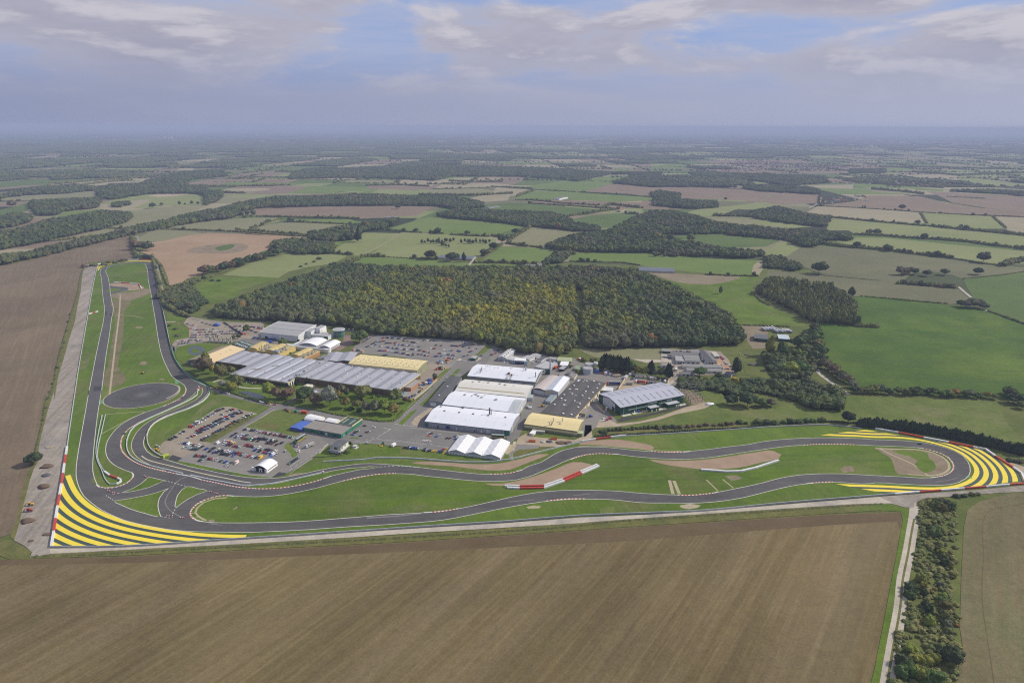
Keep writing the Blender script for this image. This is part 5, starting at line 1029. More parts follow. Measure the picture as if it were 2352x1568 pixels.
# cream shed and its small outbuildings
B = Bld('factory_shed', 'pale yellow roofed shed with green banded walls at the foot of the workshop', 'factory shed', 'E 230 1045 727 1115', 'E 790 1013', 5.6); pr = [(0, 0), (.42, 2.1), (.6, 2.4), (1, .4)]
B.walls(olive_w, 0, 0, ('y', pr[1:-1])); B.roof(yel_r, pr); B.panel('cream_band', 'f', 0, B.L, 2.2, 3.9, yel_r, .1); B.stack(25, 3, .5, 3.2); B.stack(27, 11, .45, 3.2); B.stack(36, 13, .45, 3.6); B.patch('rooflight', 33.5, 35.5, 7, 9, rl_dark); B.patch('roof_gutter', 26, 27.2, 2.5, 13, rust); B.panel('door', 'r', 3, 5.5, .3, 3.2, dark); B.box('porch', B.L + 2.6, 3.5, 0, 5, 6, 3.4, olive_w, paleg)
B = Bld('site_hut', 'small white hut on bare ground beside the pale yellow shed', 'hut', 'E 277 1152 312 1160', 'E 330 1120', 0.3, w=4); B.H = 2.6; B.walls(whit); B.roof(whit, GAB(.1), 'y', .15); B.panel('window', 'f', 1, 2, 1, 1.8, dark); B.panel('door', 'r', 1, 1.9, .3, 2.1, dark)
B = Bld('container', 'long low grey container against the yellow shed wall', 'container', 'E 300 1130 418 1142', None, 0.3, w=3); B.H = 2.7; B.walls(plain('drab_grey', (.30, .30, .27), .8)); B.roof(plain('drab_pale', (.44, .43, .38), .8), GAB(.1), 'y', .1); B.panel('door', 'r', .5, 2.4, .3, 2.3, rust)
# green cladding building
B = Bld('warehouse', 'new dark green warehouse with pale ribbed roof beside the building site', 'warehouse', 'E 1135 893 1732 775', 'E 935 764', 9.2)
B.walls(green_w, 0, 0, ('y', [(.5, 3.4)])); B.roof(lilac_r, GAB(3.4), 'y', .5)
B.panel('white_wall_panel', 'l', B.W * .24, B.W * .80, .3, 8.9, plain('gable_white', (.60, .61, .63), .5, ridge=(-64, 8, .35)), .12); mb = MB(lgrey_w); mb.poly([(-.14, B.W * .24, 8.9), (-.14, B.W * .5, 12.1), (-.14, B.W * .80, 8.9)][::-1]); B.part('white_wall_panel', mb)
B.panel('roller_door', 'l', B.W * .26, B.W * .36, .3, 5, dark, .2)
for i in range(10):
    x = 5 + i * 8.3
    for k in range(2): B.patch('rooflight', x + .5 + k * .4, x + 1.4 + k * .4, 3 + k * 6.5, 8.5 + k * 6.5, rl_dark, .04)
for i in range(9): B.patch('rooflight', 8 + i * 8.8, 8.8 + i * 8.8, 26, 38, rl_dark, .04)
for x0, x1, z0 in ((10, 34, 4.3), (37, 47, 6.8), (60, 66, 6.5), (50, 58, 4.6), (79, 84, 6.6)): B.panel('strip_window', 'f', x0, x1, z0, z0 + 1.0, plain('frosted_strip', (.42, .50, .47), .4))
for x in (4, 20, 35, 52, 66, 82): B.panel('downpipe', 'f', x, x + .3, .3, 9, lgrey_w, .2)
for x in (17.5, 33, 49): B.panel('door', 'f', x, x + 1.2, .3, 2.7, whit, .12)
for x, w_ in ((39.5, 11), (65, 15)): B.box('lean_to', x, -3.1, 0, w_, 6, 4.3, green_w); B.box('parapet', x, -3.1, 4.3, w_ + .4, 6.4, .45, lgrey_w); B.box('door', x + w_ * .22, -6.2, .3, 1.2, .16, 2.3, whit); B.box('door', x + w_ * .38 if w_ > 12 else x - w_ * .3, -6.2, .3, 1.2, .16, 2.3, whit)
for x, y in ((10, 10), (14, 12), (15, 8)): mb = MB(whit); mb.tube((x, y, B.zf(x, y) - .2), (x + .5, y + .8, B.zf(x, y) + 1.6), .35); B.part('roof_cowl', mb)
ap = plain('pale_apron', (.62, .60, .52), .8)
for x0, x1 in ((1, 12), (14, 34), (46, 56), (74, 83)): B.box('apron', (x0 + x1) / 2, -2.2 if x0 < 40 else -4.4, .3, x1 - x0, 3.6, .12, ap)
sheet('new_tarmac', P('E 1100 1015 1150 990 1300 975 1500 930 1600 905 1760 870 1790 880 1700 900 1500 950 1300 990 1130 1030'), asph_d, Z5)
# steel frame under construction
fr = empty('steel_frame', 'bare steel frame of an unfinished building on the construction site', 'steel frame', (0, 0, 0))
fa, fb, fc = g('E', 1800, 850), g('E', 1900, 850), g('E', 1680, 700); u = (fb - fa); fa = g('E', 1790, 868); fb = g('E', 1903, 835); fc = g('E', 1690, 725)
uu = fb - fa; vv = fc - fa
for j in range(6):
    mb = MB(steel_d)
    for i in range(2): p = fa + uu * i + vv * (j / 5); mb.box((p.x, p.y, .3), .45, .45, 6.2)
    p0 = fa + vv * (j / 5); p1 = p0 + uu; m_ = (p0 + p1) / 2 + Vector((0, 0, 8.2)); mb.tube(p0 + Vector((0, 0, 6.5)), m_, .22); mb.tube(m_, p1 + Vector((0, 0, 6.5)), .22); mb.build('portal', fr)
for i in range(3):
    mb = MB(steel_d)
    for z in ((6.4, 3.4) if i != 1 else (8.1,)): p = fa + uu * (i / 2); mb.tube(p + Vector((0, 0, z)), p + vv + Vector((0, 0, z)), .2)
    mb.build('purlin', fr)
# marquee of three bays
B = Bld('marquee', 'large white marquee with three peaked bays beside the track', 'marquee', 'P 243 905 1472 1060', 'P 1720 690', 2.9); pr = []
for k in range(3): pr += [(k / 3, 0), ((k + .5) / 3, 2.7)]
pr.append((1, 0)); B.roof(tent_w, pr, 'x', .1, .1)
mb = MB(tent_w); L, W, H = B.L, B.W, B.H
mb.box((L - .05, W / 2, .2), .12, W, H - .2); mb.box((.05, W / 2, .2), .12, W, H - .2); mb.box((L / 2, W, .2), L, .12, H - .2); mb.box((L / 2, .0, .2), L, .12, H - .2, plain('tent_skirt', (.58, .60, .60), .6)); B.part('wall', mb)
for e in (0, W):
    for k in range(3): mb = MB(tent_g); x0, x1 = k * L / 3, (k + 1) * L / 3; mb.poly([(x0, e - .07 if e == 0 else e + .07, H - .1), (x1, e - .07 if e == 0 else e + .07, H - .1), ((x0 + x1) / 2, e - .07 if e == 0 else e + .07, H + 2.6)]); B.part('gable', mb)
for j in range(1, 12):
    y = j * W / 12
    for k in range(3):
        mb = MB(tent_s)
        for s_ in (0, 1):
            x0 = (k + s_ * .5) * L / 3; x1 = x0 + L / 6; z0, z1 = (H, H + 2.7) if s_ == 0 else (H + 2.7, H); P4 = [Vector((x0, y - .22, z0 + .02)), Vector((x1, y - .22, z1 + .02)), Vector((x1, y + .22, z1 + .02)), Vector((x0, y + .22, z0 + .02))]; mb.hexa(P4 + [p + Vector((0, 0, .16)) for p in P4])
        B.part('roof_seam', mb)
for i in range(19): B.panel('post', 'f', i * L / 18.2, i * L / 18.2 + .2, .2, 2.8, steel_d, .12)
for j in range(1, 11): B.panel('post', 'r', j * W / 11, j * W / 11 + .2, .2, 2.8, silver, .12)
# arched white hall in the car park
B = Bld('event_hall', 'white arched roof hall standing alone in the main car park', 'event hall', 'X 1455 1160 1870 1235', 'X 2215 1012', 3.6)
B.walls(whit, 0, 0, None); B.roof(whit, [(i / 10, 2.6 * sin(pi * i / 10)) for i in range(11)], 'x', .2); L, W = B.L, B.W
mb = MB(dark); mb.poly([(L * .12, -.1, .3), (L * .80, -.1, .3)] + [(L * (.80 - .68 * i / 8), -.1, 3.4 + 2.3 * sin(pi * (.80 - .68 * i / 8))) for i in range(9)]); B.part('open_front', mb)
mb = MB(whit); mb.poly([(0, W, 3.6)] + [(L * i / 10, W, 3.6 + 2.6 * sin(pi * i / 10)) for i in range(11)][::-1] + [(L, W, 3.6)][::-1][:0] ); B.part('gable', mb)
B.box('doorway', L * .52, -.4, .3, 3.0, .6, 3.3, whit); B.box('doorway_opening', L * .52, -.75, .3, 1.3, .1, 2.4, dark); B.panel('strip_window', 'r', 1, W - 1.5, 2.1, 2.7, dark); B.box('front_wing', -1.0, -.2, .3, 2.2, 1.0, 3.4, whit); B.box('front_wing', L * .9, -.3, .3, 2.0, .6, 3.4, whit)
for x in (.3, L * .9): B.box('wing_window', x, -.75, 1.6, .5, .08, .5, dark)
B = Bld('gazebo', 'small bright blue gazebo behind the white arched hall', 'gazebo', 'X 1945 905 2040 905', None, .3, w=3.2); B.H = 2.3; B.roof(bluep, GAB(.9), 'y', .1)
for x, y in ((.1, .1), (B.L - .1, .1), (.1, B.W - .1), (B.L - .1, B.W - .1)): B.box('leg', x, y, .3, .12, .12, 2.1, silver)
# teal office with the green roof wing
B = Bld('office', 'teal green office with grey flat roof and long dark green roof wing', 'office', 'R 82 645 968 805', 'R 1455 462', 4.3)
WR, L = B.W, B.L; w1 = 19.0
B.W = w1; B.walls(teal_w); B.roof(felt2, [(0, 0), (1, .2)], 'y', .3, .35, 'flat_roof'); B.panel('parapet', 'f', 0, L, 4.0, 4.8, plain('grey_coping', (.22, .22, .22), .7), .3)
mb = MB(plain('coping2', (.20, .195, .19), .8)); mb.box((L / 2, w1 - .4, 4.4), L, .8, 1.0); mb.box((L * .28, w1 - .4, 4.4), .5, .5, 1.1); mb.box((L * .40, w1 / 2, 4.45), .5, w1, .6); B.part('parapet', mb)
x0 = L * .60; mb = MB(teal_w); mb.box(((x0 + L) / 2, (w1 + WR) / 2 + .2, 0), L - x0, WR - w1, 4.6); B.part('wing_wall', mb)
mb = MB(dgreen_r); mb.box(((x0 + L) / 2, (w1 + WR) / 2 + .2, 4.62), L - x0 - .6, WR - w1 - .6, .25); B.part('wing_roof', mb)
mb = MB(yel_r); mb.box((x0 + .1, (w1 + WR) / 2, 4.5), .5, WR - w1 + .4, .9); mb.box((L, (w1 + WR) / 2, 4.5), .5, WR - w1 + .4, .9); mb.box(((x0 + L) / 2, WR + .2, 4.5), L - x0 + .8, .5, .9); B.part('wing_coping', mb)
for k in range(2):
    for i in range(7): B.box('rooflight', x0 + 4 + k * 8, w1 + 4 + i * (WR - w1 - 8) / 6.2, 4.87, 2.6, 1.1, .12, plain('pale_rooflight', (.30, .34, .29), .5) if i == 0 and k == 0 else MATS['pale_rooflight'])
B.W = WR; 
for x in (9, 20, 36): B.panel('window', 'f', x, x + 2, 1.2, 2.8, dark)
B.panel('entrance', 'f', 25, 28, .3, 3.4, lgrey_w, .12); B.panel('door', 'r', 3, 5.5, .3, 3.2, plain('pale_teal', (.10, .34, .26), .5)); B.panel('door', 'r', 8, 9.5, .3, 3, dark)
def tunnel_tent(label, f, bk, ze=2.6, rise=2.2, ax='y'):
    B = Bld('white_tent', label, 'tent', f, bk, ze); pr = [(0, 0), (.12, rise * .5), (.35, rise * .9), (.5, rise), (.65, rise * .9), (.88, rise * .5), (1, 0)]
    B.walls(tent_w, 0, 0, (ax, pr[1:-1])); B.roof(tent_w, pr, ax, .1, .1)
    run = B.L if ax == 'y' else B.W
    for i in range(1, 6):
        q = i * run / 6
        for (t0, z0), (t1, z1) in zip(pr, pr[1:]):
            mb = MB(tent_s) if t0 == 0 else mb
            sp = B.W if ax == 'y' else B.L; P4 = [Vector((q - .15, t0 * sp, ze + z0 + .1)), Vector((q + .15, t0 * sp, ze + z0 + .1)), Vector((q + .15, t1 * sp, ze + z1 + .1)), Vector((q - .15, t1 * sp, ze + z1 + .1))]
            if ax == 'x': P4 = [Vector((p.y, p.x, p.z)) for p in P4][::-1]
            mb.hexa(P4 + [p + Vector((0, 0, .1)) for p in P4])
        B.part('roof_seam', mb)
    return B
B = tunnel_tent('larger white tunnel tent behind the teal office', 'R 95 440 400 510', 'R 565 400'); B.panel('doorway', 'r', 2, 5, .3, 2.4, dark)
B = tunnel_tent('smaller white tunnel tent tucked against the green roofed wing', 'R 570 520 800 560', 'R 940 465', 2.4, 2.0)
B = Bld('blue_tent', 'bright blue flat topped tent beside the teal office', 'tent', 'F 1592 415 1712 440', 'F 1800 365', 3.0); B.walls(plain('blue_side', (.05, .09, .36), .6)); B.roof(bluep, [(0, 0), (.33, .5), (.66, .5), (1, 0)], 'x', .1)
B = Bld('control_tower', 'two storey cream and brick control tower by the track grass', 'control tower', 'R 708 1080 955 1115', 'R 1140 965', 6.6)
W = B.W; L = B.L; H = B.H; B.H = 2.9; mb = MB(plain('dark_brick', (.12, .08, .065), .9)); mb.box((L / 2, W / 2 - 1, 0), L + .6, W + 1.4, 2.9); B.part('ground_floor', mb)
mb = MB(cream_p); mb.box((L / 2, W / 2, 2.9), L, W, 3.7); B.part('upper_floor', mb); B.H = 6.6; B.roof(slate, GAB(.25), 'x', .35, .3); mb = MB(lgrey_w); mb.box((L / 2, -1.1, 2.9), L + 1.6, 1.9, .25); mb.box((L + 1, W / 2, 2.9), 1.9, W, .25); B.part('balcony', mb)
for x, m in ((1.2, lgrey_w), (L / 2 - 1.3, glass_d), (L - 3.9, lgrey_w)): B.panel('window', 'f', x, x + 2.6, 4.0, 6.0, m); B.panel('window', 'f', x + .3, x + .7, 4.1, 5.9, glass_d, .14)
for y in (1.2, W * .5): B.panel('window', 'r', y, y + 2.4, 4.2, 5.8, glass_g)
for x in (1.6, L / 2 - .8, L - 3.2): mb = MB(whit); mb.box((x + .8, -1.75, 1.0), 2.2, .1, 1.2); B.part('window', mb); mb = MB(glass_d); mb.box((x + .5, -1.84, 1.15), .5, .08, .8); mb.box((x + 1.3, -1.84, 1.15), .5, .08, .8); B.part('pane', mb)
B.stack(L * .4, W * .7, .1, 2.2, silver, 'mast'); B.stack(L * .85, W * .15, .12, 2, silver, 'mast')
B = Bld('shelter', 'little open timing shelter on a pale slab beside the control tower', 'shelter', 'R 1240 1125 1320 1135', None, .3, w=3.2); B.H = 2.3; B.roof(lgrey_w, GAB(.1), 'y', .2)
for x, y in ((.2, .2), (B.L - .2, .2), (.2, B.W - .2), (B.L - .2, B.W - .2)): B.box('post', x, y, .3, .15, .15, 2.1, steel_d)
B.box('slab', B.L / 2, B.W / 2, .3, B.L + 2, B.W + 2, .15, ap); B.box('counter', B.L / 2, 1.2, .4, 2.4, .6, 1.0, silver)
# grey blue ridge and furrow factory
def furrow(label, f, b, ze, n, wm, rise=1.05, rot_extra=None):
    B = Bld('factory', label, 'factory', f, b, ze); pr = []
    for k in range(n): pr += [(k / n, 0), ((k + .5) / n, rise)]
    pr.append((1, 0)); B.walls(wm, 0, 0, ('x', pr[1:-1])); B.roof([blue_r1, blue_r2], pr, 'x', .3, .2, alt=[0, 1]); B.n = n; return B  # slopes alternate between the shaded and the sunlit copy of the sheet
B = furrow('short western block of the grey blue ridged factory', 'C 690 645 1010 690', 'C 1250 572', 5.6, 3, brickm); B.panel('parapet', 'f', 0, B.L, 5.2, 6.6, plain('dark_olive', (.14, .135, .08), .8), .3)
for x in (7, 22, 32): B.panel('window', 'f', x, x + 7, 1.5, 4.2, glass_d)
for i in range(8): B.vent(rb.uniform(3, B.L - 3), rb.uniform(8, B.W - 5), 1.0, .6)
B = furrow('middle block of the ridged factory with white rooflight strips and glazed entrance', 'C 835 775 1440 867', 'C 1795 638', 5.6, 5, brickm); B.panel('parapet', 'f', 0, B.L, 5.3, 6.6, plain('pale_coping', (.55, .52, .42), .7), .4); B.panel('fascia', 'r', 0, B.W * .45, 4.6, 5.9, plain('yellow_coping', (.62, .55, .25), .6), .35)
for x in range(24, int(B.L) - 1, 5): B.panel('window', 'f', x, x + 4.2, .8, 4.4, glass_d)
for k in range(8): B.panel('entrance_glazing', 'r', 1 + k * 2.2, 2.7 + k * 2.2, .4, 4.4, glass_d if k % 2 else whit)
for k in range(1, 5): x = (k + .22) * B.L / 5 - 5; B.patch('rooflight_strip', x, x + 2.4, B.W * (.02 if k > 1 else .15), B.W * .96, rlight, .06)
for i in range(16): B.vent(rb.uniform(3, B.L - 3), rb.uniform(8, B.W - 5), 1.0, .6)
for a_, b_ in (((14, 22, 6.6), (26, 26, 7)), ((30, 40, 7), (38, 44, 7))): mb = MB(plain('walkway_tan', (.52, .47, .36), .7)); mb.tube(a_, b_, .5); B.part('walkway', mb)
for i in range(14): B.box('plant_unit', B.L - 3 + rb.uniform(-1.5, 1.5), B.W * (.08 + i * .065), 6.0, rb.uniform(1.2, 2.4), rb.uniform(1.5, 3), rb.uniform(1, 2.2), silver if i % 3 else steel_d)
mb = MB(silver); mb.tube((B.L - 1, B.W * .3, 8), (B.L - 1, B.W * .95, 8), .4); mb.tube((B.L + .5, B.W * .4, 7.6), (B.L + .5, B.W, 7.6), .3); B.part('duct', mb)
B = furrow('long eastern block of the ridged factory with a blank brick front', 'C 1520 805 2570 956', 'D 745 645', 6.6, 9, brickm); B.panel('parapet', 'f', 0, B.L, 6.1, 7.7, plain('dull_olive_coping', (.20, .19, .11), .8), .35); B.panel('fascia', 'r', 0, B.W, 5.9, 6.9, plain('yellow_fascia', (.66, .58, .30), .6), .35); B.panel('fascia', 'l', 0, 20, 5.9, 6.9, MATS['yellow_fascia'], .35)
for x in range(14, 130, 17): B.panel('downpipe', 'f', x, x + .5, .3, 5.6, dark, .25)
for i in range(26): B.vent(rb.uniform(3, B.L - 3), rb.uniform(5, B.W - 5), 1.0, .6, whit if i % 2 else None)
B.box('brick_annexe', B.L + 4, B.W * .55, 0, 8, B.W * .42, 4.6, brick2, plain('annexe_roof', (.33, .32, .30), .8)); B.box('plant_deck', B.L + 3, 7, 0, 11, 12, 2.4, plain('deck_grey', (.26, .30, .32), .7))
for x, y in ((B.L, 8), (B.L + 3, 10), (B.L + 6, 7), (B.L + 2, 13)): B.stack(x, y, .4, 5, steel_d, z=2.4)
FB = B
B = Bld('factory', 'ridged roof link between the factory and the yellow roofed block', 'factory', 'C 1800 640 2110 640', 'C 2090 548', 6.2); B.walls(brickm, 0); B.roof([blue_r1, blue_r2], [(0, 0), (.25, 1.2), (.5, 0), (.75, 1.2), (1, 0)], 'x', .2, alt=[0, 1])
B = Bld('factory', 'tall yellow roofed block dotted with small dark rooflights', 'factory', 'D -12 532 702 603', 'D 832 517', 9.6); pr = [(0, 0), (.10, .9), (.55, 2.2), (1, .9)]
B.walls(olive_w, 0, 0, ('y', pr[1:-1])); B.roof(yel_r, pr, 'y', .5, .4); B.panel('fascia', 'f', 0, B.L, 6.8, 9.5, plain('yellow_cladding', (.70, .60, .33), .6), .3)
for k in range(2):
    for r_ in range(2):
        for i in range(12): x = 4 + i * (B.L - 8) / 11.5 + r_ * 2; y = B.W * (.22 + .38 * k + .14 * r_); B.patch('rooflight', x, x + .9, y, y + 3.2, rl_dark, .04)
B.patch('roof_seam', 1, B.L - 3, B.W * .12, B.W * .135, rl_dark, .03); mb = MB(silver); mb.tube((B.L + 1, 6, 6), (B.L + 4, 6, 8), .3); mb.tube((B.L + 4, 6, 8), (B.L + 7, 8, 6), .3); B.part('duct', mb)
# tan warehouse
B = Bld('warehouse', 'tan roofed warehouse with dark end wall beside the circuit bend', 'warehouse', 'V 0 580 345 628', 'V 778 412', 6.2); pr = [(0, 0), (.40, 3.0), (1, 0)]
B.walls(plain('drab_green', (.13, .14, .12), .8), 0, 0, ('x', pr[1:-1])); B.roof([tan_r, olive_r], pr, 'x', .4, alt=[1, 0]); B.panel('fascia', 'r', 0, B.W, 5, 6, olive_w, .15); B.panel('door', 'f', 5, 8, .3, 3, lgrey_w)
for y in (30, 40, 48): B.vent(B.L * .7, y, .8, .5)
B = Bld('warehouse', 'dark green roofed store with pale rooflight bars behind the tan warehouse', 'warehouse', 'V 640 345 855 425', 'V 955 355', 5.0); B.walls(plain('drab_green2', (.10, .12, .10), .8)); B.roof(dgreen_r, [(0, 0), (.5, 1.0), (1, 0)], 'y', .2)
for k in range(2):
    for i in range(6): x = 4 + i * B.L / 7.5; B.patch('rooflight', x, x + 1.3, B.W * (.12 + .48 * k), B.W * (.38 + .48 * k), whit, .05)
# yellow plant blocks with their flues
for lb, f, b, n in (('western yellow plant block crowded with silver flues', 'S -60 780 300 812', 'S 420 655', 16), ('middle yellow plant block with grey fans on its front edge', 'S 310 820 620 862', 'S 790 690', 16), ('eastern yellow plant block with an orange brick side', 'S 850 918 1130 960', 'S 1350 790', 16), ('low yellow plant room with a grey roof beside the ridged factory', 'S 1390 955 1560 985', 'S 1640 900', 7)):
    B = Bld('plant_block', lb, 'plant building', f, b, 6.2); B.walls(yel_w if 'eastern' not in lb else yel_w); 
    if lb.startswith('low'): B.roof(plain('plant_grey', (.22, .22, .19), .8), [(0, 0), (1, .1)], 'y', .3)
    else:
        B.roof(plain('deck_mustard', (.50, .40, .17), .7), [(0, 0), (1, 0)], 'y', .2, name='deck'); k0 = B.L * .52; B.box('vault_base', k0 / 2 + .5, B.W / 2, 6.4, k0, B.W * .9, 1.6, yel_w)
        mb = MB(plain('mustard_roof', (.58, .46, .18), .6)); 
        for i in range(8):
            a0, a1 = pi * i / 8, pi * (i + 1) / 8; c0 = k0 / 2 + .5
            P4 = [Vector((c0 + cos(pi - a0) * k0 / 2, B.W * .05, 8 + 1.5 * sin(a0))), Vector((c0 + cos(pi - a1) * k0 / 2, B.W * .05, 8 + 1.5 * sin(a1))), Vector((c0 + cos(pi - a1) * k0 / 2, B.W * .95, 8 + 1.5 * sin(a1))), Vector((c0 + cos(pi - a0) * k0 / 2, B.W * .95, 8 + 1.5 * sin(a0)))]
            mb.hexa([p - Vector((0, 0, .8)) for p in P4] + P4)
        B.part('vaulted_roof', mb)
        if 'eastern' in lb: B.panel('brick_side', 'r', 0, B.W, .3, 5.2, brick2, .15)
        if 'middle' in lb:
            for i in range(4): B.box('fan_housing', B.L * .45 + i * 3, 3, 6.4, 2.2, 3, 2.6, silver)
    for i in range(n):
        x = B.L * rb.choice([.58, .68, .80, .90]) + rb.uniform(-1, 1); y = B.W * (.08 + .85 * ((i * .37) % 1)); B.stack(x, y, rb.uniform(.35, .6), rb.uniform(2.0, 4.6), silver, 'flue', 6.3)
        if i % 3 == 0: B.box('plant_unit', x + 1.4, y, 6.4, 1.4, 1.8, rb.uniform(1, 2), steel)
for q in range(16): pass
# white engine building with the glass rotunda
B = Bld('engine_works', 'big white works with grey curved roof at the edge of the wood', 'works', 'S 215 408 1005 490', 'S 1300 300', 9.2); pr = [(0, 0), (.16, 1.2), (.40, 2.6), (.65, 3.3), (1, 3.6)]
B.walls(white_w, 0, 0, ('y', pr[1:])); B.roof(grey_r, pr, 'y', .6, .35); B.panel('roof_edge', 'f', -.4, B.L + .4, 8.8, 9.5, whit, .8); 
for k in range(len(pr) - 1):
    mb = MB(whit)
    for xx in (-.5, B.L + .5):
        a_, b_ = pr[k], pr[k + 1]; P4 = [Vector((xx - .3, a_[0] * B.W, 9.2 + a_[1] + .2)), Vector((xx + .3, a_[0] * B.W, 9.2 + a_[1] + .2)), Vector((xx + .3, b_[0] * B.W, 9.2 + b_[1] + .2)), Vector((xx - .3, b_[0] * B.W, 9.2 + b_[1] + .2))]; mb.hexa([p - Vector((0, 0, .5)) for p in P4] + [p + Vector((0, 0, .3)) for p in P4])
    B.part('roof_edge', mb)
for x in (7, 34, 60): B.panel('loading_door', 'f', x, x + 4.5, .3, 4, dark)
for y in (.34, .66): B.patch('roof_joint', 1, B.L - 1, B.W * y, B.W * y + .5, rl_dark, .04)
B.box('stair_tower', B.L + 4, B.W * .55, 0, 9, 13, 11.4, white_w, grey_r); B.box('prow_wing', B.L + 11, B.W * .86, 0, 9, 17, 12.6, whit, grey_r)
for z in (7.4, 9.4): mb = MB(steel); mb.box((B.L + 14.5, B.W * .72, z), 2.5, 8, .5); B.part('louvre', mb)
ex, ey = B.L, B.W
B.box('low_wing', ex + 22, ey * .62, 0, 26, 17, 6.2, white_w, grey_r)
mb = MB(whit); mb.box((ex + 22, ey * .62 - 8.7, 6.0), 26.6, .6, .7); B.part('roof_edge', mb); mb = MB(glass_g); mb.box((ex + 32, ey * .62 - 8.7, .4), 6, .3, 5.4); B.part('glazing', mb)
c = g('S', 1855, 350, 11.0); lc = B.root.matrix_basis.inverted() @ c if False else None
dx_, dy_ = c.x - B.a.x, c.y - B.a.y; cx2 = dx_ * cos(-B.rz) - dy_ * sin(-B.rz); cy2 = dx_ * sin(-B.rz) + dy_ * cos(-B.rz)
mb = MB(glass_g); mb.cyl((cx2, cy2, 0), 7.4, 10.6, 0, 28); B.part('glass_rotunda', mb); mb = MB(whit, grey_r); mb.cyl((cx2, cy2, 10.6), 8.4, .8, 0, 28); mb.cyl((cx2, cy2, 11.41), 7.7, .06, 1, 28); B.part('rotunda_roof', mb)
for i in range(20): a_ = 2 * pi * i / 20; mb = MB(silver); mb.box((cx2 + cos(a_) * 7.45, cy2 + sin(a_) * 7.45, .3), .14, .14, 10.2); B.part('mullion', mb)
mb = MB(silver); mb.cyl((cx2, cy2, 5.2), 7.5, .35, 0, 28); B.part('floor_band', mb)
# curved twin roofed building
B = Bld('showroom', 'white building with two swooping curved roofs in front of the big white works', 'showroom', 'S 880 700 1600 775', 'S 1920 625', 4.6); B.walls(white_w); B.roof(grey_r, [(0, 0), (1, .1)], 'y', .3); B.panel('roof_edge', 'f', 0, B.L, 4.3, 5.0, whit, .6)
mb = MB(whit); mb.cyl((B.L - 1, 4, 0), 4.6, 4.4, 0, 20); mb.cyl((B.L - 1, 4, 4.4), 5, .6, 0, 20); B.part('rounded_corner', mb)
for x0, x1, y0, y1, z_ in ((8, 34, B.W * .20, B.W * 1.02, 5.2), (40, B.L + 3, B.W * .12, B.W * .95, 5.0)):
    mb = MB(whit); n = 8
    for i in range(n):
        t0, t1 = i / n, (i + 1) / n; zf_ = lambda t: z_ + 3.6 * sin(pi * min(1, .12 + t * .80)) ; P4 = [Vector((x0 + (x1 - x0) * t0, y0, zf_(t0))), Vector((x0 + (x1 - x0) * t1, y0, zf_(t1))), Vector((x0 + (x1 - x0) * t1, y1, zf_(t1))), Vector((x0 + (x1 - x0) * t0, y1, zf_(t0)))]
        mb.hexa([p - Vector((0, 0, .35)) for p in P4] + P4)
    B.part('curved_roof', mb); mb = MB(lgrey_w); mb.box(((x0 + x1) / 2, (y0 + y1) / 2, 3), x1 - x0 - 2, y1 - y0 - 2, z_ - 3 + 1.2); B.part('upper_wall', mb); mb = MB(glass_g); mb.box((x1 - 1, (y0 + y1) / 2, 4.6), .3, y1 - y0 - 3, 1.8); B.part('glazing', mb)
mb = MB(whit); mb.box((-6, 6, 3.9), 12, 4, .4); mb.box((-2, 16, 3.9), 4, 18, .4); B.part('canopy', mb)
for i in range(5): B.panel('window', 'r', 3 + i * 4, 5.5 + i * 4, 1, 3.4, dark if i % 2 else lgrey_w)
# service buildings east of the white sheds
def simple(name, label, cat, f, b, z, wm, rm, pr=None, ax='y', w=None, ov=.25, group=None):
    B = Bld(name, label, cat, f, b, z, group, w=w); pr = pr or [(0, 0), (.5, 1.0), (1, 0)]; B.walls(wm, 0, 0, (ax, pr[1:-1]) if len(pr) > 2 else None); B.roof(rm, pr, ax, ov); return B
B = simple('gatehouse', 'small dark green gatehouse on an island at the main entrance', 'gatehouse', 'T 150 62 265 75', 'T 310 25', 3.4, green_w, grey_r, [(0, 0), (.5, .6), (1, 0)], 'x'); B.panel('window', 'f', 1, 5, 1.4, 2.6, glass_g); B.panel('window', 'r', 1, 3, 1.4, 2.6, glass_g)
B = simple('workshop', 'pale grey workshop with a row of dark rooflights near the entrance', 'workshop', 'D 1550 465 1630 475', 'D 1760 395', 5.0, lgrey_w, plain('pale_sheet', (.58, .58, .56), .6), [(0, 0), (.5, 1.8), (1, 0)], 'x'); B.panel('roller_door', 'f', 2, 6, .3, 4, steel)
for i in range(5): B.patch('rooflight', B.L * .62, B.L * .78, 3 + i * B.W / 5.5, 5.5 + i * B.W / 5.5, dark, .05)
B = simple('workshop', 'low grey extension joined to the pale grey workshop', 'workshop', 'D 1635 485 1715 500', 'D 1740 465', 3.8, lgrey_w, MATS['pale_sheet']); B.panel('roller_door', 'f', 3, 7, .3, 3, steel)
B = simple('tank_shelter', 'white topped shelter over two blue tanks', 'shelter', 'D 1715 498 1830 505', 'D 1838 480', 5.0, lgrey_w, whit, [(0, 0), (1, .2)]); B.panel('opening', 'f', .8, B.L - .8, .3, 3.3, dark)
for x in (3, 8.5): mb = MB(navy); mb.cyl((x, -.6, .3), 1.7, 2.6, 0, 14); B.part('blue_tank', mb)
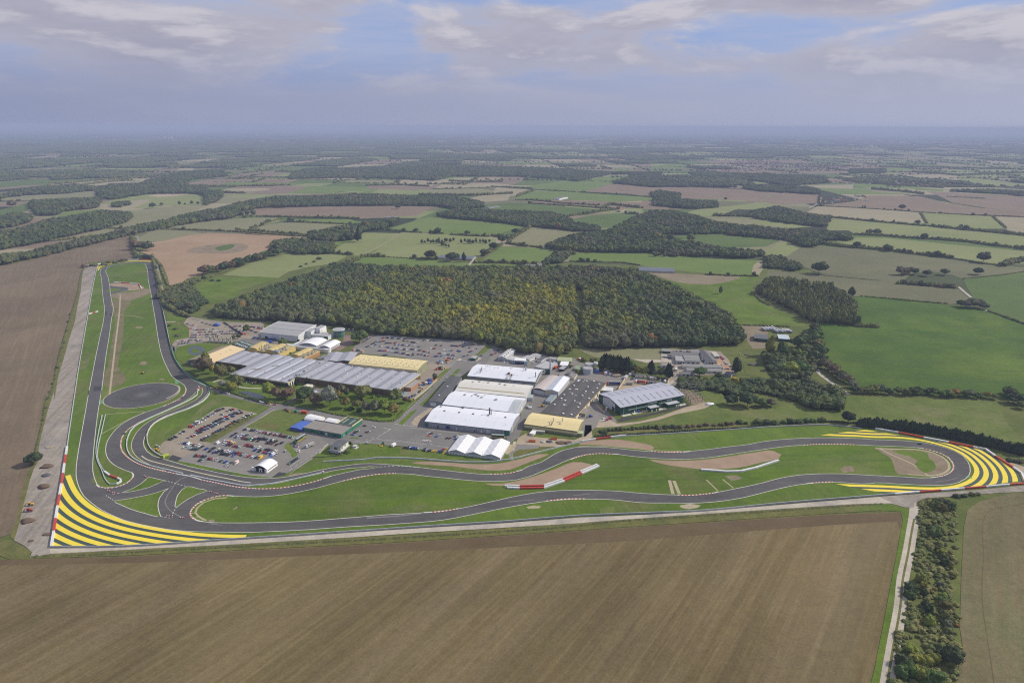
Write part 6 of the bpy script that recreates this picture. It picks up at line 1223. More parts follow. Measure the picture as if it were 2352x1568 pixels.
for i, (x0, y0, x1, y1, x2, y2, lb) in enumerate(((1800, 470, 1875, 490, 1920, 460, 'white cabin block nearest the pale workshop'), (1880, 448, 1950, 465, 2010, 440, 'grey roofed cabin block behind the white one'), (1955, 490, 2000, 500, 2045, 462, 'dark roofed white cabin block with a row of windows'), (2075, 475, 2150, 490, 2165, 478, 'small pale cabin alone near the big wood'))):
    B = simple('cabin_block', lb, 'cabins', 'D %d %d D %d %d' % (x0, y0, x1, y1), 'D %d %d' % (x2, y2), 3.2, whit if i != 1 else lgrey_w, slate if i == 2 else plain('cabin_roof%d' % i, (.42, .41, .40), .8), [(0, 0), (.5, .4), (1, 0)], 'y')
    for k in range(5): B.panel('window', 'r' if i == 2 else 'f', 1 + k * 2.6, 2.2 + k * 2.6, 1.2, 2.2, dark)
B = simple('sawtooth_store', 'store with a roof of dark and pale bands beside the tall flue', 'store', 'D 1940 565 2065 595', 'D 2095 522', 3.6, lgrey_w, [MATS['pale_sheet'], steel_d], sum([[(k / 6, 0), ((k + .7) / 6, .9), ((k + .98) / 6, .1)] for k in range(6)], []) + [(1, 0)], 'y'); 
B = simple('barn', 'pale green roofed barn beside the two grey storage tanks', 'barn', 'Z 545 285 905 305', 'Z 1065 215', 5.2, plain('barn_green', (.36, .40, .22), .7), paleg, [(0, 0), (.45, 1.8), (1, 0)], 'y'); B.panel('door', 'r', 3, 6, .3, 4, dark)
B = simple('canopy_shed', 'bright white canopy roof in front of the pale green barn', 'canopy', 'Z 600 400 810 415', 'Z 900 310', 4.4, plain('canopy_open', (.10, .11, .10), .9), whit, [(0, 0), (1, .5)])
B = simple('canopy_shed', 'small grey canopy beside the orange tanker', 'canopy', 'Z 570 500 690 520', 'Z 740 435', 3.6, dark, grey_r, [(0, 0), (1, .3)])
B = simple('canopy_shed', 'tiny grey roofed bin store north of the tall flue', 'canopy', 'Z 415 355 515 365', 'Z 540 322', 3.0, navy, grey_r, [(0, 0), (1, .3)])
B = simple('store_hut', 'low sage green roofed hut beside the nearer tank', 'hut', 'Z 985 500 1150 520', 'Z 1210 440', 3.2, olive_w, plain('sage_roof', (.25, .33, .20), .8), [(0, 0), (1, .3)])
B = simple('flat_yard_block', 'flat roofed grey plant block between workshop and tanks', 'plant building', 'Z 560 700 990 750', 'Z 1085 635', 3.0, cream_p, felt2, [(0, 0), (1, .1)]); B.box('dark_cabin', B.L * .5, B.W * .6, 3.3, 4, 8, 1.8, steel_d); B.box('air_handler', B.L * .75, B.W * .3, 3.3, 2, 2, 1.2, silver)
B = simple('blue_grey_cabin', 'blue grey roofed cabin in the yard between sheds and workshop', 'cabin', 'E 425 830 475 838', 'E 525 775', 3.4, lgrey_w, plain('cabin_bluegrey', (.25, .31, .33), .6), [(0, 0), (1, .3)]); B.panel('window', 'f', 1, 2.4, 1.2, 2.2, dark)
B = simple('small_store', 'small green box store against the workshop wall', 'store', 'b 605 330 690 345', 'b 720 270', 3.6, olive_w, felt2, [(0, 0), (1, .1)]); B.panel('white_door', 'f', 1, 2.5, .3, 2.4, whit)
B = simple('link_annexe', 'grey annexe joined to the right end of the second white shed', 'annexe', 'T 1330 890 1470 895', 'T 1488 832', 4.4, lgrey_w, plain('annexe_sheet', (.38, .43, .42), .6), [(0, 0), (1, .3)]); B.panel('door', 'r', 1, 3, .3, 3, whit)
def tank(label, q, r, h):
    p = g(*q); o = empty('storage_tank', label, 'tank', (p.x, p.y, 0), 0, None); mb = MB(plain('tank_%d' % int(r * 10), (.40, .44, .48), .5, ridge=('z', 1.6, .25))); mb.cyl((0, 0, .2), r, h, 0, 32); mb.build('tank_shell', o)
    mb = MB(grey_r); mb.cyl((0, 0, h + .2), r * .98, .25, 0, 32, r * .93); mb.box((r * .4, 0, h + .4), 1, 1, .4); mb.build('tank_roof', o)
tank('nearer of the two round grey storage tanks', ('Z', 1345, 625), 6.2, 7.0); tank('farther round grey storage tank partly hidden by the nearer one', ('Z', 1390, 535), 5.8, 8.2)
o = empty('tall_flue', 'tall silver flue on a dark green box behind the brightest shed', 'flue', tuple(g('Z', 335, 650)), 0); mb = MB(silver); mb.cyl((0, 0, 0), .9, 19, 0, 10); mb.cyl((0, 1.6, 0), .6, 14, 0, 8); mb.build('flue_pipe', o); mb = MB(green_w); mb.box((-3.4, 0, 0), 5.5, 4.5, 6.5); mb.build('plant_box', o)
o = empty('dust_filter', 'pale blue filter tower on legs behind the brightest shed', 'filter tower', tuple(g('T', 1320, 265)), 0); mb = MB(plain('filter_blue', (.42, .52, .58), .5)); mb.box((0, 0, 3), 4, 4, 6.2); mb.build('housing', o)
for x, y in ((-1.8, -1.8), (1.8, -1.8), (1.8, 1.8), (-1.8, 1.8)): mb = MB(steel); mb.box((x, y, .2), .3, .3, 3); mb.build('leg', o)
# industrial yard at the edge of the wood
wfm = plain('yard_white', (.52, .52, .50), .8); rf1 = plain('yard_dark_roof', (.15, .15, .155), .85); rf2 = plain('yard_grey_roof', (.24, .24, .23), .85)
for lb, f, b, z, rm, ax, rs in (('dark flat roofed unit of the yard by the wood, longest at the back', 'a 880 830 1400 860', 'a 1400 765', 4, rf1, 'y', .3), ('grey pitched roofed unit in the middle of the yard by the wood', 'a 1135 905 1420 915', 'a 1400 810', 4.5, rf2, 'y', 1.2), ('pale flat roofed unit with a dark doorway facing the lane', 'a 960 905 1140 915', 'a 1130 830', 4, plain('stained_flat', (.36, .35, .34), .9), 'y', .2),
                              ('steep dark roofed hall running back towards the wood', 'a 1560 920 1730 920', 'a 1640 720', 4, rf1, 'x', 2.2), ('long low grey roofed range across the yard', 'a 1085 1020 1840 1040', 'a 1835 985', 3.4, rf2, 'y', .9), ('front low range half hidden by a bushy tree', 'a 1170 1090 1830 1110', 'a 1830 1060', 3.2, rf2, 'y', .8), ('small white walled office nearest the scrub', 'a 1050 1160 1300 1165', 'a 1300 1120', 3.0, rf1, 'y', .8),
                              ('green fronted garage at the north west corner of the yard', 'a 700 725 860 735', 'a 900 690', 3.4, rf2, 'y', .3), ('grey hipped shed behind the yard', 'a 1250 750 1400 760', 'a 1400 700', 3.6, rf2, 'y', 1.4), ('rusty pale lean to beside the steep roofed hall', 'a 1690 820 1780 820', 'a 1740 740', 3.4, plain('rusty_sheet', (.48, .46, .38), .8), 'y', .3),
                              ('dark shed on the west side of the yard lane', 'a 680 1000 930 1000', 'a 930 965', 3.0, rf2, 'y', .5), ('small slate shed at the south east of the yard', 'a 1870 1150 2000 1180', 'a 1960 1110', 3.0, rf1, 'y', .9)):
    B = simple('yard_unit', lb, 'industrial unit', f, b, z, wfm if 'green' not in lb else green_w, rm, [(0, 0), (.5, rs), (1, 0)] if rs > .4 else [(0, 0), (1, rs)], ax)
    for k in range(3): x = B.L * (.15 + .3 * k); B.panel('door' if k == 1 else 'window', 'f', x, x + min(2.6, B.L * .15), .3 if k == 1 else 1.2, 2.6, dark)
# depot with parked trailers on the sandy ground
B = simple('depot_shed', 'dark green shed on the sandy yard beyond the wood', 'shed', 'M 655 632 740 640', 'M 742 612', 4.5, green_w, slate, [(0, 0), (.5, .8), (1, 0)]); B.panel('door', 'f', 3, 6, .3, 3.6, dark)
B = simple('depot_shed', 'pale blue roofed shed among the parked trailers', 'shed', 'M 810 635 880 640', 'M 880 615', 4, green_w, plain('iceblue', (.50, .58, .64), .5), [(0, 0), (1, .3)]); B.panel('door', 'f', 3, 6, .3, 3, dark)
for i, (x, y) in enumerate(((715, 583), (735, 581), (755, 580), (775, 577), (790, 595), (808, 592), (822, 596), (840, 593), (858, 592), (876, 596))):
    p = g('M', x, y); o = empty('parked_trailer', 'white box trailer parked on the sandy yard, %s from the left' % ['first', 'second', 'third', 'fourth', 'fifth', 'sixth', 'seventh', 'eighth', 'ninth', 'tenth'][i], 'trailer', (p.x, p.y, 0), radians(100), 'trailers parked on the sandy yard')
    mb = MB(lgrey_w, dark, tyre_k); mb.box((0, 0, 1.2), 12, 2.6, 2.8); mb.box((0, 0, .9), 11, 2, .3, 1); mb.box((-4, 0, .3), 2, 2.4, .8, 2); mb.build('trailer_body', o)
# barns and farms in the fields
dk = plain('glasshouse', (.13, .15, .17), .4)
for lb, f, b, z in (('long low poultry barn behind trees at the near end of the pasture', 'J 752 975 990 985', 'J 985 965', 4), ('white walled stable row north of the big wood', 'J 1345 1030 1410 1032', 'J 1415 1020', 3.5), ('small grey barn at the right end of the stable row', 'J 1430 1030 1460 1030', 'J 1462 1012', 5), ('long dark glasshouse strip east of the big wood', 'J 2110 1062 2352 1070', 'J 2352 1045', 3.5), ('pale sheds north of the olive field', 'J 395 706 465 708', 'J 465 697', 4),
                    ('rows of grey low sheds on the green slope', 'J 1105 641 1180 630', 'J 1185 622', 2.5), ('white farmhouse among trees in the middle distance', 'J 1540 578 1575 580', 'J 1575 565', 6), ('distant white farm at the field edge', 'J 1130 298 1185 300', 'J 1185 290', 5), ('red brick farmhouse beside the small eastern church trees', 'J 1960 658 1985 660', 'J 1985 648', 5), ('yellow walled cottage in the eastern lane', 'J 2180 612 2210 614', 'J 2210 604', 5)):
    B = simple('farm_building', lb, 'farm building', f, b, z, whit if 'white' in lb else plain('fw%d' % (len(lb)), (.42, .40, .36), .8), dk if 'glass' in lb or 'poultry' in lb else (tile_r if 'brick' in lb or 'yellow' in lb else tilegrey), [(0, 0), (.5, 1.6 if z > 3 else .6), (1, 0)])
    B.panel('door', 'f', B.L * .4, B.L * .4 + 2, .3, 2.6, dark)
# hamlet and town
def house_me(w, l, h, rise, wm, rm):
    mb = MB(wm, rm, dark)
    for a, b, c_, d_ in (((-l / 2, -w / 2), (l / 2, -w / 2), 0, 0), ((l / 2, -w / 2), (l / 2, w / 2), 0, 0), ((l / 2, w / 2), (-l / 2, w / 2), 0, 0), ((-l / 2, w / 2), (-l / 2, -w / 2), 0, 0)): mb.poly([(a[0], a[1], 0), (b[0], b[1], 0), (b[0], b[1], h), (a[0], a[1], h)], 0)
    for s_ in (-1, 1): mb.poly([(s_ * l / 2, -w / 2, h), (s_ * l / 2, w / 2, h), (s_ * l / 2, 0, h + rise)], 0)
    mb.poly([(-l / 2 - .4, -w / 2 - .4, h - .1), (l / 2 + .4, -w / 2 - .4, h - .1), (l / 2 + .4, 0, h + rise), (-l / 2 - .4, 0, h + rise)], 1); mb.poly([(l / 2 + .4, w / 2 + .4, h - .1), (-l / 2 - .4, w / 2 + .4, h - .1), (-l / 2 - .4, 0, h + rise), (l / 2 + .4, 0, h + rise)], 1)
    mb.box((l * .3, 0, h + rise * .6), .9, .9, rise * .8, 0)
    for x in (-l * .3, 0, l * .3): mb.box((x, -w / 2 - .03, 1), 1.3, .06, 1.4, 2)
    return mb.me('house')
HM = [house_me(8, 11, 5, 3, plain('brick_house', (.30, .17, .12), .9), tile_r), house_me(7, 9, 5, 3, cream_p, tilegrey), house_me(8, 14, 3, 3, white_w, tile_r), house_me(7, 10, 5, 3, MATS['brick_house'], tilegrey)]
hl = ['red tiled brick house', 'cream house with a grey roof', 'long white cottage with red tiles', 'brick house with a grey roof']
ordn = lambda n: {1: 'first', 2: 'second', 3: 'third', 4: 'fourth', 5: 'fifth', 6: 'sixth', 7: 'seventh', 8: 'eighth', 9: 'ninth', 10: 'tenth', 11: 'eleventh', 12: 'twelfth'}.get(n, '%d%s' % (n, 'th' if n % 100 in (11, 12, 13) else {1: 'st', 2: 'nd', 3: 'rd'}.get(n % 10, 'th')))
hp = []
for i in range(24):
    x = 1085 + i * 12.2 + rb.uniform(-4, 4); y = 545 + rb.uniform(-14, 26) - (6 if i > 16 else 0); hp.append((x, y))
for i, (x, y) in enumerate(hp):
    k = rb.choice([0, 0, 1, 2, 3]); p = g('K', x, y); o = link('house', HM[k], loc=(p.x, p.y, 0)); o.rotation_euler = (0, 0, rb.uniform(0, 3.1)); tag(o, '%s, %s house from the west in the eastern hamlet' % (hl[k], ordn(i + 1)), 'house', 'houses of the eastern hamlet')
def town(name, label, polys, n, yr=(0, 0)):
    mbv, mbf, mbm = [], [], []; mats = [white_w, MATS['brick_house'], tile_r, tilegrey, cream_p, dark]; MBt = MB(*mats)
    for s in polys:
        px = PP(s); wp = P(s); x0, x1 = min(p.x for p in wp), max(p.x for p in wp); y0, y1 = min(p.y for p in wp), max(p.y for p in wp); c_ = 0; tr = 0
        while c_ < n and tr < n * 30:
            tr += 1; x, y = rb.uniform(x0, x1), rb.uniform(y0, y1)
            if not inside(*proj((x, y, 0)), px): continue
            a = rb.choice([.3, 1.87]) + rb.uniform(-.2, .2); L_, W_ = rb.uniform(9, 16), rb.uniform(7, 9); wm = rb.choice([0, 1, 1, 4]); rm = rb.choice([2, 3, 3]); ca, sa = cos(a), sin(a); f_ = lambda u, v, z: Vector((x + u * ca - v * sa, y + u * sa + v * ca, z))
            MBt.box((x, y, 0), L_, W_, 5, wm, a); MBt.poly([f_(-L_ / 2, -W_ / 2, 5), f_(L_ / 2, -W_ / 2, 5), f_(L_ / 2, 0, 8), f_(-L_ / 2, 0, 8)], rm); MBt.poly([f_(L_ / 2, W_ / 2, 5), f_(-L_ / 2, W_ / 2, 5), f_(-L_ / 2, 0, 8), f_(L_ / 2, 0, 8)], rm); c_ += 1
    tag(MBt.build(name), label, 'town', None, 'stuff')
town('town', 'town of pale and red roofed houses beyond the eastern woods', ['K 340 365 420 325 700 300 860 320 840 360 600 375', 'K 880 345 930 325 1200 330 1240 350 1000 365'], 300)
town('village', 'strung out village half hidden by trees east of the hamlet', ['K 1130 445 1300 425 1900 440 1880 468 1500 470'], 70)
town('city', 'far pale city spread along the western horizon', ['I 0 250 0 215 500 215 1000 205 1400 205 1400 225 900 235 400 240', 'I 50 360 60 345 380 345 380 360', 'I 1780 215 1780 205 2150 205 2150 225', 'I 400 300 420 280 800 290 800 320'], 150)
for i, x in enumerate((1108, 1133, 1152)):
    p = g('I', x, 178); mb = MB(whit, dark); mb.box((0, 0, 0), 28, 20, 45)
    for z in range(6, 44, 6): mb.box((0, -10.1, z), 24, .2, 2, 1)
    o = mb.build('tower_block', loc=(p.x, p.y, 0)); tag(o, '%s of three pale tower blocks on the far western horizon' % ('westernmost', 'middle', 'easternmost')[i], 'tower block', 'three tower blocks far away')

# ---------------------------------------------------------------- yards, roads and lawns of the works
def gs(name, s, m, z, sm=False): return sheet(name, P(s), m, z, closed_smooth=sm, step=4)
GZ = 0.385
gs('works_grounds', 'C 240 500 350 240 450 170 700 225 1200 235 D 60 200 400 250 900 280 1400 290 1620 300 1700 360 2352 460 E 740 430 940 480 1250 600 1500 620 1650 590 1760 720 1960 850 1400 970 1100 1060 960 1030 900 1100 880 1180 700 1225 380 1300 170 1330 D 1590 1550 1030 1480 560 1400 80 1375 R 1300 1030 F 1920 660 1700 830 1560 900 1400 942 1150 915 900 868 600 800 415 770 520 640 780 560 1250 290 1390 200 C 1000 1040 620 900 360 700', rough_g, GZ - .012)
gs('garden_lawn', 'C 350 720 640 885 1100 1045 1400 1080 1480 1095 2000 1175 2352 1245 D 200 1120 440 1140 620 990 700 920 640 860 500 840 C 2352 930 1520 830 1440 880 830 790 690 660 360 700', lush, GZ)
gs('ornamental_lawn', 'C 250 525 310 475 450 448 640 450 655 520 560 575 400 645 285 635', lush, GZ)  # lawn of the ornamental garden, in the common lush grass
gs('grass_mound', 'C 180 290 240 250 330 270 400 330 415 400 300 420 240 480 215 420', lush, GZ, True)
gs('grass_mound', 'A 1420 760 1500 780 1600 800 1560 820 1430 830', lush, GZ)
gs('car_park', 'F 470 738 630 615 780 580 1000 460 1110 415 1280 440 1500 480 1640 520 1690 480 1740 455 1740 380 2352 360 2352 600 2200 560 2010 600 1920 660 1830 740 1700 830 1560 900 1400 938 1150 913 900 866 600 800 415 770', lot, GZ + .008)
gs('gravel_car_park', 'F 470 738 400 722 300 712 232 680 228 630 265 575 340 530 420 475 530 405 640 345 720 285 800 235 890 203 960 200 1020 212 1110 240 1240 268 1250 285 1180 290 1080 335 760 510 650 560 770 580 690 630', glot, GZ + .012)
gs('verge_strip', 'F 690 568 700 545 740 515 920 415 1100 325 1190 298 1240 312 1110 385 950 475 790 568', verge, GZ + .016)
gs('lane', 'F 770 585 1000 450 1250 297 1390 208 1440 185 1570 215 1480 238 1410 248 1330 290 1110 418 1000 475 800 592', road, GZ + .02)
gs('inner_road', 'C 610 890 640 903 800 968 1100 1060 1400 1093 1480 1102 1900 1182 2352 1258 D 0 1100 200 1132 450 1152 500 1112 640 985 700 930 880 760 1050 592 1090 500 1220 470 1330 470 1480 325 1595 318 1570 370 1440 500 1420 540 1300 560 1180 660 960 900 780 1190 1300 1240 1650 1290 1830 1080 1850 1130 1740 1310 1680 1372 1590 1545 1030 1480 560 1400 210 1372 80 1372 R 1540 1020 1280 1040 1150 960 F 2010 600 1740 380 C 1640 1190 1520 1160 1400 1130 1290 1122 830 1012 720 985 650 945', road, GZ + .016)
gs('top_car_park', 'D 55 345 130 290 215 240 400 258 800 290 1180 310 1372 345 1430 335 1330 430 1240 490 1140 480 1060 570 1030 590 900 560 840 540 560 470 230 440 0 420', lot, GZ + .02)
gs('service_yard', 'D 830 520 1050 560 1030 600 900 720 680 910 560 880 480 840 745 645', glot, GZ + .024)
gs('west_car_park', 'C 270 420 410 390 405 290 350 245 390 190 460 205 700 235 900 250 1200 245 1150 340 1160 420 1450 440 1440 480 1100 530 1000 500 900 430 640 440 420 462 260 500 230 470', glot, GZ + .008)
gs('paved_court', 'S 1960 470 2100 480 2100 560 2180 650 2000 720 1880 800 1700 790 1680 760 1920 650 1950 580', brick_p, GZ + .024)
gs('works_road', 'C 900 430 980 400 1160 420 1300 440 1440 450 1430 500 1200 480 1000 470', road, GZ + .026)
gs('east_yard', 'D 1440 510 1500 400 1600 400 1800 400 2080 450 2200 480 2352 480 E 740 460 800 490 900 520 1250 620 1480 640 1620 600 1690 640 1690 700 1500 650 930 760 930 850 1090 1010 1100 1040 960 1000 900 1080 800 1170 380 1000 230 1050 170 1180 D 1850 1100 1900 930 1790 1060 1740 1050 1920 780 2000 600 1300 545', lot, GZ + .01)
gs('bare_yard', 'E 170 1180 240 1140 330 1170 600 1190 700 1200 790 1165 800 1060 860 1060 870 1180 700 1222 560 1262 380 1262 150 1250', sand, GZ + .014); gs('bare_yard', 'E 60 1300 120 1240 380 1250 360 1280 180 1290 120 1320 130 1400 100 1380', lot, GZ + .015)
gs('yard_tarmac', 'E 60 1215 170 1185 235 1055 395 950 440 860 430 760 300 760 310 830 200 960 100 1150', road, GZ + .022)
gs('grass_patch', 'E 300 1168 345 1140 560 1160 640 1178 560 1190 420 1180', lush, GZ + .02)
gs('building_site', 'E 900 1085 940 1010 1010 1000 1100 1045 1300 1030 1500 980 1750 890 1960 840 2020 860 1920 905 1650 960 1500 1010 1300 1045 1100 1075', sand, GZ + .016); gs('building_site', 'E 1660 690 1720 700 1900 800 1930 850 1800 870 1740 790', bare, GZ + .015)
gs('building_site', 'E 1090 740 1180 640 1300 640 1450 640 1330 690 1180 720', sand, GZ + .018)
gs('yard_ground', 'a 680 690 900 690 1400 700 1800 740 1960 900 2040 1100 2080 1180 1980 1180 1840 1170 1000 1200 980 1330 800 1330 880 1180 900 1000 680 960', glot, GZ + .012); gs('yard_concrete', 'a 685 760 870 760 960 950 680 920', conc2, GZ + .02); gs('yard_dirt', 'a 1720 960 1800 800 1950 960 2040 1120 1980 1160 1850 1050', G_('orange_dirt', (.36, .22, .12), (.42, .27, .16), .08), GZ + .02)
gs('grass_median', 'D 500 1168 540 1180 625 1100 702 1022 690 1014 640 1040 560 1110', lush, GZ + .03); gs('grass_median', 'D 722 975 775 972 960 790 1160 597 1125 588 1070 640 900 800', lush, GZ + .03); gs('grass_verge', 'D 895 712 1045 590 1010 588 930 650', lush, GZ + .03); gs('grass_median', 'D 1350 445 1400 430 1530 325 1490 325', lush, GZ + .03)
gs('kerbed_island', 'D 1110 500 1150 480 1175 490 1150 505', conc2, GZ + .03); gs('kerbed_island', 'D 1230 505 1260 480 1350 470 1380 480 1330 510', conc2, GZ + .03)
gs('sandy_strip', 'D 640 1170 680 1100 850 990 860 1010 740 1120 700 1190', sand, GZ + .03)
gs('rough_lawn', 'F 1320 295 1410 252 1500 250 1740 310 1740 340 1600 375 1590 420 1700 490 1640 515 1500 478 1280 438 1150 412', meadow, GZ + .03); gs('grass_island', 'Q 690 265 760 190 850 135 900 220 940 330 1080 570 960 640 880 500', lush, GZ + .03, True)
gs('tower_lawn', 'R 280 1370 520 1210 690 1090 1040 1300 1180 1180 1250 1160 1460 1030 2352 1130 2352 1290 1200 1310 600 1380', lush, GZ + .03); gs('grass_patch', 'R 1150 900 1210 870 1420 895 1340 920', lush, GZ + .03)
gs('lawn', 'D 420 960 560 960 590 985 480 990', lush, GZ + .03); gs('court', 'd 660 170 830 190 790 230 690 265 600 300 430 320 460 220 520 190', road, GZ + .01)
gs('worn_grass', 'F 1260 390 1400 370 1480 400 1440 440 1340 430', verge, GZ + .034, True)
gs('scraped_ground', 'M 560 720 640 700 760 830 800 880 700 880 600 850', bare, .34); gs('scraped_ground', 'H 2180 380 2352 440 2352 500 2290 450', sand, Z2 - .01)
gs('pond', 'C 925 965 990 955 1080 965 1180 998 1185 1030 1090 1036 1000 1012 940 985', watm, GZ + .02, True); gs('moat', 'C 400 520 450 482 530 490 572 520 550 555 480 580 415 560', watm, GZ + .02, True); gs('moat_island', 'C 440 525 470 505 505 520 505 550 465 560 442 548', lush, GZ + .03, True)
for s, wd, m in (('C 395 182 480 195 600 215 900 240 1200 245', 3, conc), ('D -60 190 220 215 500 258 900 292 1400 300 1650 312', 3.2, road), ('C 230 490 245 540 300 470 450 455 640 435', 2.6, road), ('d 300 400 380 350 440 310', 2.2, road), ('C 660 860 720 840 800 870 1000 920 1160 925', 1.6, conc2), ('A 1425 830 1500 828', 2, conc2),
                 ('F 1440 232 1400 250 1330 295 1110 418', .5, conc2), ('E 780 1290 800 1250', .01, conc2), ('F 1900 690 1990 590', .8, conc2), ('D 1700 1440 1725 1350', 1.5, conc2), ('a 870 1200 990 1215', 3.4, road), ('E 1560 690 1640 640', 3, conc2)):
    ribbon('path', P(s), wd, wd, GZ + .036, m, step=4)
# painted markings of roads and car parks
ML = GZ + .05
for s in ('D 90 1352 190 1325 320 1275 420 1225', 'D 560 1080 700 940 850 790 1050 600', 'D 640 1150 800 1010 950 850', 'F 1590 870 1700 790 1860 690 1960 605', 'F 2030 585 2150 565 2352 560'):
    ribbon('centre_dashes', P(s), .14, .14, ML, pw, 'skip', 3.5, sm=False)
for s in ('D 100 1370 280 1315 350 1270 430 1218', 'D 280 1325 500 1345 1040 1412', 'F 1590 905 1700 825 1830 742', 'F 1590 830 1700 748', 'D 600 1000 690 920', 'Y 130 220 420 30', 'D 620 1205 1130 1260', 'F 600 800 1150 913 1400 938'):
    ribbon('road_line', P(s), .16, .16, ML, pw, sm=False)
for s in ('D 470 1165 540 1178', 'D 550 1178 760 1202', 'D 1040 640 1160 655', 'D 1180 505 1370 530', 'D 1150 495 1230 500', 'R 1970 660 2120 690'):
    ribbon('crossing_marks', P(s), .45, .45, ML, pw, 'skip', .8, sm=False)
def bays(cr, x0, y0, x1, y1, n, dx, dy, both=True):
    mb = MB(pw2); a, b = g(cr, x0, y0), g(cr, x1, y1); c = g(cr, x0 + dx, y0 + dy); d = (c - a).normalized() * 4.8; d.z = 0
    ribbon_mb(mb, [a, b], .09, .09, ML)
    for i in range(n + 1):
        p = a.lerp(b, i / n); ribbon_mb(mb, [p - d if both else p, p + d], .08, .08, ML)
    mb.build('parking_lines')['kind'] = 'structure'
bays('X', 0, 800, 1600, 1020, 22, 60, -40); bays('X', 0, 1040, 1290, 1290, 18, 60, -40); bays('X', 850, 1110, 1460, 1220, 8, 60, -40); bays('X', 1000, 1040, 1450, 1140, 6, 60, -40); bays('X', 700, 240, 2300, 440, 24, 60, -40); bays('X', 200, 480, 2100, 790, 28, 60, -40); bays('D', 690, 1285, 1120, 1325, 14, 25, -25); bays('D', 640, 1330, 1060, 1385, 12, 25, -25); bays('Q', 1110, 330, 1280, 560, 8, -60, 8, False); bays('Q', 1250, 120, 1370, 370, 7, 60, -12, False); bays('Q', 1410, 90, 1700, 300, 5, -50, 12, False)
bays('X', 1900, 1000, 2300, 1090, 5, 60, -40); bays('F', 1130, 425, 1640, 515, 20, 30, -20, False)
# ---------------------------------------------------------------- barriers and fences
def alt_wall(name, label, s, cols, cr, th=1.3, h=1.3, z0=0.3):
    """one barrier made of coloured lengths; s: 'x y x y ...' break points in crop cr"""
    v = [float(t) for t in s.split()]; q = [g(cr, v[i], v[i + 1]) for i in range(0, len(v), 2)]; o = empty(name, label, 'barrier', tuple(q[0]))
    for i, c in enumerate(cols):
        a, b = q[i] - q[0], q[i + 1] - q[0]; sp = smooth([a, b], False, 4); mb = MB({'w': tyre_w, 'r': tyre_r, 'g': barrier_g}[c]); wallstrip(mb, sp, z0, z0 + h, th)
        part = mb.build('white_section' if c == 'w' else 'red_section', o)
    return o
alt_wall('tyre_barrier', 'red and white tyre wall along the west edge of the striped corner', '563 605 552 675 540 748 530 830 515 918 500 1010 483 1103 467 1208 452 1315 431 1442', 'wrwrwrwrw', 'B', 1.6, 1.5)
alt_wall('tyre_barrier', 'red and white tyre wall along the far side of the eastern hairpin', '0 262 365 325 765 405 1160 478 1550 556 1738 586 1895 700 2180 876 2310 968 2370 1110', 'wrwrwwrww', 'U', 1.6, 1.6)
alt_wall('tyre_barrier', 'low red and white tyre wall on the near side of the eastern hairpin', '1635 594 1770 582 1890 573 2020 562 2140 553 2270 541 2400 532 2520 520', 'wrwrwrw', 'H', 1.2, 1.3)
alt_wall('tyre_barrier', 'red and white barrier around the far northern hairpin', '836 340 920 320 1060 305 1190 297 1300 305', 'wrwr', 'A', 1.8, 1.6)
alt_wall('tyre_barrier', 'short red and white tyre wall near the construction access', '765 1220 900 1199 1040 1180 1187 1164', 'wrw', 'E', 1.2, 1.8)
alt_wall('tyre_barrier', 'front row of the red and white tyre wall in the gravel bend', '1230 692 1330 698 1520 694 1680 640 1818 580 1952 522', 'wrwrw', 'G', 1.5, 1.5)
alt_wall('tyre_barrier', 'back row of the red and white tyre wall in the gravel bend', '1213 682 1240 677 1330 682 1520 678 1668 627 1805 568 1938 512', 'wwrwrw', 'G', 1.2, 1.6)
alt_wall('tyre_barrier', 'white tyre wall bent round the second gravel trap', '560 460 600 462 700 470 780 468 860 450 990 408', 'wwwww', 'H', 1.8, 1.5)
alt_wall('tyre_barrier', 'red and white barrier behind the small chicane loop', '975 492 1038 498 1115 503 1190 508', 'wrw', 'A', 1.6, 1.6); alt_wall('tyre_barrier', 'short angled red and white barrier east of the chicane loop', '1190 508 1200 528 1213 548', 'rw', 'A', 1.6, 1.6)
alt_wall('tyre_barrier', 'short red and white barrier jutting from the western fence', '757 766 788 757 815 750 838 742', 'wrw', 'A', 1.6, 1.5)
alt_wall('tyre_barrier', 'curled red and white barrier end beside the first corner', '875 812 920 845 985 868 1010 880 1014 892 1000 906 975 916', 'wrwwww', 'B', 1.4, 1.4)
alt_wall('tyre_barrier', 'red and white crash cushion at the northern end of the pit wall', '1652 133 1662 128 1668 118', 'wr', 'B', 2.2, 1.5); alt_wall('tyre_barrier', 'red and white crash cushion at the eastern end of the pit wall', '1938 893 1948 889 1954 887', 'wr', 'F', 2.2, 1.5)
def fence(name, label, s, h=1.2, th=.35, m=barrier_g, cat='guard rail', mesh_top=None, z0=.2):
    q = smooth(P(s), False, 8); o = q[0].copy(); mb = MB(m); wallstrip(mb, [p - o for p in q], z0, h, th); return tag(mb.build(name, loc=tuple(o)), label, cat)
rail = plain('pale_rail', (.50, .55, .54), .5)
fence('guard_rail', 'pale guard rail down the whole western side of the circuit', 'A 836 338 805 480 762 720 722 950 682 1180 B 563 600', 1.3, .5, rail)
fence('guard_rail', 'long grey guard rail between the southern straight and the perimeter road', 'B 430 1443 O 700 402 1700 342 2352 300 G 600 995 1200 958 1800 912 2352 889 H 500 690 1000 645 1635 594', 1.7, .6)
fence('guard_rail', 'grey guard rail behind the gravel traps below the marquee', 'F 1940 783 2150 770 2352 762 G 200 459 300 457 450 460 600 470 750 482 900 491 1050 491 1250 470 1400 433 1600 383 1810 333', 1.6, .6, rail)
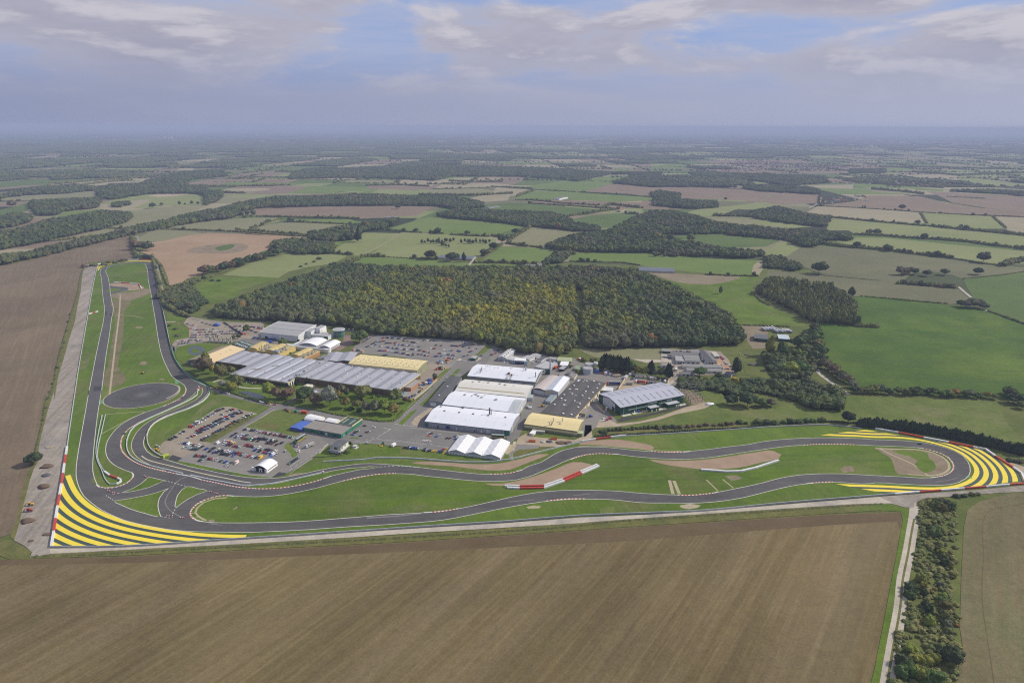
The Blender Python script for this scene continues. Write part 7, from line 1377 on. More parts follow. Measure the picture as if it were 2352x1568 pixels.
fence('guard_rail', 'grey guard rail behind the upper eastern straight', 'E 1187 1164 H 400 256 700 237 1000 217 1300 211 1450 228', 1.2, .6, plain('rail_grey', (.46, .47, .48), .6))
fence('guard_rail', 'curved outer rail of the twin barriers beside the first corner', 'B 856 338 836 430 816 540 805 620 810 700 852 800 900 900 922 918 975 916', 1.3, .6, rail); fence('guard_rail', 'curved inner rail of the twin barriers beside the first corner', 'B 883 335 850 480 823 600 817 690 845 765 875 812', 1.3, .5, rail)
fence('pit_wall', 'low grey wall dividing the pit lane from the loop', 'B 1655 135 1650 168 1560 226 1400 299 1230 374 1130 430 1075 510 1060 590 1085 670 1150 722 1260 764 1400 797 1530 828', 1.4, .8, rail, 'wall'); fence('pit_wall', 'low pale wall between pit lane and main track', 'B 1590 840 1700 865 F 940 1000 1080 1027 1200 1028 1400 1010 1600 970 1935 893', 1.2, .9, rail, 'wall')
fence('guard_rail', 'curved fence around the gravel car park bank', 'B 1757 112 1752 160 1700 222 1560 292 1400 347 1292 407 1242 470 1232 550 1260 620 1320 666 1378 696', 1.7, .6, plain('pale_fence', (.56, .58, .55), .6), 'fence')
fence('mesh_fence', 'dark green fence along the eastern side of the back straight', 'A 1312 330 1345 500 1378 660 1412 830 1440 960 1462 1050 1495 1150 1550 1235 1640 1310 1780 1372 1800 1440 B 1757 108', 2.2, .25, plain('fence_green', (.035, .11, .07), .8), 'fence')
fence('hoarding', 'pale timber hoarding round the construction site', 'Z 2175 1070 2352 800', 2.6, .4, wood_p, 'hoarding'); fence('hoarding', 'pale timber hoarding at the yard lane entrance', 'a 800 1330 840 1260 880 1245', 2.6, .4, wood_p, 'hoarding'); fence('hoarding', 'pale hoarding in front of the dark green warehouse', 'E 905 880 985 950', 2.2, .3, wood_p, 'hoarding')
fence('garden_wall', 'pale wall along the service yard and inner road', 'D 672 915 745 860 912 712', 2.4, .5, plain('wall_pale', (.48, .44, .36), .8), 'wall'); fence('yard_fence', 'dark fence behind the west car park', 'C 770 238 850 290 960 372', 2.4, .3, dark, 'fence'); fence('post_fence', 'white fence between the top car park and the wood', 'Y 150 15 500 40 1000 70 1500 105 1900 130 2240 195', 1.2, .2, lgrey_w, 'fence'); fence('post_fence', 'dark paddock fence below the control tower', 'R 300 1360 600 1345 980 1310', 1.1, .2, steel_d, 'fence')
bars = [('B', 1215, 852, -35, 'at the mouth of the first link road'), ('B', 912, 974, -20, 'west of the dashed line at the first corner'), ('B', 955, 990, -20, 'beside the dashed line at the first corner'), ('B', 1765, 982, -14, 'on the main track, western of two above the infield'), ('B', 1812, 994, -14, 'on the main track, eastern of two above the infield'), ('B', 1412, 1184, -4, 'at the southern mouth of the middle link road'), ('B', 1525, 1197, -8, 'in the southern mouth of the eastern link road'), ('A', 920, 573, 12, 'across the left straight beside the chicane')]
bp = None
for c, x, y, a, lb in bars:
    p = g(c, x, y)
    if bp is None:
        mw, mr = MB(tyre_w), MB(tyre_r)
        for i in (0, 2): mw.box((i * 1.0 - 1.5, 0, 0), .95, .6, .8, 0, 0, .8)
        for i in (1, 3): mr.box((i * 1.0 - 1.5, 0, 0), .95, .6, .8, 0, 0, .8)
        bmw, bmr = mw.me('white_block'), mr.me('red_block'); bp = True
    o = empty('traffic_barrier', 'red and white plastic barrier ' + lb, 'barrier', (p.x, p.y, .42), radians(a), 'movable plastic barriers on the track'); link('white_block', bmw, o); link('red_block', bmr, o)
# ---------------------------------------------------------------- hedges that are things
def hedge(name, label, s, w_, h, step, mat_col, kinds='dome', jag=.25, cone=False, sub=2):
    q = smooth(P(s), False, step); o = q[0].copy(); V = []; F = []; r_ = random.Random(len(label))
    protos = [crown_geo(r_, sub, 9, 40, 'cone' if cone else 'dome', .25) for _ in range(3)]
    for p in q:
        v, f = protos[r_.randrange(3)]; b = len(V); k = r_.uniform(1 - jag, 1 + jag); a = r_.uniform(0, 6.28); ca, sa = cos(a), sin(a)
        hh = h / (2.0 if cone else 1.85) * k; V += [Vector((p.x - o.x + (c.x * ca - c.y * sa) * w_, p.y - o.y + (c.x * sa + c.y * ca) * w_, c.z * hh)) for c in v]; F += [[b + j for j in t_] for t_ in f]
    ob = link(name, mesh(name, V, F, foli), loc=tuple(o)); ob.color = (*mat_col, 1); return tag(ob, label, 'hedge')
hedge('conifer_hedge', 'tall dark conifer hedge behind the eastern hairpin barrier', 'H 1442 214 1550 222 1700 240 1850 262 2000 292 2150 325 2260 352 2335 372', 3.6, 9.5, 1.9, (.022, .036, .018), jag=.14, sub=2)
hedge('clipped_hedge', 'low clipped green hedge between the pond garden and inner road', 'C 625 890 700 925 850 968 1100 1045 1390 1085', 1.9, 2.0, 2.4, (.070, .105, .022), jag=.08); hedge('clipped_hedge', 'long low clipped green hedge between garden trees and the inner road', 'd 320 396 700 465 1000 530 1400 595 1650 622 1740 612 1900 475', 2.1, 2.0, 2.5, (.075, .110, .022), jag=.08)
hedge('low_hedge', 'dark low hedge behind the guard rail of the upper eastern straight', 'E 900 1165 1200 1152 1600 1125 2000 1100 2352 1080 H 900 208 1300 192 1440 200', 1.6, 2.0, 2.6, (.035, .048, .020), jag=.2)
hedge('rough_hedge', 'brambly dark hedge above the low hedge near the warehouse', 'E 950 1120 1100 1110 1400 1090 1700 1085', 2.6, 3.0, 4, (.050, .062, .026), jag=.3); hedge('clipped_hedge', 'dark thick hedge between back straight and the west car park', 'A 1400 690 1480 735 1560 765 1610 790', 3.6, 4.4, 3.2, (.040, .052, .028), jag=.12)
hedge('clipped_hedge', 'dark square cut conifer block at the northern hairpin', 'A 1175 292 1240 285 1295 292', 6.5, 9, 6, (.024, .036, .022), jag=.1); hedge('reedy_strip', 'reedy overgrown strip between gravel and tarmac car parks', 'F 705 555 800 505 950 425 1100 345 1180 310', 2.2, 2.0, 2.6, (.085, .095, .040), jag=.4)
hedge('ditch_hedge', 'dark weedy ditch along the southern perimeter road', 'O 215 462 600 452 1000 428 1500 402 2000 375 2352 358 G 600 1068 1200 1030 1800 985 H 0 752 500 716 1000 683 1400 655 1570 645', 1.7, .55, 1.5, (.075, .078, .030), jag=.5, sub=1)
hedge('reedy_strip', 'weedy bushy strip west of the old runway', 'A 720 360 690 440 660 600 600 800 540 1000 490 1200 430 1450 B 400 200 360 400 320 560 300 640', 1.8, 1.0, 2.4, (.095, .100, .038), jag=.5, sub=1)

# ---------------------------------------------------------------- single trees
TP = {}
rt8 = random.Random(77)
def tp(kind):
    if kind not in TP:
        L = []
        for i in range(3):
            if kind == 'round': V, F = crown_geo(rt8, 3, 22, 260, 'round', .34); sc_ = (1, 1, .5); z0 = .16
            elif kind == 'tall': V, F = crown_geo(rt8, 3, 16, 220, 'tall', .28); z0 = .08
            elif kind == 'cone': V, F = crown_geo(rt8, 3, 14, 220, 'cone', .22); z0 = .04
            else: V, F = crown_geo(rt8, 3, 20, 320, 'dome', .42); z0 = 0.0
            zt = max(v.z for v in V); rm_ = sorted(hypot(v.x, v.y) for v in V)[int(len(V) * .96)]; V = [Vector((v.x / rm_, v.y / rm_, z0 + v.z / zt * (1 - z0))) for v in V]
            tr = trunk_geo(.30 if kind != 'bush' else .2, .05, rt8); L.append((mesh('crown', V, F, foli), tr.me('trunk')))
        TP[kind] = L
    return TP[kind]
CT = dict(dk=((.036, .054, .022), 'dark green'), gr=((.060, .088, .026), 'mid green'), ol=((.095, .100, .034), 'olive'), yg=((.140, .155, .030), 'yellow green'), ye=((.26, .21, .025), 'bright yellow'), si=((.150, .165, .115), 'silvery'), og=((.150, .112, .030), 'orange tinged'), br=((.098, .078, .045), 'brownish'), gy=((.085, .090, .055), 'grey green'), bk=((.020, .032, .018), 'very dark'), ru=((.12, .075, .038), 'rust coloured'))
def tree(c, x, y, w, h, col, kind, label, group, nm=None):
    p = g(c, x, y); zc_ = depth(p); s_ = CR[c][2] / CR[c][3] * 2352 / 4096
    wm = w * s_ * zc_ / FPX; hm_ = h * s_ * zc_ / FPX / .93
    if kind != 'cone' and kind != 'tall': hm_ = max(hm_ * .98 - wm * .12, wm * .74) if kind != 'bush' else max(hm_ * .7 - wm * .12, wm * .42)
    p = p + Vector((0, wm * .18, 0))
    o = empty(nm or ('bush' if kind == 'bush' else 'conifer_tree' if kind == 'cone' else 'tree'), label, 'bush' if kind == 'bush' else 'tree', (p.x, p.y, .3), rt8.uniform(0, 6.2), group)
    cm, tm = rt8.choice(tp(kind)); k = rt8.uniform(.9, 1.1)
    a = link('crown', cm, o); a.scale = (wm / 2, wm / 2 * k, hm_); cc_ = CT[col][0]; a.color = (cc_[0] * rt8.uniform(.88, 1.12), cc_[1] * rt8.uniform(.88, 1.12), cc_[2], 1)
    b = link('trunk', tm, o); b.scale = (wm * .35, wm * .35, hm_ * 1.1); return o
tree('B', 265, 762, 150, 118, 'dk', 'round', 'solitary round dark tree on the western field edge, casting a shadow', None)
GT = [(90, 310, 170, 190, 'yg', 'round'), (190, 335, 150, 165, 'br', 'round'), (330, 330, 170, 150, 'br', 'round'), (380, 280, 120, 130, 'og', 'round'), (452, 160, 50, 100, 'bk', 'cone'), (600, 130, 60, 85, 'bk', 'cone'), (555, 375, 240, 190, 'dk', 'round'), (715, 425, 180, 170, 'br', 'round'), (895, 425, 240, 260, 'si', 'round'), (1020, 330, 80, 110, 'og', 'round'), (1060, 285, 110, 150, 'gy', 'round'), (1130, 300, 70, 110, 'gy', 'round'), (1110, 455, 130, 150, 'og', 'round'), (1180, 480, 90, 70, 'dk', 'bush'), (1258, 462, 130, 120, 'ol', 'round'), (1348, 345, 62, 62, 'yg', 'bush'), (1345, 322, 240, 180, 'ol', 'round'), (1490, 310, 44, 60, 'yg', 'bush'), (1400, 525, 130, 160, 'gy', 'round'), (1510, 535, 140, 175, 'gy', 'round'), (1635, 525, 160, 190, 'yg', 'round'), (1770, 545, 150, 140, 'og', 'round'), (1775, 395, 190, 190, 'ol', 'round'), (1920, 382, 90, 85, 'ru', 'round'), (1988, 355, 62, 45, 'ye', 'bush'), (1300, 500, 80, 90, 'dk', 'bush'), (1570, 300, 40, 40, 'dk', 'bush')]
for i, t_ in enumerate(GT): tree('d', t_[0], t_[1], t_[2] * 1.12, t_[3] * 1.22, *t_[4:], '%s %s, %s from the west in the factory garden' % (CT[t_[4]][1], 'bush' if t_[5] == 'bush' else 'tree', ordn(i + 1)), 'trees of the factory garden')
CTs = [(545, 795, 170, 190, 'br', 'round'), (585, 740, 105, 160, 'yg', 'tall'), (652, 770, 56, 75, 'ye', 'round'), (735, 825, 135, 140, 'ol', 'round'), (852, 780, 84, 84, 'ol', 'round'), (768, 925, 86, 78, 'si', 'round'), (848, 965, 110, 105, 'yg', 'round'), (920, 940, 120, 150, 'ol', 'round'), (880, 820, 70, 60, 'ru', 'bush'), (990, 850, 60, 60, 'ru', 'bush'), (1095, 880, 50, 40, 'ru', 'bush')]
for i, t_ in enumerate(CTs): tree('C', t_[0], t_[1], t_[2] * 1.15, t_[3] * 1.25, *t_[4:], '%s tree, %s from the west between circuit bend and ridged factory' % (CT[t_[4]][1], ordn(i + 1)), 'trees west of the pond')
for a in (('C', 1005, 350, 90, 100, 'gr', 'round', 'green tree in the middle of the scrapyard by the white works'), ('C', 1385, 485, 112, 92, 'gr', 'round', 'green tree by the blue containers beside the showroom'), ('C', 872, 420, 50, 60, 'gr', 'round', 'smaller tree just left of its twin by the stone works'), ('C', 925, 412, 52, 66, 'gr', 'round', 'slim tree right of its twin by the stone works'), ('C', 2185, 460, 200, 165, 'gr', 'round', 'large green tree beside the top car park entrance court'), ('D', 1340, 335, 120, 160, 'yg', 'round', 'pale yellow green tree standing alone by the main gate road'), ('D', 882, 270, 62, 62, 'ye', 'round', 'small golden tree at the foot of the big wood'), ('D', 1662, 405, 90, 84, 'yg', 'round', 'bright green tree beside the pale grey workshop'), ('D', 890, 705, 62, 82, 'gy', 'round', 'grey green tree at the service yard fence'), ('D', 1125, 280, 110, 70, 'br', 'round', 'low brown tree at the corner of the top car park'), ('D', 220, 215, 90, 60, 'gr', 'round', 'low green tree above the top car park corner'),
          ('C', 285, 385, 66, 40, 'gy', 'bush', 'grey bush on the grass mound by the back straight'), ('C', 265, 310, 60, 30, 'gy', 'bush', 'flat bush at the top of the grass mound'), ('C', 200, 275, 40, 32, 'dk', 'bush', 'dark bush on the fence beside the grass mound'), ('A', 1600, 735, 100, 90, 'gy', 'round', 'pale grey leafy tree beside the thick dark hedge'), ('A', 1480, 690, 70, 70, 'ol', 'round', 'olive tree at the end of the thick dark hedge'), ('H', 1384, 202, 82, 80, 'bk', 'round', 'isolated very dark tree at the meadow corner'), ('M', 445, 356, 26, 50, 'gr', 'tall', 'single slim tree alone on the green slope'), ('M', 1068, 232, 112, 62, 'dk', 'round', 'wide dark tree clump alone in the grey green field'), ('M', 2105, 160, 95, 54, 'dk', 'round', 'broad dark oak nearest the eastern edge of the pale fields'), ('M', 2066, 236, 66, 50, 'dk', 'round', 'dark oak below the broad one on the eastern side'), ('M', 1856, 238, 60, 45, 'dk', 'round', 'dark tree right of the overgrown farmstead'), ('M', 1742, 245, 60, 45, 'dk', 'round', 'dark tree in the middle of the overgrown farmstead'), ('M', 1503, 88, 62, 50, 'dk', 'round', 'round dark oak in the hedge of the pale field'), ('M', 1305, 66, 54, 46, 'dk', 'round', 'dark oak left of the round one in the pale field hedge'), ('M', 1815, 124, 56, 38, 'dk', 'round', 'dark spreading tree in the long eastern hedge'), ('M', 1748, 112, 34, 26, 'dk', 'round', 'small tree left of the spreading one in the eastern hedge'), ('M', 2212, 182, 34, 32, 'dk', 'round', 'small dark tree at the end of the eastern hedge'), ('M', 1270, 376, 50, 64, 'dk', 'tall', 'tall dark tree at the north corner of the poplar plantation'), ('M', 1215, 362, 42, 38, 'dk', 'round', 'dark tree beside the tall one near the poplars'),
          ('K', 1380, 770, 50, 38, 'br', 'round', 'brown tree left of its twin on the yellow green field edge'), ('K', 1430, 772, 54, 38, 'dk', 'round', 'dark tree right of its twin on the yellow green field edge'), ('K', 1728, 797, 50, 40, 'dk', 'round', 'lone dark tree on the line between the pale eastern fields'), ('K', 1682, 706, 36, 34, 'dk', 'round', 'small dark tree at the end of the grassy divide'), ('K', 1954, 736, 30, 36, 'dk', 'round', 'slim dark tree in the hedge below the yellow green strip'), ('K', 1990, 741, 38, 36, 'dk', 'round', 'rounder dark tree next to the slim one in that hedge'), ('K', 1588, 612, 46, 30, 'dk', 'round', 'lone dark tree on the brown plough land'), ('K', 475, 553, 24, 22, 'dk', 'round', 'tiny lone tree in the dark brown field'), ('K', 535, 480, 30, 20, 'dk', 'round', 'small tree in front of the low dark wood'),
          ('J', 755, 816, 52, 48, 'dk', 'round', 'dark tree in the hedge below the big pasture'), ('J', 612, 806, 36, 32, 'dk', 'round', 'dark tree left in the hedge below the big pasture'), ('J', 956, 826, 46, 38, 'dk', 'round', 'dark tree right in the hedge below the big pasture'), ('J', 1192, 882, 66, 68, 'dk', 'round', 'large dark tree at the meeting of the pasture hedges'), ('J', 1070, 966, 62, 54, 'dk', 'round', 'dark tree nearest the long poultry barn'), ('J', 1132, 926, 70, 60, 'dk', 'round', 'dark tree between barn and hedge meeting'), ('J', 1284, 822, 60, 44, 'dk', 'round', 'dark tree where the pale olive field begins'), ('J', 705, 990, 90, 55, 'dk', 'round', 'dark tree mass at the west end of the poultry barn'), ('J', 845, 1002, 90, 46, 'dk', 'round', 'dark bushes in front of the poultry barn'), ('J', 888, 988, 40, 46, 'dk', 'round', 'mid tree in front of the poultry barn'), ('J', 933, 1006, 34, 66, 'bk', 'tall', 'dark columnar tree in front of the poultry barn'), ('J', 222, 872, 58, 98, 'bk', 'cone', 'tall dark conifer by the cottage thicket'), ('J', 146, 862, 60, 62, 'dk', 'round', 'round tree left of the tall conifer'), ('J', 487, 650, 42, 36, 'dk', 'round', 'lone tree on the far edge of the big brown field'),
          ('I', 1206, 626, 24, 34, 'dk', 'round', 'first of the western pasture trees'), ('I', 1242, 624, 16, 18, 'dk', 'round', 'smallest of the western pasture trees'), ('I', 1287, 623, 26, 34, 'dk', 'round', 'middle one of the western pasture trees'), ('I', 1330, 622, 24, 26, 'dk', 'round', 'last of the western pasture trees'), ('I', 1020, 645, 50, 42, 'dk', 'round', 'wide dark tree in the stubble by the quarry'), ('I', 1083, 628, 30, 24, 'dk', 'round', 'small dark tree right of the wide one in the stubble'), ('I', 75, 640, 62, 55, 'br', 'round', 'brown tree at the western end of the pastures'), ('I', 1590, 797, 32, 28, 'gr', 'round', 'green tree at the end of a diagonal hedge'), ('I', 1762, 765, 30, 30, 'gr', 'round', 'green tree halfway along the diagonal hedge'), ('I', 1948, 737, 44, 32, 'dk', 'round', 'dark tree at the top of the diagonal hedge'),
          ('E', 2180, 880, 140, 115, 'dk', 'round', 'round dark tree alone on the meadow below the scrub'), ('M', 620, 1068, 130, 85, 'dk', 'round', 'wide dark tree next to the lone meadow tree'), ('M', 705, 1068, 80, 60, 'gr', 'round', 'green tree on the meadow edge'), ('M', 765, 1066, 72, 60, 'gy', 'round', 'grey tree on the meadow edge'), ('M', 810, 925, 115, 75, 'gr', 'round', 'pale round tree above the lane thicket'), ('M', 755, 745, 70, 130, 'yg', 'tall', 'tall yellow green tree beside the sandy depot'), ('M', 830, 750, 84, 96, 'gr', 'tall', 'grey green tree right of the tall yellow one'), ('M', 935, 700, 110, 60, 'dk', 'round', 'dark spreading tree beyond the depot'), ('M', 760, 800, 80, 80, 'gr', 'round', 'round tree below the tall yellow one'), ('M', 890, 870, 130, 90, 'yg', 'round', 'yellow green tree above the lane thicket'), ('M', 965, 860, 100, 90, 'gr', 'round', 'mid green tree beside the lane'), ('M', 935, 760, 50, 70, 'yg', 'round', 'small yellow tree near the cottage roof'), ('E', 2220, 590, 100, 170, 'dk', 'tall', 'tall dark tree east of the yard by the wood'), ('E', 2240, 310, 60, 60, 'og', 'round', 'orange tree at the corner of the big wood'),
          ('a', 1420, 1210, 260, 130, 'gr', 'round', 'bushy green tree in front of the yard units'), ('a', 1760, 1240, 150, 110, 'dk', 'round', 'dark tree at the front corner of the yard'), ('a', 2060, 1290, 170, 90, 'ye', 'bush', 'bright yellow green bush at the yard corner'), ('Z', 1550, 320, 150, 120, 'gr', 'round', 'green tree behind the two storage tanks'), ('Z', 1130, 640, 250, 60, 'ol', 'bush', 'low ragged bush in front of the nearer tank'), ('R', 1185, 1085, 70, 120, 'dk', 'tall', 'dark clipped yew against the control tower wall'), ('R', 1110, 1260, 150, 110, 'gr', 'bush', 'thick shrub at the foot of the control tower'), ('E', 980, 1140, 72, 50, 'dk', 'bush', 'dark round bush at the west end of the rough verge')):
    tree(*a, None)
def row(c, x0, y0, x1, y1, n, w, h, cols, kind, phrase, jy=6, wj=.25):
    for i in range(n):
        t_ = (i + .5) / n; col = rt8.choice(cols); k = rt8.uniform(1 - wj, 1 + wj)
        tree(c, x0 + (x1 - x0) * t_ + rt8.uniform(-.25, .25) * (x1 - x0) / n, y0 + (y1 - y0) * t_ + rt8.uniform(-jy, jy), w * k, h * k, col, kind, '%s %s, %s in %s' % (CT[col][1], 'bush' if kind == 'bush' else 'tree', ordn(i + 1), phrase), phrase)
row('L', 175, 430, 700, 285, 17, 66, 62, ['dk', 'dk', 'gr', 'br'], 'round', 'the tree row between orange stubble and pasture', 8)
row('M', 1255, 975, 2190, 1015, 20, 66, 52, ['ol', 'gr', 'gr', 'dk', 'og', 'gy'], 'round', 'the hedgerow south of the great green field', 6)
row('M', 1035, 570, 1085, 800, 9, 76, 70, ['br', 'dk', 'gr', 'ol'], 'round', 'the lane trees west of the great green field', 10); row('M', 1090, 815, 1290, 950, 8, 80, 58, ['dk', 'br', 'gy'], 'round', 'the bend of lane trees beside the green field', 8)
row('M', 2240, 990, 2352, 1080, 5, 80, 60, ['gr', 'dk'], 'round', 'the clump at the eastern frame edge', 14); row('E', 950, 540, 1215, 580, 13, 92, 150, ['bk', 'bk', 'dk'], 'cone', 'the dark conifer screen behind the tanks', 6, .1)
row('E', 1235, 570, 1380, 600, 5, 76, 100, ['ol', 'gr', 'yg'], 'round', 'the leafy screen beside the site cabins', 5); row('E', 1405, 600, 1440, 605, 2, 80, 150, ['bk'], 'cone', 'the pair of cypresses in the leafy screen', 2, .05); row('E', 1450, 605, 1540, 615, 3, 80, 95, ['gr', 'gy'], 'round', 'the group between cypresses', 4); row('E', 1570, 625, 1600, 628, 2, 80, 150, ['bk'], 'cone', 'the second cypress pair near the lane', 2, .05)
row('E', 1480, 1100, 2352, 1045, 14, 62, 46, ['dk', 'ol', 'dk', 'br'], 'bush', 'the scattered bushes above the upper eastern straight', 5); row('H', 870, 208, 1250, 190, 9, 52, 30, ['dk', 'ol', 'gr'], 'bush', 'the bush line west of the isolated dark tree', 3)
row('c', 752, 240, 440, 1420, 13, 36, 30, ['dk', 'gy', 'ol'], 'bush', 'the bushes beside the old runway', 30); row('A', 700, 372, 1100, 305, 8, 54, 40, ['br', 'gy', 'dk'], 'bush', 'the bushes around the northern runway end', 5); row('A', 1140, 215, 1290, 215, 5, 72, 85, ['dk', 'br', 'gy'], 'round', 'the clump north of the hairpin', 10)
row('A', 1400, 600, 1640, 560, 6, 66, 56, ['gy', 'ol', 'br'], 'bush', 'the thorn scrub beside the back straight lane', 26); row('M', 1570, 235, 1690, 235, 4, 60, 52, ['dk', 'br'], 'round', 'the trees on the overgrown farmstead corner', 5); row('M', 1580, 290, 1930, 320, 9, 50, 34, ['dk', 'br'], 'bush', 'the ragged hedge of the overgrown farmstead', 4); row('M', 1945, 440, 2130, 452, 5, 66, 56, ['dk', 'gy'], 'round', 'the clump where the farm lane meets the green field', 5)
row('N', 1600, 250, 1720, 300, 6, 110, 110, ['gr', 'ol', 'gr', 'dk'], 'bush', 'the thick head of the scrub belt', 40); row('N', 1560, 430, 1730, 800, 9, 84, 84, ['gr', 'ol', 'ol', 'yg', 'dk'], 'bush', 'the upper half of the scrub belt', 40); row('N', 1480, 760, 1560, 1200, 7, 74, 100, ['yg', 'ol', 'dk'], 'bush', 'the bright saplings of the scrub belt', 30); row('N', 1640, 850, 1700, 1240, 9, 92, 90, ['gr', 'gy', 'ol', 'yg'], 'bush', 'the lower half of the scrub belt', 40)
row('N', 1400, 850, 1400, 960, 2, 90, 90, ['dk'], 'bush', 'the pair beside the field track', 5); row('N', 1340, 1400, 1700, 1380, 7, 130, 120, ['gr', 'dk', 'yg', 'ol'], 'bush', 'the dense foot of the scrub belt', 60); row('N', 1320, 1540, 1620, 1560, 6, 130, 130, ['yg', 'gr', 'dk'], 'bush', 'the lowest rank of the scrub belt', 40); tree('N', 1730, 1440, 170, 150, 'dk', 'round', 'biggest dark round bush at the foot of the scrub belt', None)
row('U', 2100, 760, 2330, 800, 4, 130, 110, ['dk', 'ol', 'gy'], 'bush', 'the bushes behind the hairpin barrier', 20); row('N', 1740, 175, 1920, 155, 5, 60, 40, ['dk', 'ol'], 'bush', 'the weeds beside the eastern perimeter road', 6); row('J', 640, 880, 870, 870, 12, 22, 26, ['gy', 'dk'], 'tall', 'the young planting in the yellow pasture', 6); row('J', 760, 885, 840, 915, 5, 20, 24, ['gy', 'dk'], 'tall', 'the slanting row of the young planting', 4); row('J', 905, 878, 1110, 880, 10, 20, 26, ['gy', 'dk'], 'tall', 'the second young planting', 6)
row('L', 820, 380, 1000, 315, 4, 34, 20, ['dk'], 'bush', 'the gorse dots on the pale pasture', 8); row('L', 240, 465, 300, 462, 2, 30, 22, ['dk'], 'bush', 'the pair of bushes on the green pasture', 3)
# ---------------------------------------------------------------- vehicles
def car_me(name, L, W, H, hood, boot, van=False):
    """one mesh: body with bonnet and boot, glazed cabin, four wheels"""
    mb = MB(carp, glass_d, tyre_k, silver); h1 = H * .52
    # lower body as a lofted hull
    xs = [-L / 2, -L / 2 + .15, -L / 2 + boot, L / 2 - hood, L / 2 - .2, L / 2]; zt = [h1 * .78, h1 * .98, h1, h1, h1 * .88, h1 * .62]; ws = [W * .88, W * .96, W, W, W * .96, W * .84]; b = len(mb.v)
    for x, z, w_ in zip(xs, zt, ws):
        for y in (-1, 1): mb.v.append(Vector((x, y * w_ / 2, .22)))
        for y in (-1, 1): mb.v.append(Vector((x, y * w_ / 2 * .94, z)))
    for i in range(5):
        o = b + i * 4
        for q in ((0, 4, 6, 2), (5, 1, 3, 7), (2, 6, 7, 3), (1, 5, 4, 0)): mb.f.append([o + j for j in q]); mb.m.append(0)
    mb.f.append([b, b + 2, b + 3, b + 1]); mb.m.append(0); o = b + 20; mb.f.append([o, o + 1, o + 3, o + 2]); mb.m.append(0)
    # cabin
    x0, x1 = -L / 2 + boot * (.35 if boot < .7 else .8), L / 2 - hood + .25; r0, r1 = x0 + (.18 if boot < .7 else .55), x1 - (.75 if not van else .35); wt = W * .74 if not van else W * .86
    lo = [Vector((x, y * W * .46, h1 - .02)) for x in (x0, x1) for y in (-1, 1)]; hi = [Vector((x, y * wt / 2, H)) for x in (r0, r1) for y in (-1, 1)]
    P8 = [lo[0], lo[2], lo[3], lo[1], hi[0], hi[2], hi[3], hi[1]]; b = len(mb.v); mb.v += P8
    for q, m in (((4, 5, 6, 7), 0), ((0, 1, 5, 4), 1), ((1, 2, 6, 5), 1), ((2, 3, 7, 6), 1), ((3, 0, 4, 7), 1 if not van else 0)): mb.f.append([b + j for j in q]); mb.m.append(m)
    if van:
        xm = L * .12
        for s_ in (-1, 1): mb.hexa([Vector((-L / 2 + .1, s_ * W * .47, h1 - .1)), Vector((xm, s_ * W * .47, h1 - .1)), Vector((xm, s_ * W * .44, h1 - .1)), Vector((-L / 2 + .1, s_ * W * .44, h1 - .1))] + [Vector((-L / 2 + .15, s_ * wt * .5, H - .05)), Vector((xm, s_ * wt * .5, H - .05)), Vector((xm, s_ * wt * .44, H - .05)), Vector((-L / 2 + .15, s_ * wt * .44, H - .05))], 0)
    for x in (-L * .31, L * .31):
        for y in (-1, 1):
            mb.tube((x, y * (W / 2 - .2), .32), (x, y * (W / 2 + .02), .32), .32, 2, 10)
    return mb.me(name)
CM = dict(hatch=car_me('hatchback', 4.1, 1.8, 1.48, 1.15, .35), saloon=car_me('saloon', 4.6, 1.85, 1.44, 1.3, .95), estate=car_me('estate', 4.7, 1.85, 1.5, 1.25, .3), sports=car_me('sports_car', 3.95, 1.85, 1.15, 1.25, 1.0), van=car_me('van', 5.2, 2.0, 2.2, .9, .15, True), jeep=car_me('off_roader', 4.6, 1.9, 1.8, 1.1, .2))
CC = dict(k=((.018, .018, .020), 'black'), e=((.10, .105, .11), 'dark grey'), s=((.48, .50, .52), 'silver'), w=((.78, .78, .78), 'white'), r=((.50, .025, .02), 'red'), m=((.16, .025, .025), 'maroon'), b=((.03, .09, .38), 'blue'), d=((.015, .03, .11), 'navy blue'), g=((.02, .22, .06), 'green'), t=((.04, .12, .13), 'dark teal'), y=((.85, .52, .02), 'yellow'), o=((.80, .20, .02), 'orange'), n=((.010, .055, .030), 'dark green'))
rc = random.Random(3); NCAR = 0
def car(c, x, y, ch, ang, label, group, kind=None, z=.44):
    label = label.replace(' from the left in ', ' in ') if len(label.split()) > 16 else label
    global NCAR
    NCAR += 1; k = kind or rc.choices(['hatch', 'saloon', 'estate', 'jeep'], [6, 3, 2, 1])[0]
    p = g(c, x, y, 0.9); o = link(dict(hatch='hatchback', saloon='saloon_car', estate='estate_car', sports='sports_car', van='van', jeep='off_roader')[k], CM[k], loc=(p.x, p.y, z)); o.rotation_euler = (0, 0, radians(ang) + (pi if rc.random() < .4 else 0) + rc.uniform(-.03, .03)); cc_ = CC[ch][0]; o.color = (*[v * rc.uniform(.85, 1.15) for v in cc_], 1)
    return tag(o, label, 'van' if k == 'van' else 'car', group)
KN_ = dict(hatch='hatchback', saloon='saloon', estate='estate', sports='sports car', van='van', jeep='off roader')
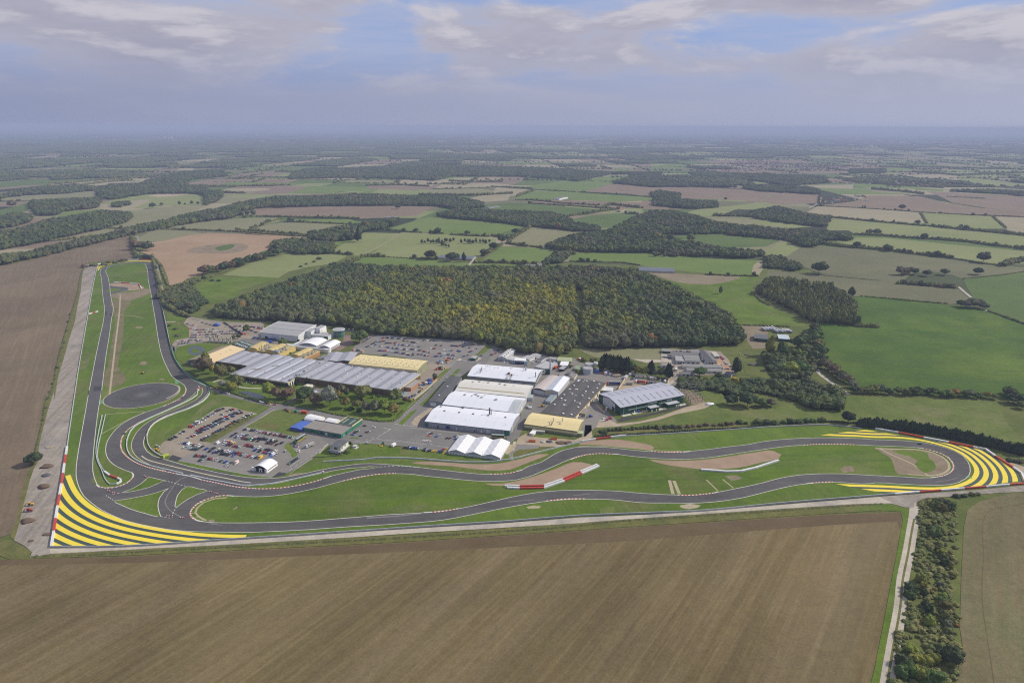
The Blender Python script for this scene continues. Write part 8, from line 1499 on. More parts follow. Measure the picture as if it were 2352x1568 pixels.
def cars(c, s, ang, phrase, kinds=None):
    t_ = s.split(); L = [(float(t_[i]), float(t_[i + 1]), t_[i + 2]) for i in range(0, len(t_), 3)]; L.sort(key=lambda v: v[0])
    for i, (x, y, ch) in enumerate(L):
        k = None
        if ch.isupper(): k = 'van' if ch in 'VRY' else 'jeep' if ch in 'JB' else 'sports'; ch = dict(V='w', R='r', Y='y', J='w', B='b', G='n', Q='y', P='r')[ch]
        k = k or kinds or rc.choices(['hatch', 'saloon', 'estate', 'jeep'], [6, 3, 2, 1])[0]
        car(c, x, y, ch, ang, '%s %s, %s from the left in %s' % (CC[ch][1], KN_[k], ordn(i + 1), phrase), phrase, k)
AX, AY = -17, 72
cars('W', '80 1075 k 165 1030 e 250 995 k 410 875 s 490 825 k 730 680 R 825 645 s 865 605 k 935 545 V 1020 515 w', AX, 'the lower half of the bank side gravel row')
cars('W', '1140 450 w 1190 408 s 1225 365 k 1275 345 e 1310 325 s 1370 295 s 1445 260 s 1530 185 k 1590 160 k 1650 130 e 1730 105 k', AX, 'the upper half of the bank side gravel row')
cars('W', '1890 180 s 1975 155 k 2055 125 r 1705 280 s', AX, 'the loose group at the top of the gravel car park')
cars('W', '950 795 r 1040 762 k 1100 718 r 1190 678 e 1285 635 m 1390 590 s 1455 548 d 1525 500 k 1580 468 k 1645 438 k 1735 402 s 1815 370 r 1885 345 s 1955 308 d 2050 275 t 2110 240 k 2195 205 s 2255 180 k', AX, 'the upper line of the double gravel row')
cars('W', '660 1015 s 760 970 r 840 935 w 893 900 t 955 868 k 1030 838 d 1178 768 b 1288 722 s 1362 690 b 1445 652 t 1535 600 s 1605 562 t 1682 520 e 1762 488 s 1822 455 b 1880 425 d 2045 348 b 2205 268 m 2310 240 k', AX, 'the lower line of the double gravel row')
cars('W', '1090 1085 k 1155 1045 e 1225 1005 w 1330 960 s 1450 872 m 1530 832 d 1608 795 b 1690 755 k 1762 725 s 1840 685 k 1912 635 k 1980 597 r 2055 552 k 2122 518 d 2252 445 s', AX, 'the gravel row beside the reedy strip'); cars('F', '1115 305 w 1145 293 k 1168 283 s 1192 273 s', AX, 'the short row at the top of the reedy strip')
cars('W', '435 1180 s 530 1185 d 590 1195 b 680 1215 V 745 1232 s 830 1245 m 890 1278 s 990 1272 J 1100 1290 k', AY, 'the back row at the gravel edge'); cars('W', '535 1325 w 618 1312 s 680 1337 s 758 1357 s 838 1368 t 925 1380 k 985 1362 e', AY, 'the front row at the gravel edge')
cars('F', '1122 436 k 1158 434 w 1188 443 k 1215 448 d 1250 456 s 1287 463 s 1320 466 r 1346 475 k 1371 476 w 1394 481 m 1416 470 s 1435 490 r 1465 489 s 1490 498 k 1512 502 r 1535 506 k 1557 510 k 1580 514 s 1605 517 e 1625 521 s', AY, 'the row along the rough lawn')
cars('X', '755 178 k 880 103 k', AY, 'the pair by the lane'); cars('X', '1100 135 w 1165 152 s 1232 158 t 1515 222 w 1590 242 d 1660 252 k 1735 265 k 1805 275 k 1870 290 d 1930 300 s 2010 312 k 2080 322 w 2150 345 k', AY, 'the second row back line')
cars('X', '900 203 b 970 213 w 1040 218 w 1108 230 m 1168 258 m 1240 272 k 1305 287 g 1395 292 w 1462 305 k 1600 328 k 1868 388 m 1945 392 k 2030 417 m 2170 448 k 2330 392 k', AY, 'the second row front line')
cars('X', '340 392 V 560 335 w 620 348 s 685 345 y 692 382 r 775 375 w 850 387 Q', AY, 'the third row back line'); cars('X', '510 412 w 572 435 s 650 446 m 730 458 k 852 492 r 922 502 m 1000 522 s 1200 458 r 1270 472 k 1340 485 r 1412 502 k 1490 522 s 1620 545 w 1710 567 s', AY, 'the third row front line')
cars('X', '1510 617 b 1640 652 k 1830 602 k 1890 612 k 1945 620 k 2000 632 e 2150 642 w', AY, 'the short eastern rank'); cars('X', '1790 682 r 1870 706 b 1940 712 s 2015 718 b 2070 748 V 2180 758 s', AY, 'the short front eastern rank')
cars('X', '-20 580 b 75 655 k 140 575 e 195 570 k 210 692 b 300 652 s 350 612 w 330 682 k 430 640 d 490 652 k 560 652 w 640 662 w 720 682 w 800 692 b 870 712 k 940 717 m 1000 735 r 1070 762 k 1120 772 s 1200 792 s 1300 808 r', AY, 'the long fourth row'); cars('X', '440 732 k 502 742 k 572 748 k 660 768 k 815 792 b 1430 832 w 1520 848 d 1660 860 Y', AY, 'the fourth row front line')
cars('F', '605 710 k 640 712 r 672 718 k 702 722 d 655 757 k 682 762 s 752 738 k 772 742 r 802 748 s 832 750 s 875 764 t 922 774 b 978 785 t 935 808 s 1035 785 V', AY, 'the fifth row nearest the track'); cars('F', '210 612 s', AX, 'the gravel corner by the digger')
cars('Q', '1040 242 k 1065 280 s', -8, 'the marked bays by the grass island'); cars('Q', '1098 380 w 1112 432 w', -8, 'the sports pair in the marked bays', 'sports'); cars('Q', '720 422 s', -60, 'the aisle by the grass island')
cars('Q', '830 815 G 890 775 G 945 735 G 1000 700 G 1055 662 G 1110 628 G', -30, 'the dark green line on the apron road')
cars('R', '1520 598 k 1730 628 w 1355 708 s 1315 738 k 1290 758 d 1235 808 b 1430 832 t 1610 722 s 1570 748 m', -12, 'the small car park beside the teal office', 'sports'); cars('R', '1600 998 s', 50, 'the kerb near the tractor')
cars('D', '825 1256 w 848 1260 k 828 1282 o 905 1293 b 930 1273 s 1015 1309 k 1045 1309 m 1100 1289 b 1125 1291 w 1100 1318 b 770 1338 w 798 1339 w 828 1343 w 832 1376 s', 40, 'the marked apron west of the marquee', 'sports')
cars('D', '575 1409 k 603 1411 k 632 1413 s 660 1413 B 692 1418 b 718 1421 s 778 1433 k 805 1437 s 832 1441 k 868 1442 Q 898 1446 Q 928 1451 b 955 1454 n 985 1458 Q 975 1424 P 1008 1426 Q', 55, 'the display line beside the marquee')
cars('C', '745 963 k 812 976 w 1098 1051 k 1130 1059 k 1160 1064 w 1188 1074 s 1218 1077 m 1248 1079 Q 1303 1091 P', -20, 'the line along the clipped hedge'); cars('C', '1740 962 V 1726 913 r', 40, 'the garden court'); car('D', 1010, 683, 's', 50, 'silver car driving alone on the inner road', None); car('D', 1370, 450, 'e', 50, 'grey car leaving by the main gate road', None); car('D', 1475, 315, 'r', 20, 'red car waiting at the main gate junction', None)
car('B', 1038, 488, 'n', 48, 'dark green and yellow racing car rounding the loop of the track', None, 'sports', .5); car('U', 705, 488, 'n', -8, 'green sports car lapping the eastern hairpin', None, 'sports', .5); car('C', 2100, 376, 'w', -5, 'white car parked near the glass rotunda', None)
cars('a', '930 720 s 975 722 e 1040 722 t 1078 722 w 1130 728 w 1168 726 b 1205 726 w', 80, 'the row behind the yard units'); cars('a', '30 1150 w 125 1250 e 175 1245 s 225 1245 b 215 1285 V 460 1310 b 505 1315 d 570 1320 k 670 1262 w 715 1270 k 755 1290 V', 60, 'the car rows beside the site cabins'); cars('E', '917 812 w 972 905 r 1000 907 V', 70, 'the access road of the dark warehouse'); cars('D', '1480 440 k 1520 425 r 1545 395 e 1610 522 w 1640 524 s 1920 525 w', 40, 'the vehicles around the cabins by the gate')
print('cars', NCAR)
# hundreds more in the two far car parks, past what can be told apart one by one
def car_mass(name, label, rows):
    mats = [plain('mass_%d' % i, c, .3, .6, var=.02) for i, c in enumerate(((.02, .02, .022), (.48, .5, .52), (.75, .75, .75), (.45, .03, .02), (.03, .07, .32), (.02, .03, .10), (.12, .12, .13), (.80, .45, .03)))]
    mb = MB(*mats, glass_d, tyre_k)
    for c, x0, y0, x1, y1, n, ang in rows:
        for i in range(n):
            if rc.random() < .07: continue
            p = g(c, x0 + (x1 - x0) * (i + .5) / n, y0 + (y1 - y0) * (i + .5) / n, .8); a = radians(ang) + rc.uniform(-.05, .05); m = rc.choices(range(8), [8, 9, 5, 4, 4, 5, 4, .6])[0]; L_ = rc.uniform(4, 4.6); ca, sa = cos(a), sin(a); s_ = rc.choice([-1, 1]); f_ = lambda u: (p.x + ca * u * s_, p.y + sa * u * s_)
            mb.box((*f_(0), .62), L_, 1.8, .55, m, a, .96); q = f_(-.25); mb.box((*q, 1.17), L_ * .55, 1.6, .38, 8, a, .84); mb.box((*q, 1.56), L_ * .44, 1.32, .05, m, a)
            for u in (-1.3, 1.3): w_ = f_(u); mb.box((*w_, .42), .6, 1.86, .5, 9, a)
    return tag(mb.build(name), label, 'parked cars', None, 'stuff')
car_mass('parked_cars', 'hundreds of cars massed in the top car park below the wood', [('Y', 440, 50, 800, 75, 12, 60), ('Y', 10, 125, 170, 20, 8, 20), ('Y', 60, 230, 400, 45, 13, 20), ('Y', 150, 225, 400, 90, 8, 20), ('Y', 320, 130, 420, 110, 3, 20), ('Y', 430, 150, 640, 145, 8, 60), ('Y', 600, 175, 890, 195, 9, 60), ('Y', 900, 130, 1060, 145, 5, 60), ('Y', 740, 105, 880, 120, 2, 0), ('Y', 320, 205, 540, 235, 8, 60), ('Y', 550, 240, 850, 275, 9, 60), ('Y', 870, 255, 1100, 290, 8, 60), ('Y', 940, 185, 1080, 220, 4, 60), ('Y', 270, 290, 490, 295, 9, 60), ('Y', 490, 300, 680, 330, 8, 60), ('Y', 700, 340, 960, 350, 9, 60), ('Y', 830, 365, 960, 380, 4, 60), ('Y', 1030, 355, 1120, 365, 4, 60), ('Y', 1130, 300, 1300, 330, 5, 60), ('Y', 1160, 380, 1250, 382, 4, 60),
   ('Y', 1270, 245, 1380, 255, 4, 60), ('Y', 1420, 340, 1560, 345, 5, 60), ('Y', 1320, 395, 1420, 400, 4, 60), ('Y', 1520, 275, 1690, 290, 6, 60), ('Y', 1550, 425, 1740, 440, 8, 60), ('Y', 1590, 365, 1760, 380, 6, 60), ('Y', 1660, 195, 1820, 210, 5, 60), ('Y', 1780, 290, 1850, 310, 3, 60), ('Y', 1880, 140, 1950, 145, 2, 60), ('Y', 2000, 325, 2140, 250, 5, 0), ('Y', 1890, 400, 1980, 380, 4, 50), ('Y', 1120, 95, 1380, 105, 4, 70), ('Y', 1460, 390, 1520, 410, 2, 60), ('Y', 380, 375, 460, 375, 3, 60), ('Y', 1330, 185, 1530, 200, 2, 60), ('Y', 1870, 215, 2040, 240, 3, 60)])
car_mass('parked_cars', 'packed rows of cars and spare vehicles in the west car park', [('C', 275, 430, 560, 410, 12, 100), ('C', 285, 455, 540, 425, 8, 100), ('C', 415, 390, 720, 375, 13, 100), ('C', 425, 365, 700, 355, 13, 100), ('C', 430, 340, 720, 325, 13, 100), ('C', 450, 312, 740, 300, 12, 100), ('C', 380, 245, 480, 270, 5, 40), ('C', 480, 215, 640, 260, 8, 40), ('C', 410, 300, 480, 292, 3, 60), ('C', 720, 330, 870, 320, 6, 100), ('C', 740, 350, 900, 350, 6, 100), ('C', 780, 270, 850, 285, 3, 30), ('C', 870, 275, 970, 270, 7, 100), ('C', 860, 300, 980, 320, 8, 70), ('C', 1020, 275, 1190, 290, 14, 100), ('C', 1040, 310, 1120, 340, 7, 40), ('C', 1080, 290, 1190, 300, 9, 60), ('C', 1090, 408, 1180, 412, 4, 20), ('a', 1850, 920, 1950, 1000, 4, 0), ('a', 1980, 1000, 2050, 1120, 5, 100), ('a', 1430, 780, 1500, 860, 5, 30), ('a', 1440, 900, 1550, 960, 6, 60), ('a', 690, 830, 900, 860, 6, 20), ('a', 1860, 1050, 1960, 1060, 6, 60), ('a', 940, 960, 1060, 960, 5, 10), ('a', 1640, 980, 1820, 990, 8, 70), ('a', 1780, 820, 1880, 900, 6, 30), ('a', 1150, 1075, 1800, 1085, 16, 80), ('a', 1400, 700, 1500, 760, 4, 50)])
# lorries, tractors and plant
def wheels(o, xs, w_, r=.5, nm='wheel'):
    for x in xs:
        for s_ in (-1, 1): mb = MB(tyre_k, silver); mb.tube((x, s_ * (w_ / 2 - .35), r), (x, s_ * w_ / 2, r), r, 0, 12); mb.tube((x, s_ * w_ / 2, r), (x, s_ * (w_ / 2 + .02), r), r * .5, 1, 8); mb.build(nm, o)
def lorry(label, q, q2, L, mbody, mcab, mroof=None, H=4.0, stripe=None, name='lorry', cat='lorry'):
    a, b = g(*q), g(*q2); d = b - a; o = empty(name, label, cat, (a.x, a.y, .44), atan2(d.y, d.x))
    mb = MB(mbody, mroof or mbody); mb.box((L / 2 + 1.2, 0, 1.1), L, 2.6, H - 1.1); mb.box((L / 2 + 1.2, 0, H), L, 2.5, .08, 1); mb.build('trailer', o)
    if mcab: mb = MB(mcab, glass_d); mb.box((-.5, 0, .6), 2.2, 2.45, 2.6, 0, 0, .94); mb.box((-1.55, 0, 1.9), .2, 2.1, .9, 1); mb.build('cab', o)
    if stripe: mb = MB(stripe); mb.box((L / 2 + 1.2, 0, 1.15), L + .1, 2.66, .75); mb.build('stripe', o)
    wheels(o, [-.6, L - 1.5, L - .2], 2.5); return o
o = lorry('long dark green and yellow articulated lorry beside the grass island', ('Q', 1040, 195), ('R', 190, 850), 13.6, plain('lorry_green', (.012, .07, .045), .4), plain('cab_green', (.012, .08, .05), .4), grey_r, 4.1, plain('lorry_yellow', (.72, .48, .03), .4))
cu_ = bpy.data.curves.new('lorry_lettering', 'FONT'); cu_.body = 'LOTUS'; cu_.size = 1.0; cu_.extrude = .01; cu_.materials.append(whit); t0 = bpy.data.objects.new('t', cu_); tx = bpy.data.objects.new('lettering', bpy.data.meshes.new_from_object(t0)); COL.objects.link(tx); tx.parent = o; tx.location = (9.8, -1.34, 2.5); tx.rotation_euler = (pi / 2, 0, 0)
lorry('silver grey box lorry parked across the marked bays by the apron', ('Q', 1405, 325), ('Q', 1600, 250), 6.2, plain('box_grey', (.42, .41, .38), .6), lgrey_w, None, 3.4)
lorry('dark green trailer with a pale roof behind the marquee', ('P', 1600, 620), ('P', 1240, 600), 12.5, plain('trailer_dark', (.02, .035, .025), .5), None, plain('trailer_roof', (.30, .38, .34), .6), 3.8, plain('trailer_stripe', (.5, .42, .05), .5), 'trailer', 'trailer')
lorry('blue curtain sided lorry near the construction hoarding', ('Z', 1890, 935), ('Z', 2230, 940), 13, navy, redp, plain('lorry_grey_top', (.40, .39, .36), .7)); lorry('red car transporter among the site cars', ('a', 400, 1345), ('a', 240, 1330), 10, plain('transporter', (.30, .03, .03), .5), redp, None, 3.0); lorry('navy trailer parked by the white works loading doors', ('S', 560, 600), ('S', 360, 590), 12, navy, None, None, 4, None, 'trailer', 'trailer'); lorry('bright blue container trailer south of the white works', ('S', 480, 650), ('S', 260, 650), 11, plain('mid_blue', (.04, .09, .36), .5), None, bluep, 3.8, None, 'trailer', 'trailer'); lorry('white box lorry with a blue cab west of the white works', ('S', 100, 555), ('S', 210, 520), 6, whit, navy, None, 3.4)
lorry('lime yellow ambulance parked at the track access by the gravel', ('F', 278, 740), ('F', 350, 700), 3.4, limeg, limeg, None, 2.6, None, 'ambulance', 'ambulance'); lorry('orange red tanker beside the grey canopy', ('Z', 470, 520), ('Z', 560, 440), 5, orangep, redp, None, 3.2, None, 'tanker', 'tanker')
lorry('small lorry with a pale load bed in the yard lane', ('a', 960, 1110), ('a', 955, 1030), 6, plain('load_pale', (.55, .53, .45), .7), whit, None, 3.0)
def plant(name, label, cat, q, ang, body, arm=True, mower=None):
    p = g(*q); o = empty(name, label, cat, (p.x, p.y, .42), radians(ang)); mb = MB(body); mb.box((.6, 0, .8), 2.6, 1.3, 1.1, 0, 0, .9); mb.build('bonnet', o); mb = MB(glass_d, body); mb.box((-1.0, 0, 1.1), 1.5, 1.5, 1.5); mb.box((-1.0, 0, 2.6), 1.6, 1.6, .15, 1); mb.build('cab', o)
    wheels(o, [-1.2], 2.1, .75); wheels(o, [1.4], 1.8, .5)
    if arm: mb = MB(body); mb.tube((-1.8, 0, 1.2), (-3.0, 0, 3.0), .18); mb.tube((-3.0, 0, 3.0), (-4.2, 0, 1.0), .16); mb.box((-4.3, 0, .4), .8, .9, .7); mb.build('arm', o)
    if mower: mb = MB(mower); mb.box((2.9, 0, .2), 1.6, 3.8, .5); mb.build('mower_deck', o)
    return o
jg = plain('tractor_green', (.03, .16, .04), .4)
plant('tractor', 'green tractor with a yellow mower deck on the apron edge', 'tractor', ('R', 1940, 1060), 250, jg, False, amber); plant('mower', 'yellow ride on mower alone on the infield grass', 'mower', ('A', 1222, 1272), 100, amber, False, steel_d); plant('digger', 'yellow digger at the corner of the gravel car park', 'digger', ('F', 210, 668), -20, amber); plant('digger', 'orange yellow digger at the head of the inner road', 'digger', ('C', 695, 933), -20, amber); plant('digger', 'yellow digger working on the old runway beside heaps', 'digger', ('B', 262, 1092), 10, amber); plant('digger', 'red machine parked on the old runway', 'digger', ('B', 252, 1142), 8, redp); plant('telehandler', 'blue lifting platform beside the black roofed workshop', 'lift', ('b', 770, 395), 20, bluep); plant('digger', 'mustard digger in the yard between white shed and workshop', 'digger', ('T', 1680, 1085), 20, amber); plant('tractor', 'teal machine with trailer on the inner road', 'tractor', ('F', 1660, 262), -20, tenw, False)
def simple_thing(name, label, cat, q, ang, parts, group=None, z=.42):
    p = g(*q); o = empty(name, label, cat, (p.x, p.y, z), radians(ang), group)
    for nm, m, bs_ in parts:
        mb = MB(m)
        for b in bs_: mb.box((b[0], b[1], b[2]), b[3], b[4], b[5], 0, 0, b[6] if len(b) > 6 else 1)
        mb.build(nm, o)
    return o
skip_ = [('end_panel', orangep, [(-3.2, 0, 0, .3, 2.4, 1.9), (3.2, 0, 0, .3, 2.4, 1.9)]), ('tray', orangep, [(0, 0, .2, 6.2, 2.4, .25), (0, 1.1, .4, 6.2, .2, 1.0), (0, -1.1, .4, 6.2, .2, 1.0)]), ('load', rust, [(0, 0, .45, 5.9, 2.0, .4)])]
simple_thing('skip', 'orange skip on the bare ground nearest the marquee', 'skip', ('P', 2225, 690), -8, skip_); simple_thing('skip', 'orange skip farther right on the bare ground', 'skip', ('b', 235, 715), -8, skip_)
simple_thing('box_trailer', 'white rounded box trailer parked on the apron', 'trailer', ('R', 2205, 1090), 62, [('box', whit, [(0, 0, .5, 5.2, 2.3, 2.3, .94)]), ('wheel', tyre_k, [(0, 0, 0, .8, 2.4, .7)])]); simple_thing('generator', 'red container beside the white tunnel tents', 'container', ('F', 1745, 270), -12, [('body', redp, [(0, 0, .2, 6, 2.4, 2.4)]), ('lid', orangep, [(0, 0, 2.6, 6.2, 2.6, .15)])]); simple_thing('open_car_trailer', 'long silver car trailer beside the white van', 'trailer', ('X', 690, 1145), 62, [('bed', silver, [(0, 0, .5, 6.5, .25, .15), (0, 1, .5, 6.5, .25, .15), (0, .5, .5, .3, 1.2, .15)]), ('wheel', tyre_k, [(-1, .5, 0, .6, 1.8, .55)])])
for i, (x, y, w_, a, m, lb) in enumerate(((110, 1180, 9, 60, cream_p, 'long cream cabin at the west of the site compound'), (175, 1175, 6, 60, wfm, 'short grey cabin behind the long cream one'), (300, 1225, 14, -12, cream_p, 'double cream cabin with red doors'), (440, 1235, 6, -12, lgrey_w, 'pale blue grey cabin right of the double one'), (525, 1262, 8, -12, cream_p, 'cream store with a dark doorway at the compound end'), (75, 1360, 8, -5, plain('aqua_cabin', (.40, .50, .48), .6), 'aqua cabin behind the dark green warehouse'), (15, 1240, 8, 60, cream_p, 'small cream cabin at the compound gate'))):
    simple_thing('site_cabin', lb, 'site cabin', ('a', x, y), a, [('body', m, [(0, 0, .1, w_, 3, 2.7)]), ('roof', felt2 if i % 2 else lgrey_w, [(0, 0, 2.8, w_ + .2, 3.2, .15)]), ('door', redp, [(w_ * .2, -1.55, .2, 1, .1, 2.1)]), ('window', dark, [(-w_ * .2, -1.55, 1.1, 1.4, .1, .9)])], 'site cabins beside the green warehouse')
simple_thing('banded_container', 'row of white ribbed containers by the hoarding', 'container', ('Z', 1890, 1100), -12, [('body', lgrey_w, [(0, k * 3.1 - 6, .1, 12, 2.6, 2.7) for k in range(4)]), ('top', whit, [(0, k * 3.1 - 6, 2.8, 12, 2.3, .1) for k in range(4)])])
simple_thing('stone_works', 'row of grey concrete test towers with slanting pipes by the west car park', 'plant', ('C', 740, 440), -10, [('tower', plain('concrete_grey', (.33, .32, .30), .9), [(k * 6.5 - 16, 0, 0, 1.4, 2.2, 8) for k in range(6)]), ('tank', silver, [(k * 6.5 - 13, -3.5, 0, 2.6, 2.6, 3.2) for k in range(5)]), ('beam', yel_w, [(0, .8, 4.6, 33, 1.0, .9)]), ('pipe', silver, [(k * 6.5 - 16, -2.5, 4.5, .7, 4.5, .7) for k in range(6)])])
simple_thing('blue_tent', 'small bright blue tent between the west car park and wood', 'tent', ('C', 697, 270), -12, [('canopy', bluep, [(0, 0, 2.2, 9, 6, 1.4, .6)]), ('wall', plain('bt_wall', (.04, .08, .34), .6), [(0, 0, 0, 8.6, 5.6, 2.2)])])
simple_thing('utility_hut', 'cream plant hut with green netting in the garden court', 'hut', ('C', 1660, 920), -16, [('body', cream_p, [(0, 0, 0, 8, 7, 3.2)]), ('unit', silver, [(-5.5, 2, 0, 2, 2, 2.4), (-6, -1.5, 0, 2.4, 1.4, 2)]), ('netting', tenw, [(0, -4.5, 0, 18, .2, 1.6), (5, 0, 0, .2, 9, 1.6)])])
# heaps
def heap(q, r, h, m, label, sq=.7, ang=0):
    p = g(*q); V, F = crown_geo(rt8, 2, 8, 0, 'dome', .35); zt = max(v.z for v in V); o = link('spoil_heap', mesh('spoil_heap', [Vector((v.x * r, v.y * r * sq, max(0, v.z / zt * h))) for v in V], F, m, None, True), loc=(p.x, p.y, .36)); o.rotation_euler = (0, 0, radians(ang)); return tag(o, label, 'heap')
for q, r, h, m, lb in ((('B', 390, 768), 5.5, 1.6, soil_h, 'brown earth heap nearest the solitary tree'), (('B', 386, 842), 3.8, 1.3, coal_h, 'dark grey gravel heap on the old runway'), (('B', 376, 938), 5, 2.0, soil_h, 'large brown earth heap in the middle of the old runway'), (('B', 230, 1225), 5, 1.8, soil_h, 'rubble heap at the southern end of the old runway'), (('B', 396, 1335), 3.2, .8, soil_h, 'low earth heap near the corner fence'), (('B', 265, 1388), 2.2, .5, soil_h, 'smallest earth heap near the grass corner'), (('B', 410, 605), 4, .5, sand, 'low yellow sand heap on the old runway'), (('Z', 2120, 700), 6, 2.4, plain('gravel_pink', (.36, .29, .23), .9), 'pale gravel heap beyond the tanks'), (('b', 180, 752), 3.2, 1.3, coal_h, 'dark rubble heap on the bare ground by the rail'), (('b', 80, 755), 2.4, .9, silver, 'pale rubble heap on the bare ground by the rail'), (('b', 340, 765), 5, 1.2, soil_h, 'brown earth heap against the guard rail'), (('b', 450, 770), 4.5, 1.4, soil_h, 'second brown earth heap against the guard rail'), (('A', 1380, 1325), 3.5, .6, plain('dry_soil', (.24, .20, .13), .9), 'small soil patch heap near the skid pad'), (('E', 1975, 868), 4.5, 2.2, whit, 'pile of white wrapped material at the site end'), (('M', 645, 800), 6, 1.6, plain('brush', (.11, .095, .075), .9), 'brown brushwood heap on scraped ground'), (('M', 615, 740), 4, 1.2, MATS['brush'], 'smaller brushwood heap on scraped ground')):
    heap(q, r, h, m, lb)
# poles
def pole(name, label, q, h, kind, group=None):
    p = g(*q); o = empty(name, label, 'lamp post' if kind == 'lamp' else 'flagpole' if kind == 'flag' else 'mast', (p.x, p.y, .3), 0, group); mb = MB(silver); mb.cyl((0, 0, 0), .14, h, 0, 8, .08); mb.build('pole', o)
    if kind == 'lamp': mb = MB(silver); mb.tube((-.9, 0, h), (.9, 0, h), .06); mb.box((-1.1, 0, h - .05), .6, .3, .15); mb.box((1.1, 0, h - .05), .6, .3, .15); mb.build('lamp_head', o)
    if kind == 'flag': mb = MB(whit); mb.box((.55, 0, h - 2.4), 1.0, .05, 2.2); mb.build('flag', o)
for q, h, k, lb in ((('W', 1062, 435), 10, 'lamp', 'lamp post on the bank beside the gravel car park'), (('X', 840, 985), 9, 'lamp', 'lamp post by the blue hatchback in the main car park'), (('P', 272, 1000), 8, 'lamp', 'lamp post at the west corner of the marquee'), (('P', 1062, 1108), 8, 'lamp', 'lamp post in front of the marquee bays'), (('D', 1690, 1500), 5, 'mast', 'short mast on the grass east of the marquee'), (('b', 530, 770), 9, 'lamp', 'lamp post beside the rubble heaps'), (('Y', 2190, 390), 8, 'lamp', 'lamp post at the main gate'), (('Y', 2300, 260), 8, 'lamp', 'lamp post farther along the gate road'), (('D', 1360, 430), 8, 'lamp', 'lamp post beside the gatehouse'), (('C', 1012, 925), 9, 'flag', 'left one of two flagpoles by the pond'), (('C', 1072, 933), 9, 'flag', 'right one of two flagpoles by the pond'), (('S', 1985, 432), 8, 'flag', 'flagpole nearest the glass rotunda'), (('S', 2070, 440), 8, 'flag', 'middle flagpole near the glass rotunda'), (('S', 2155, 445), 8, 'flag', 'flagpole farthest from the glass rotunda'), (('C', 305, 270), 9, 'lamp', 'lamp post on the grass mound')):
    pole('lamp_post' if k == 'lamp' else 'flagpole' if k == 'flag' else 'mast', lb, q, h, k)
# pallets, crates and bins in the yards
cr_m = [bluep, silver, redp, plain('crate_tan', (.42, .32, .18), .9), green_w, whit, steel_d, orangep]; cn_ = ['blue', 'grey', 'red', 'tan', 'dark green', 'white', 'charcoal', 'orange']
def crates(c, x0, y0, x1, y1, n, ph, jit=14, sc_=1.0):
    for i in range(n):
        t_ = (i + .5) / n; k = rc.randrange(8); p = g(c, x0 + (x1 - x0) * t_ + rc.uniform(-jit, jit), y0 + (y1 - y0) * t_ + rc.uniform(-jit, jit)); mb = MB(cr_m[k], cr_m[3]); s_ = sc_ * rc.uniform(.8, 1.5); L_, W_, H_ = 2.2 * s_, 1.5 * s_, 1.3 * s_
        mb.box((0, 0, .18), L_, W_, H_, 0, 0, .97); mb.box((0, 0, 0), L_ + .1, W_ + .1, .16, 1); mb.box((0, 0, H_ + .18), L_ * .8, W_ * .8, .12, 0)
        o = mb.build('crate', loc=(p.x, p.y, .43)); o.rotation_euler = (0, 0, rc.choice([-.28, 1.3]) + rc.uniform(-.3, .3)); tag(o, '%s crate %s, %s from the left' % (cn_[k], ph, ordn(i + 1)), 'crate', 'crates ' + ph)
crates('D', 720, 780, 900, 700, 12, 'stacked along the service yard wall', 18, 1.3); crates('D', 620, 900, 760, 800, 7, 'at the lower end of the service yard', 10); crates('D', 900, 530, 1040, 520, 7, 'beside the yellow roofed block', 14, 1.4); crates('D', 900, 590, 1000, 590, 5, 'north of the service yard wall', 10, 1.4); crates('Z', 860, 470, 940, 440, 3, 'under the pale green barn', 20, 1.2); crates('Z', 1080, 260, 1230, 290, 4, 'behind the pale green barn', 10, 1.3); crates('Z', 1560, 400, 1720, 430, 5, 'under the dark conifer screen', 14, 1.6); crates('Z', 1520, 560, 1960, 640, 11, 'in the scrap corner by the tanks', 40, 1.6); crates('Z', 2150, 590, 2310, 580, 5, 'by the gravel heap', 10, 1.5)
crates('S', 2150, 790, 2350, 820, 6, 'beside the showroom yard', 20, 1.2); crates('S', 1640, 900, 1780, 930, 6, 'among the plant rooms', 16, 1.0); crates('S', 720, 870, 880, 850, 5, 'between the yellow plant blocks', 16, 1.1); crates('C', 930, 340, 1000, 370, 5, 'in the scrapyard by the white works', 10, 1.4); crates('E', 960, 1020, 1050, 1000, 6, 'at the construction gate', 14, 1.0); crates('E', 1300, 940, 1360, 935, 3, 'on the pale apron of the dark warehouse', 3, .8); crates('T', 1350, 1100, 1440, 1140, 4, 'beside the second white shed', 14, 1.0); crates('F', 1540, 240, 1600, 255, 4, 'beside the rough lawn', 6, .9); crates('b', 560, 390, 620, 400, 3, 'against the workshop end wall', 8, 1.0); crates('a', 1400, 880, 1560, 900, 4, 'between the yard units', 14, 1.2)
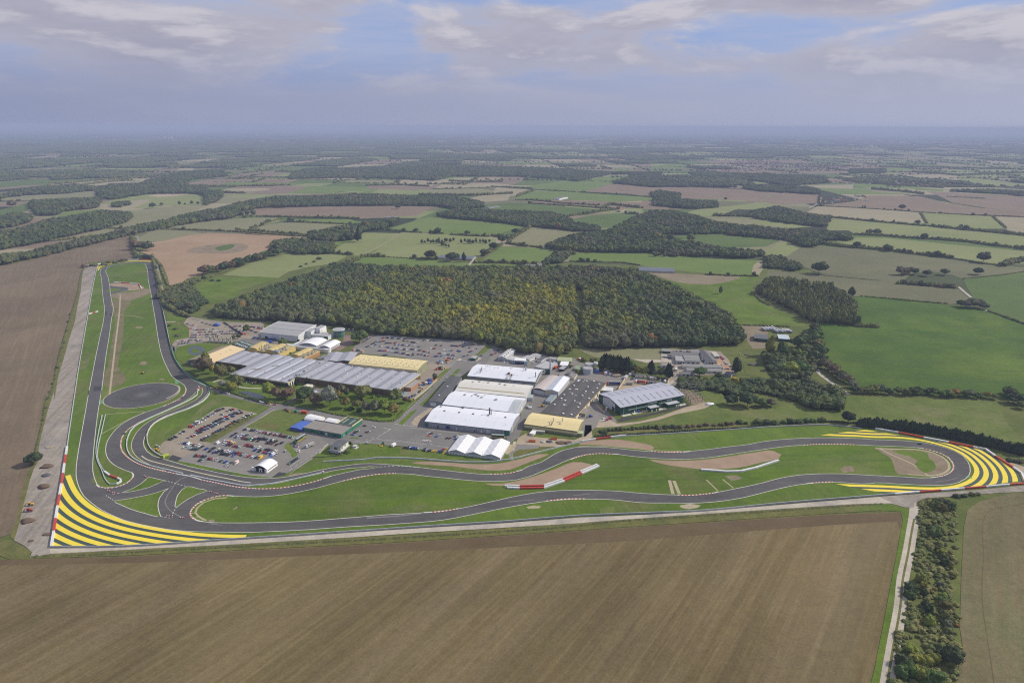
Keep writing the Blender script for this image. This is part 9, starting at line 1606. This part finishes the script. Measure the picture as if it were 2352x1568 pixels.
# people
def person(q, col, label, ang=0):
    p = g(*q); me = bpy.data.meshes.new('person'); V = [(0, 0, .95), (0, 0, 1.2), (0, 0, 1.42), (0, 0, 1.52), (0, 0, 1.64), (0, .02, 1.76), (-.11, 0, .90), (-.13, .02, .50), (-.14, -.02, .08), (-.14, .14, .04), (.11, 0, .90), (.13, -.06, .50), (.14, -.12, .10), (.14, .04, .04), (-.2, 0, 1.40), (-.27, .02, 1.12), (-.28, .10, .88), (.2, 0, 1.40), (.27, 0, 1.12), (.28, .08, .88)]
    E_ = [(0, 1), (1, 2), (2, 3), (3, 4), (4, 5), (0, 6), (6, 7), (7, 8), (8, 9), (0, 10), (10, 11), (11, 12), (12, 13), (2, 14), (14, 15), (15, 16), (2, 17), (17, 18), (18, 19)]; R = [.15, .14, .15, .06, .10, .09, .10, .065, .045, .05, .10, .065, .045, .05, .07, .05, .035, .07, .05, .035]
    me.from_pydata(V, E_, []); me.update(); o = link('person', me, loc=(p.x, p.y, .44)); o.rotation_euler = (0, 0, ang); md = o.modifiers.new('skin', 'SKIN')
    for i, sv in enumerate(me.skin_vertices[0].data if me.skin_vertices else []): sv.radius = (R[i], R[i] * .8); sv.use_root = i == 0
    me.materials.append(plain('clothes_' + col[1], col[0], .8)); o.modifiers.new('sub', 'SUBSURF').render_levels = 1; return tag(o, label, 'person')
def skinfix():
    pass
for q, col, lb in ((('d', 703, 522), ((.03, .03, .035), 'black'), 'person in black walking on the inner road'), (('d', 732, 525), ((.7, .7, .7), 'white'), 'person in white beside the one in black'), (('C', 1298, 1112), ((.65, .65, .66), 'pale'), 'person in pale clothes standing by the red sports car'), (('d', 1990, 522), ((.03, .04, .05), 'dark'), 'person in dark clothes on the road median'), (('Y', 1757, 465), ((.5, .6, .05), 'lime'), 'person in a lime jacket near the top car park'), (('R', 290, 812), ((.5, .5, .5), 'grey'), 'person in grey outside the teal office front')):
    person(q, col, lb)

# ---------------------------------------------------------------- haze: one closed box of thin even air
hm = bpy.data.materials.new('haze'); hm.use_nodes = True; t = NT(hm.node_tree); t.N.clear()
pv = t.n('ShaderNodeVolumePrincipled'); pv.inputs['Color'].default_value = (0.475, 0.55, 0.80, 1); pv.inputs['Density'].default_value = HAZE_D; pv.inputs['Anisotropy'].default_value = 0.0
ho = t.n('ShaderNodeOutputMaterial'); t.L.new(pv.outputs[0], ho.inputs['Volume'])
mb = MB(hm); mb.hexa([Vector(p) for p in ((-64000, -3500, -1.2), (64000, -3500, -1.2), (64000, 64000, -1.2), (-64000, 64000, -1.2), (-64000, -3500, 306), (64000, -3500, 306), (64000, 64000, 306), (-64000, 64000, 306))])
tag(mb.build('haze'), 'thin pale blue haze over the whole landscape', 'haze', None, 'stuff')
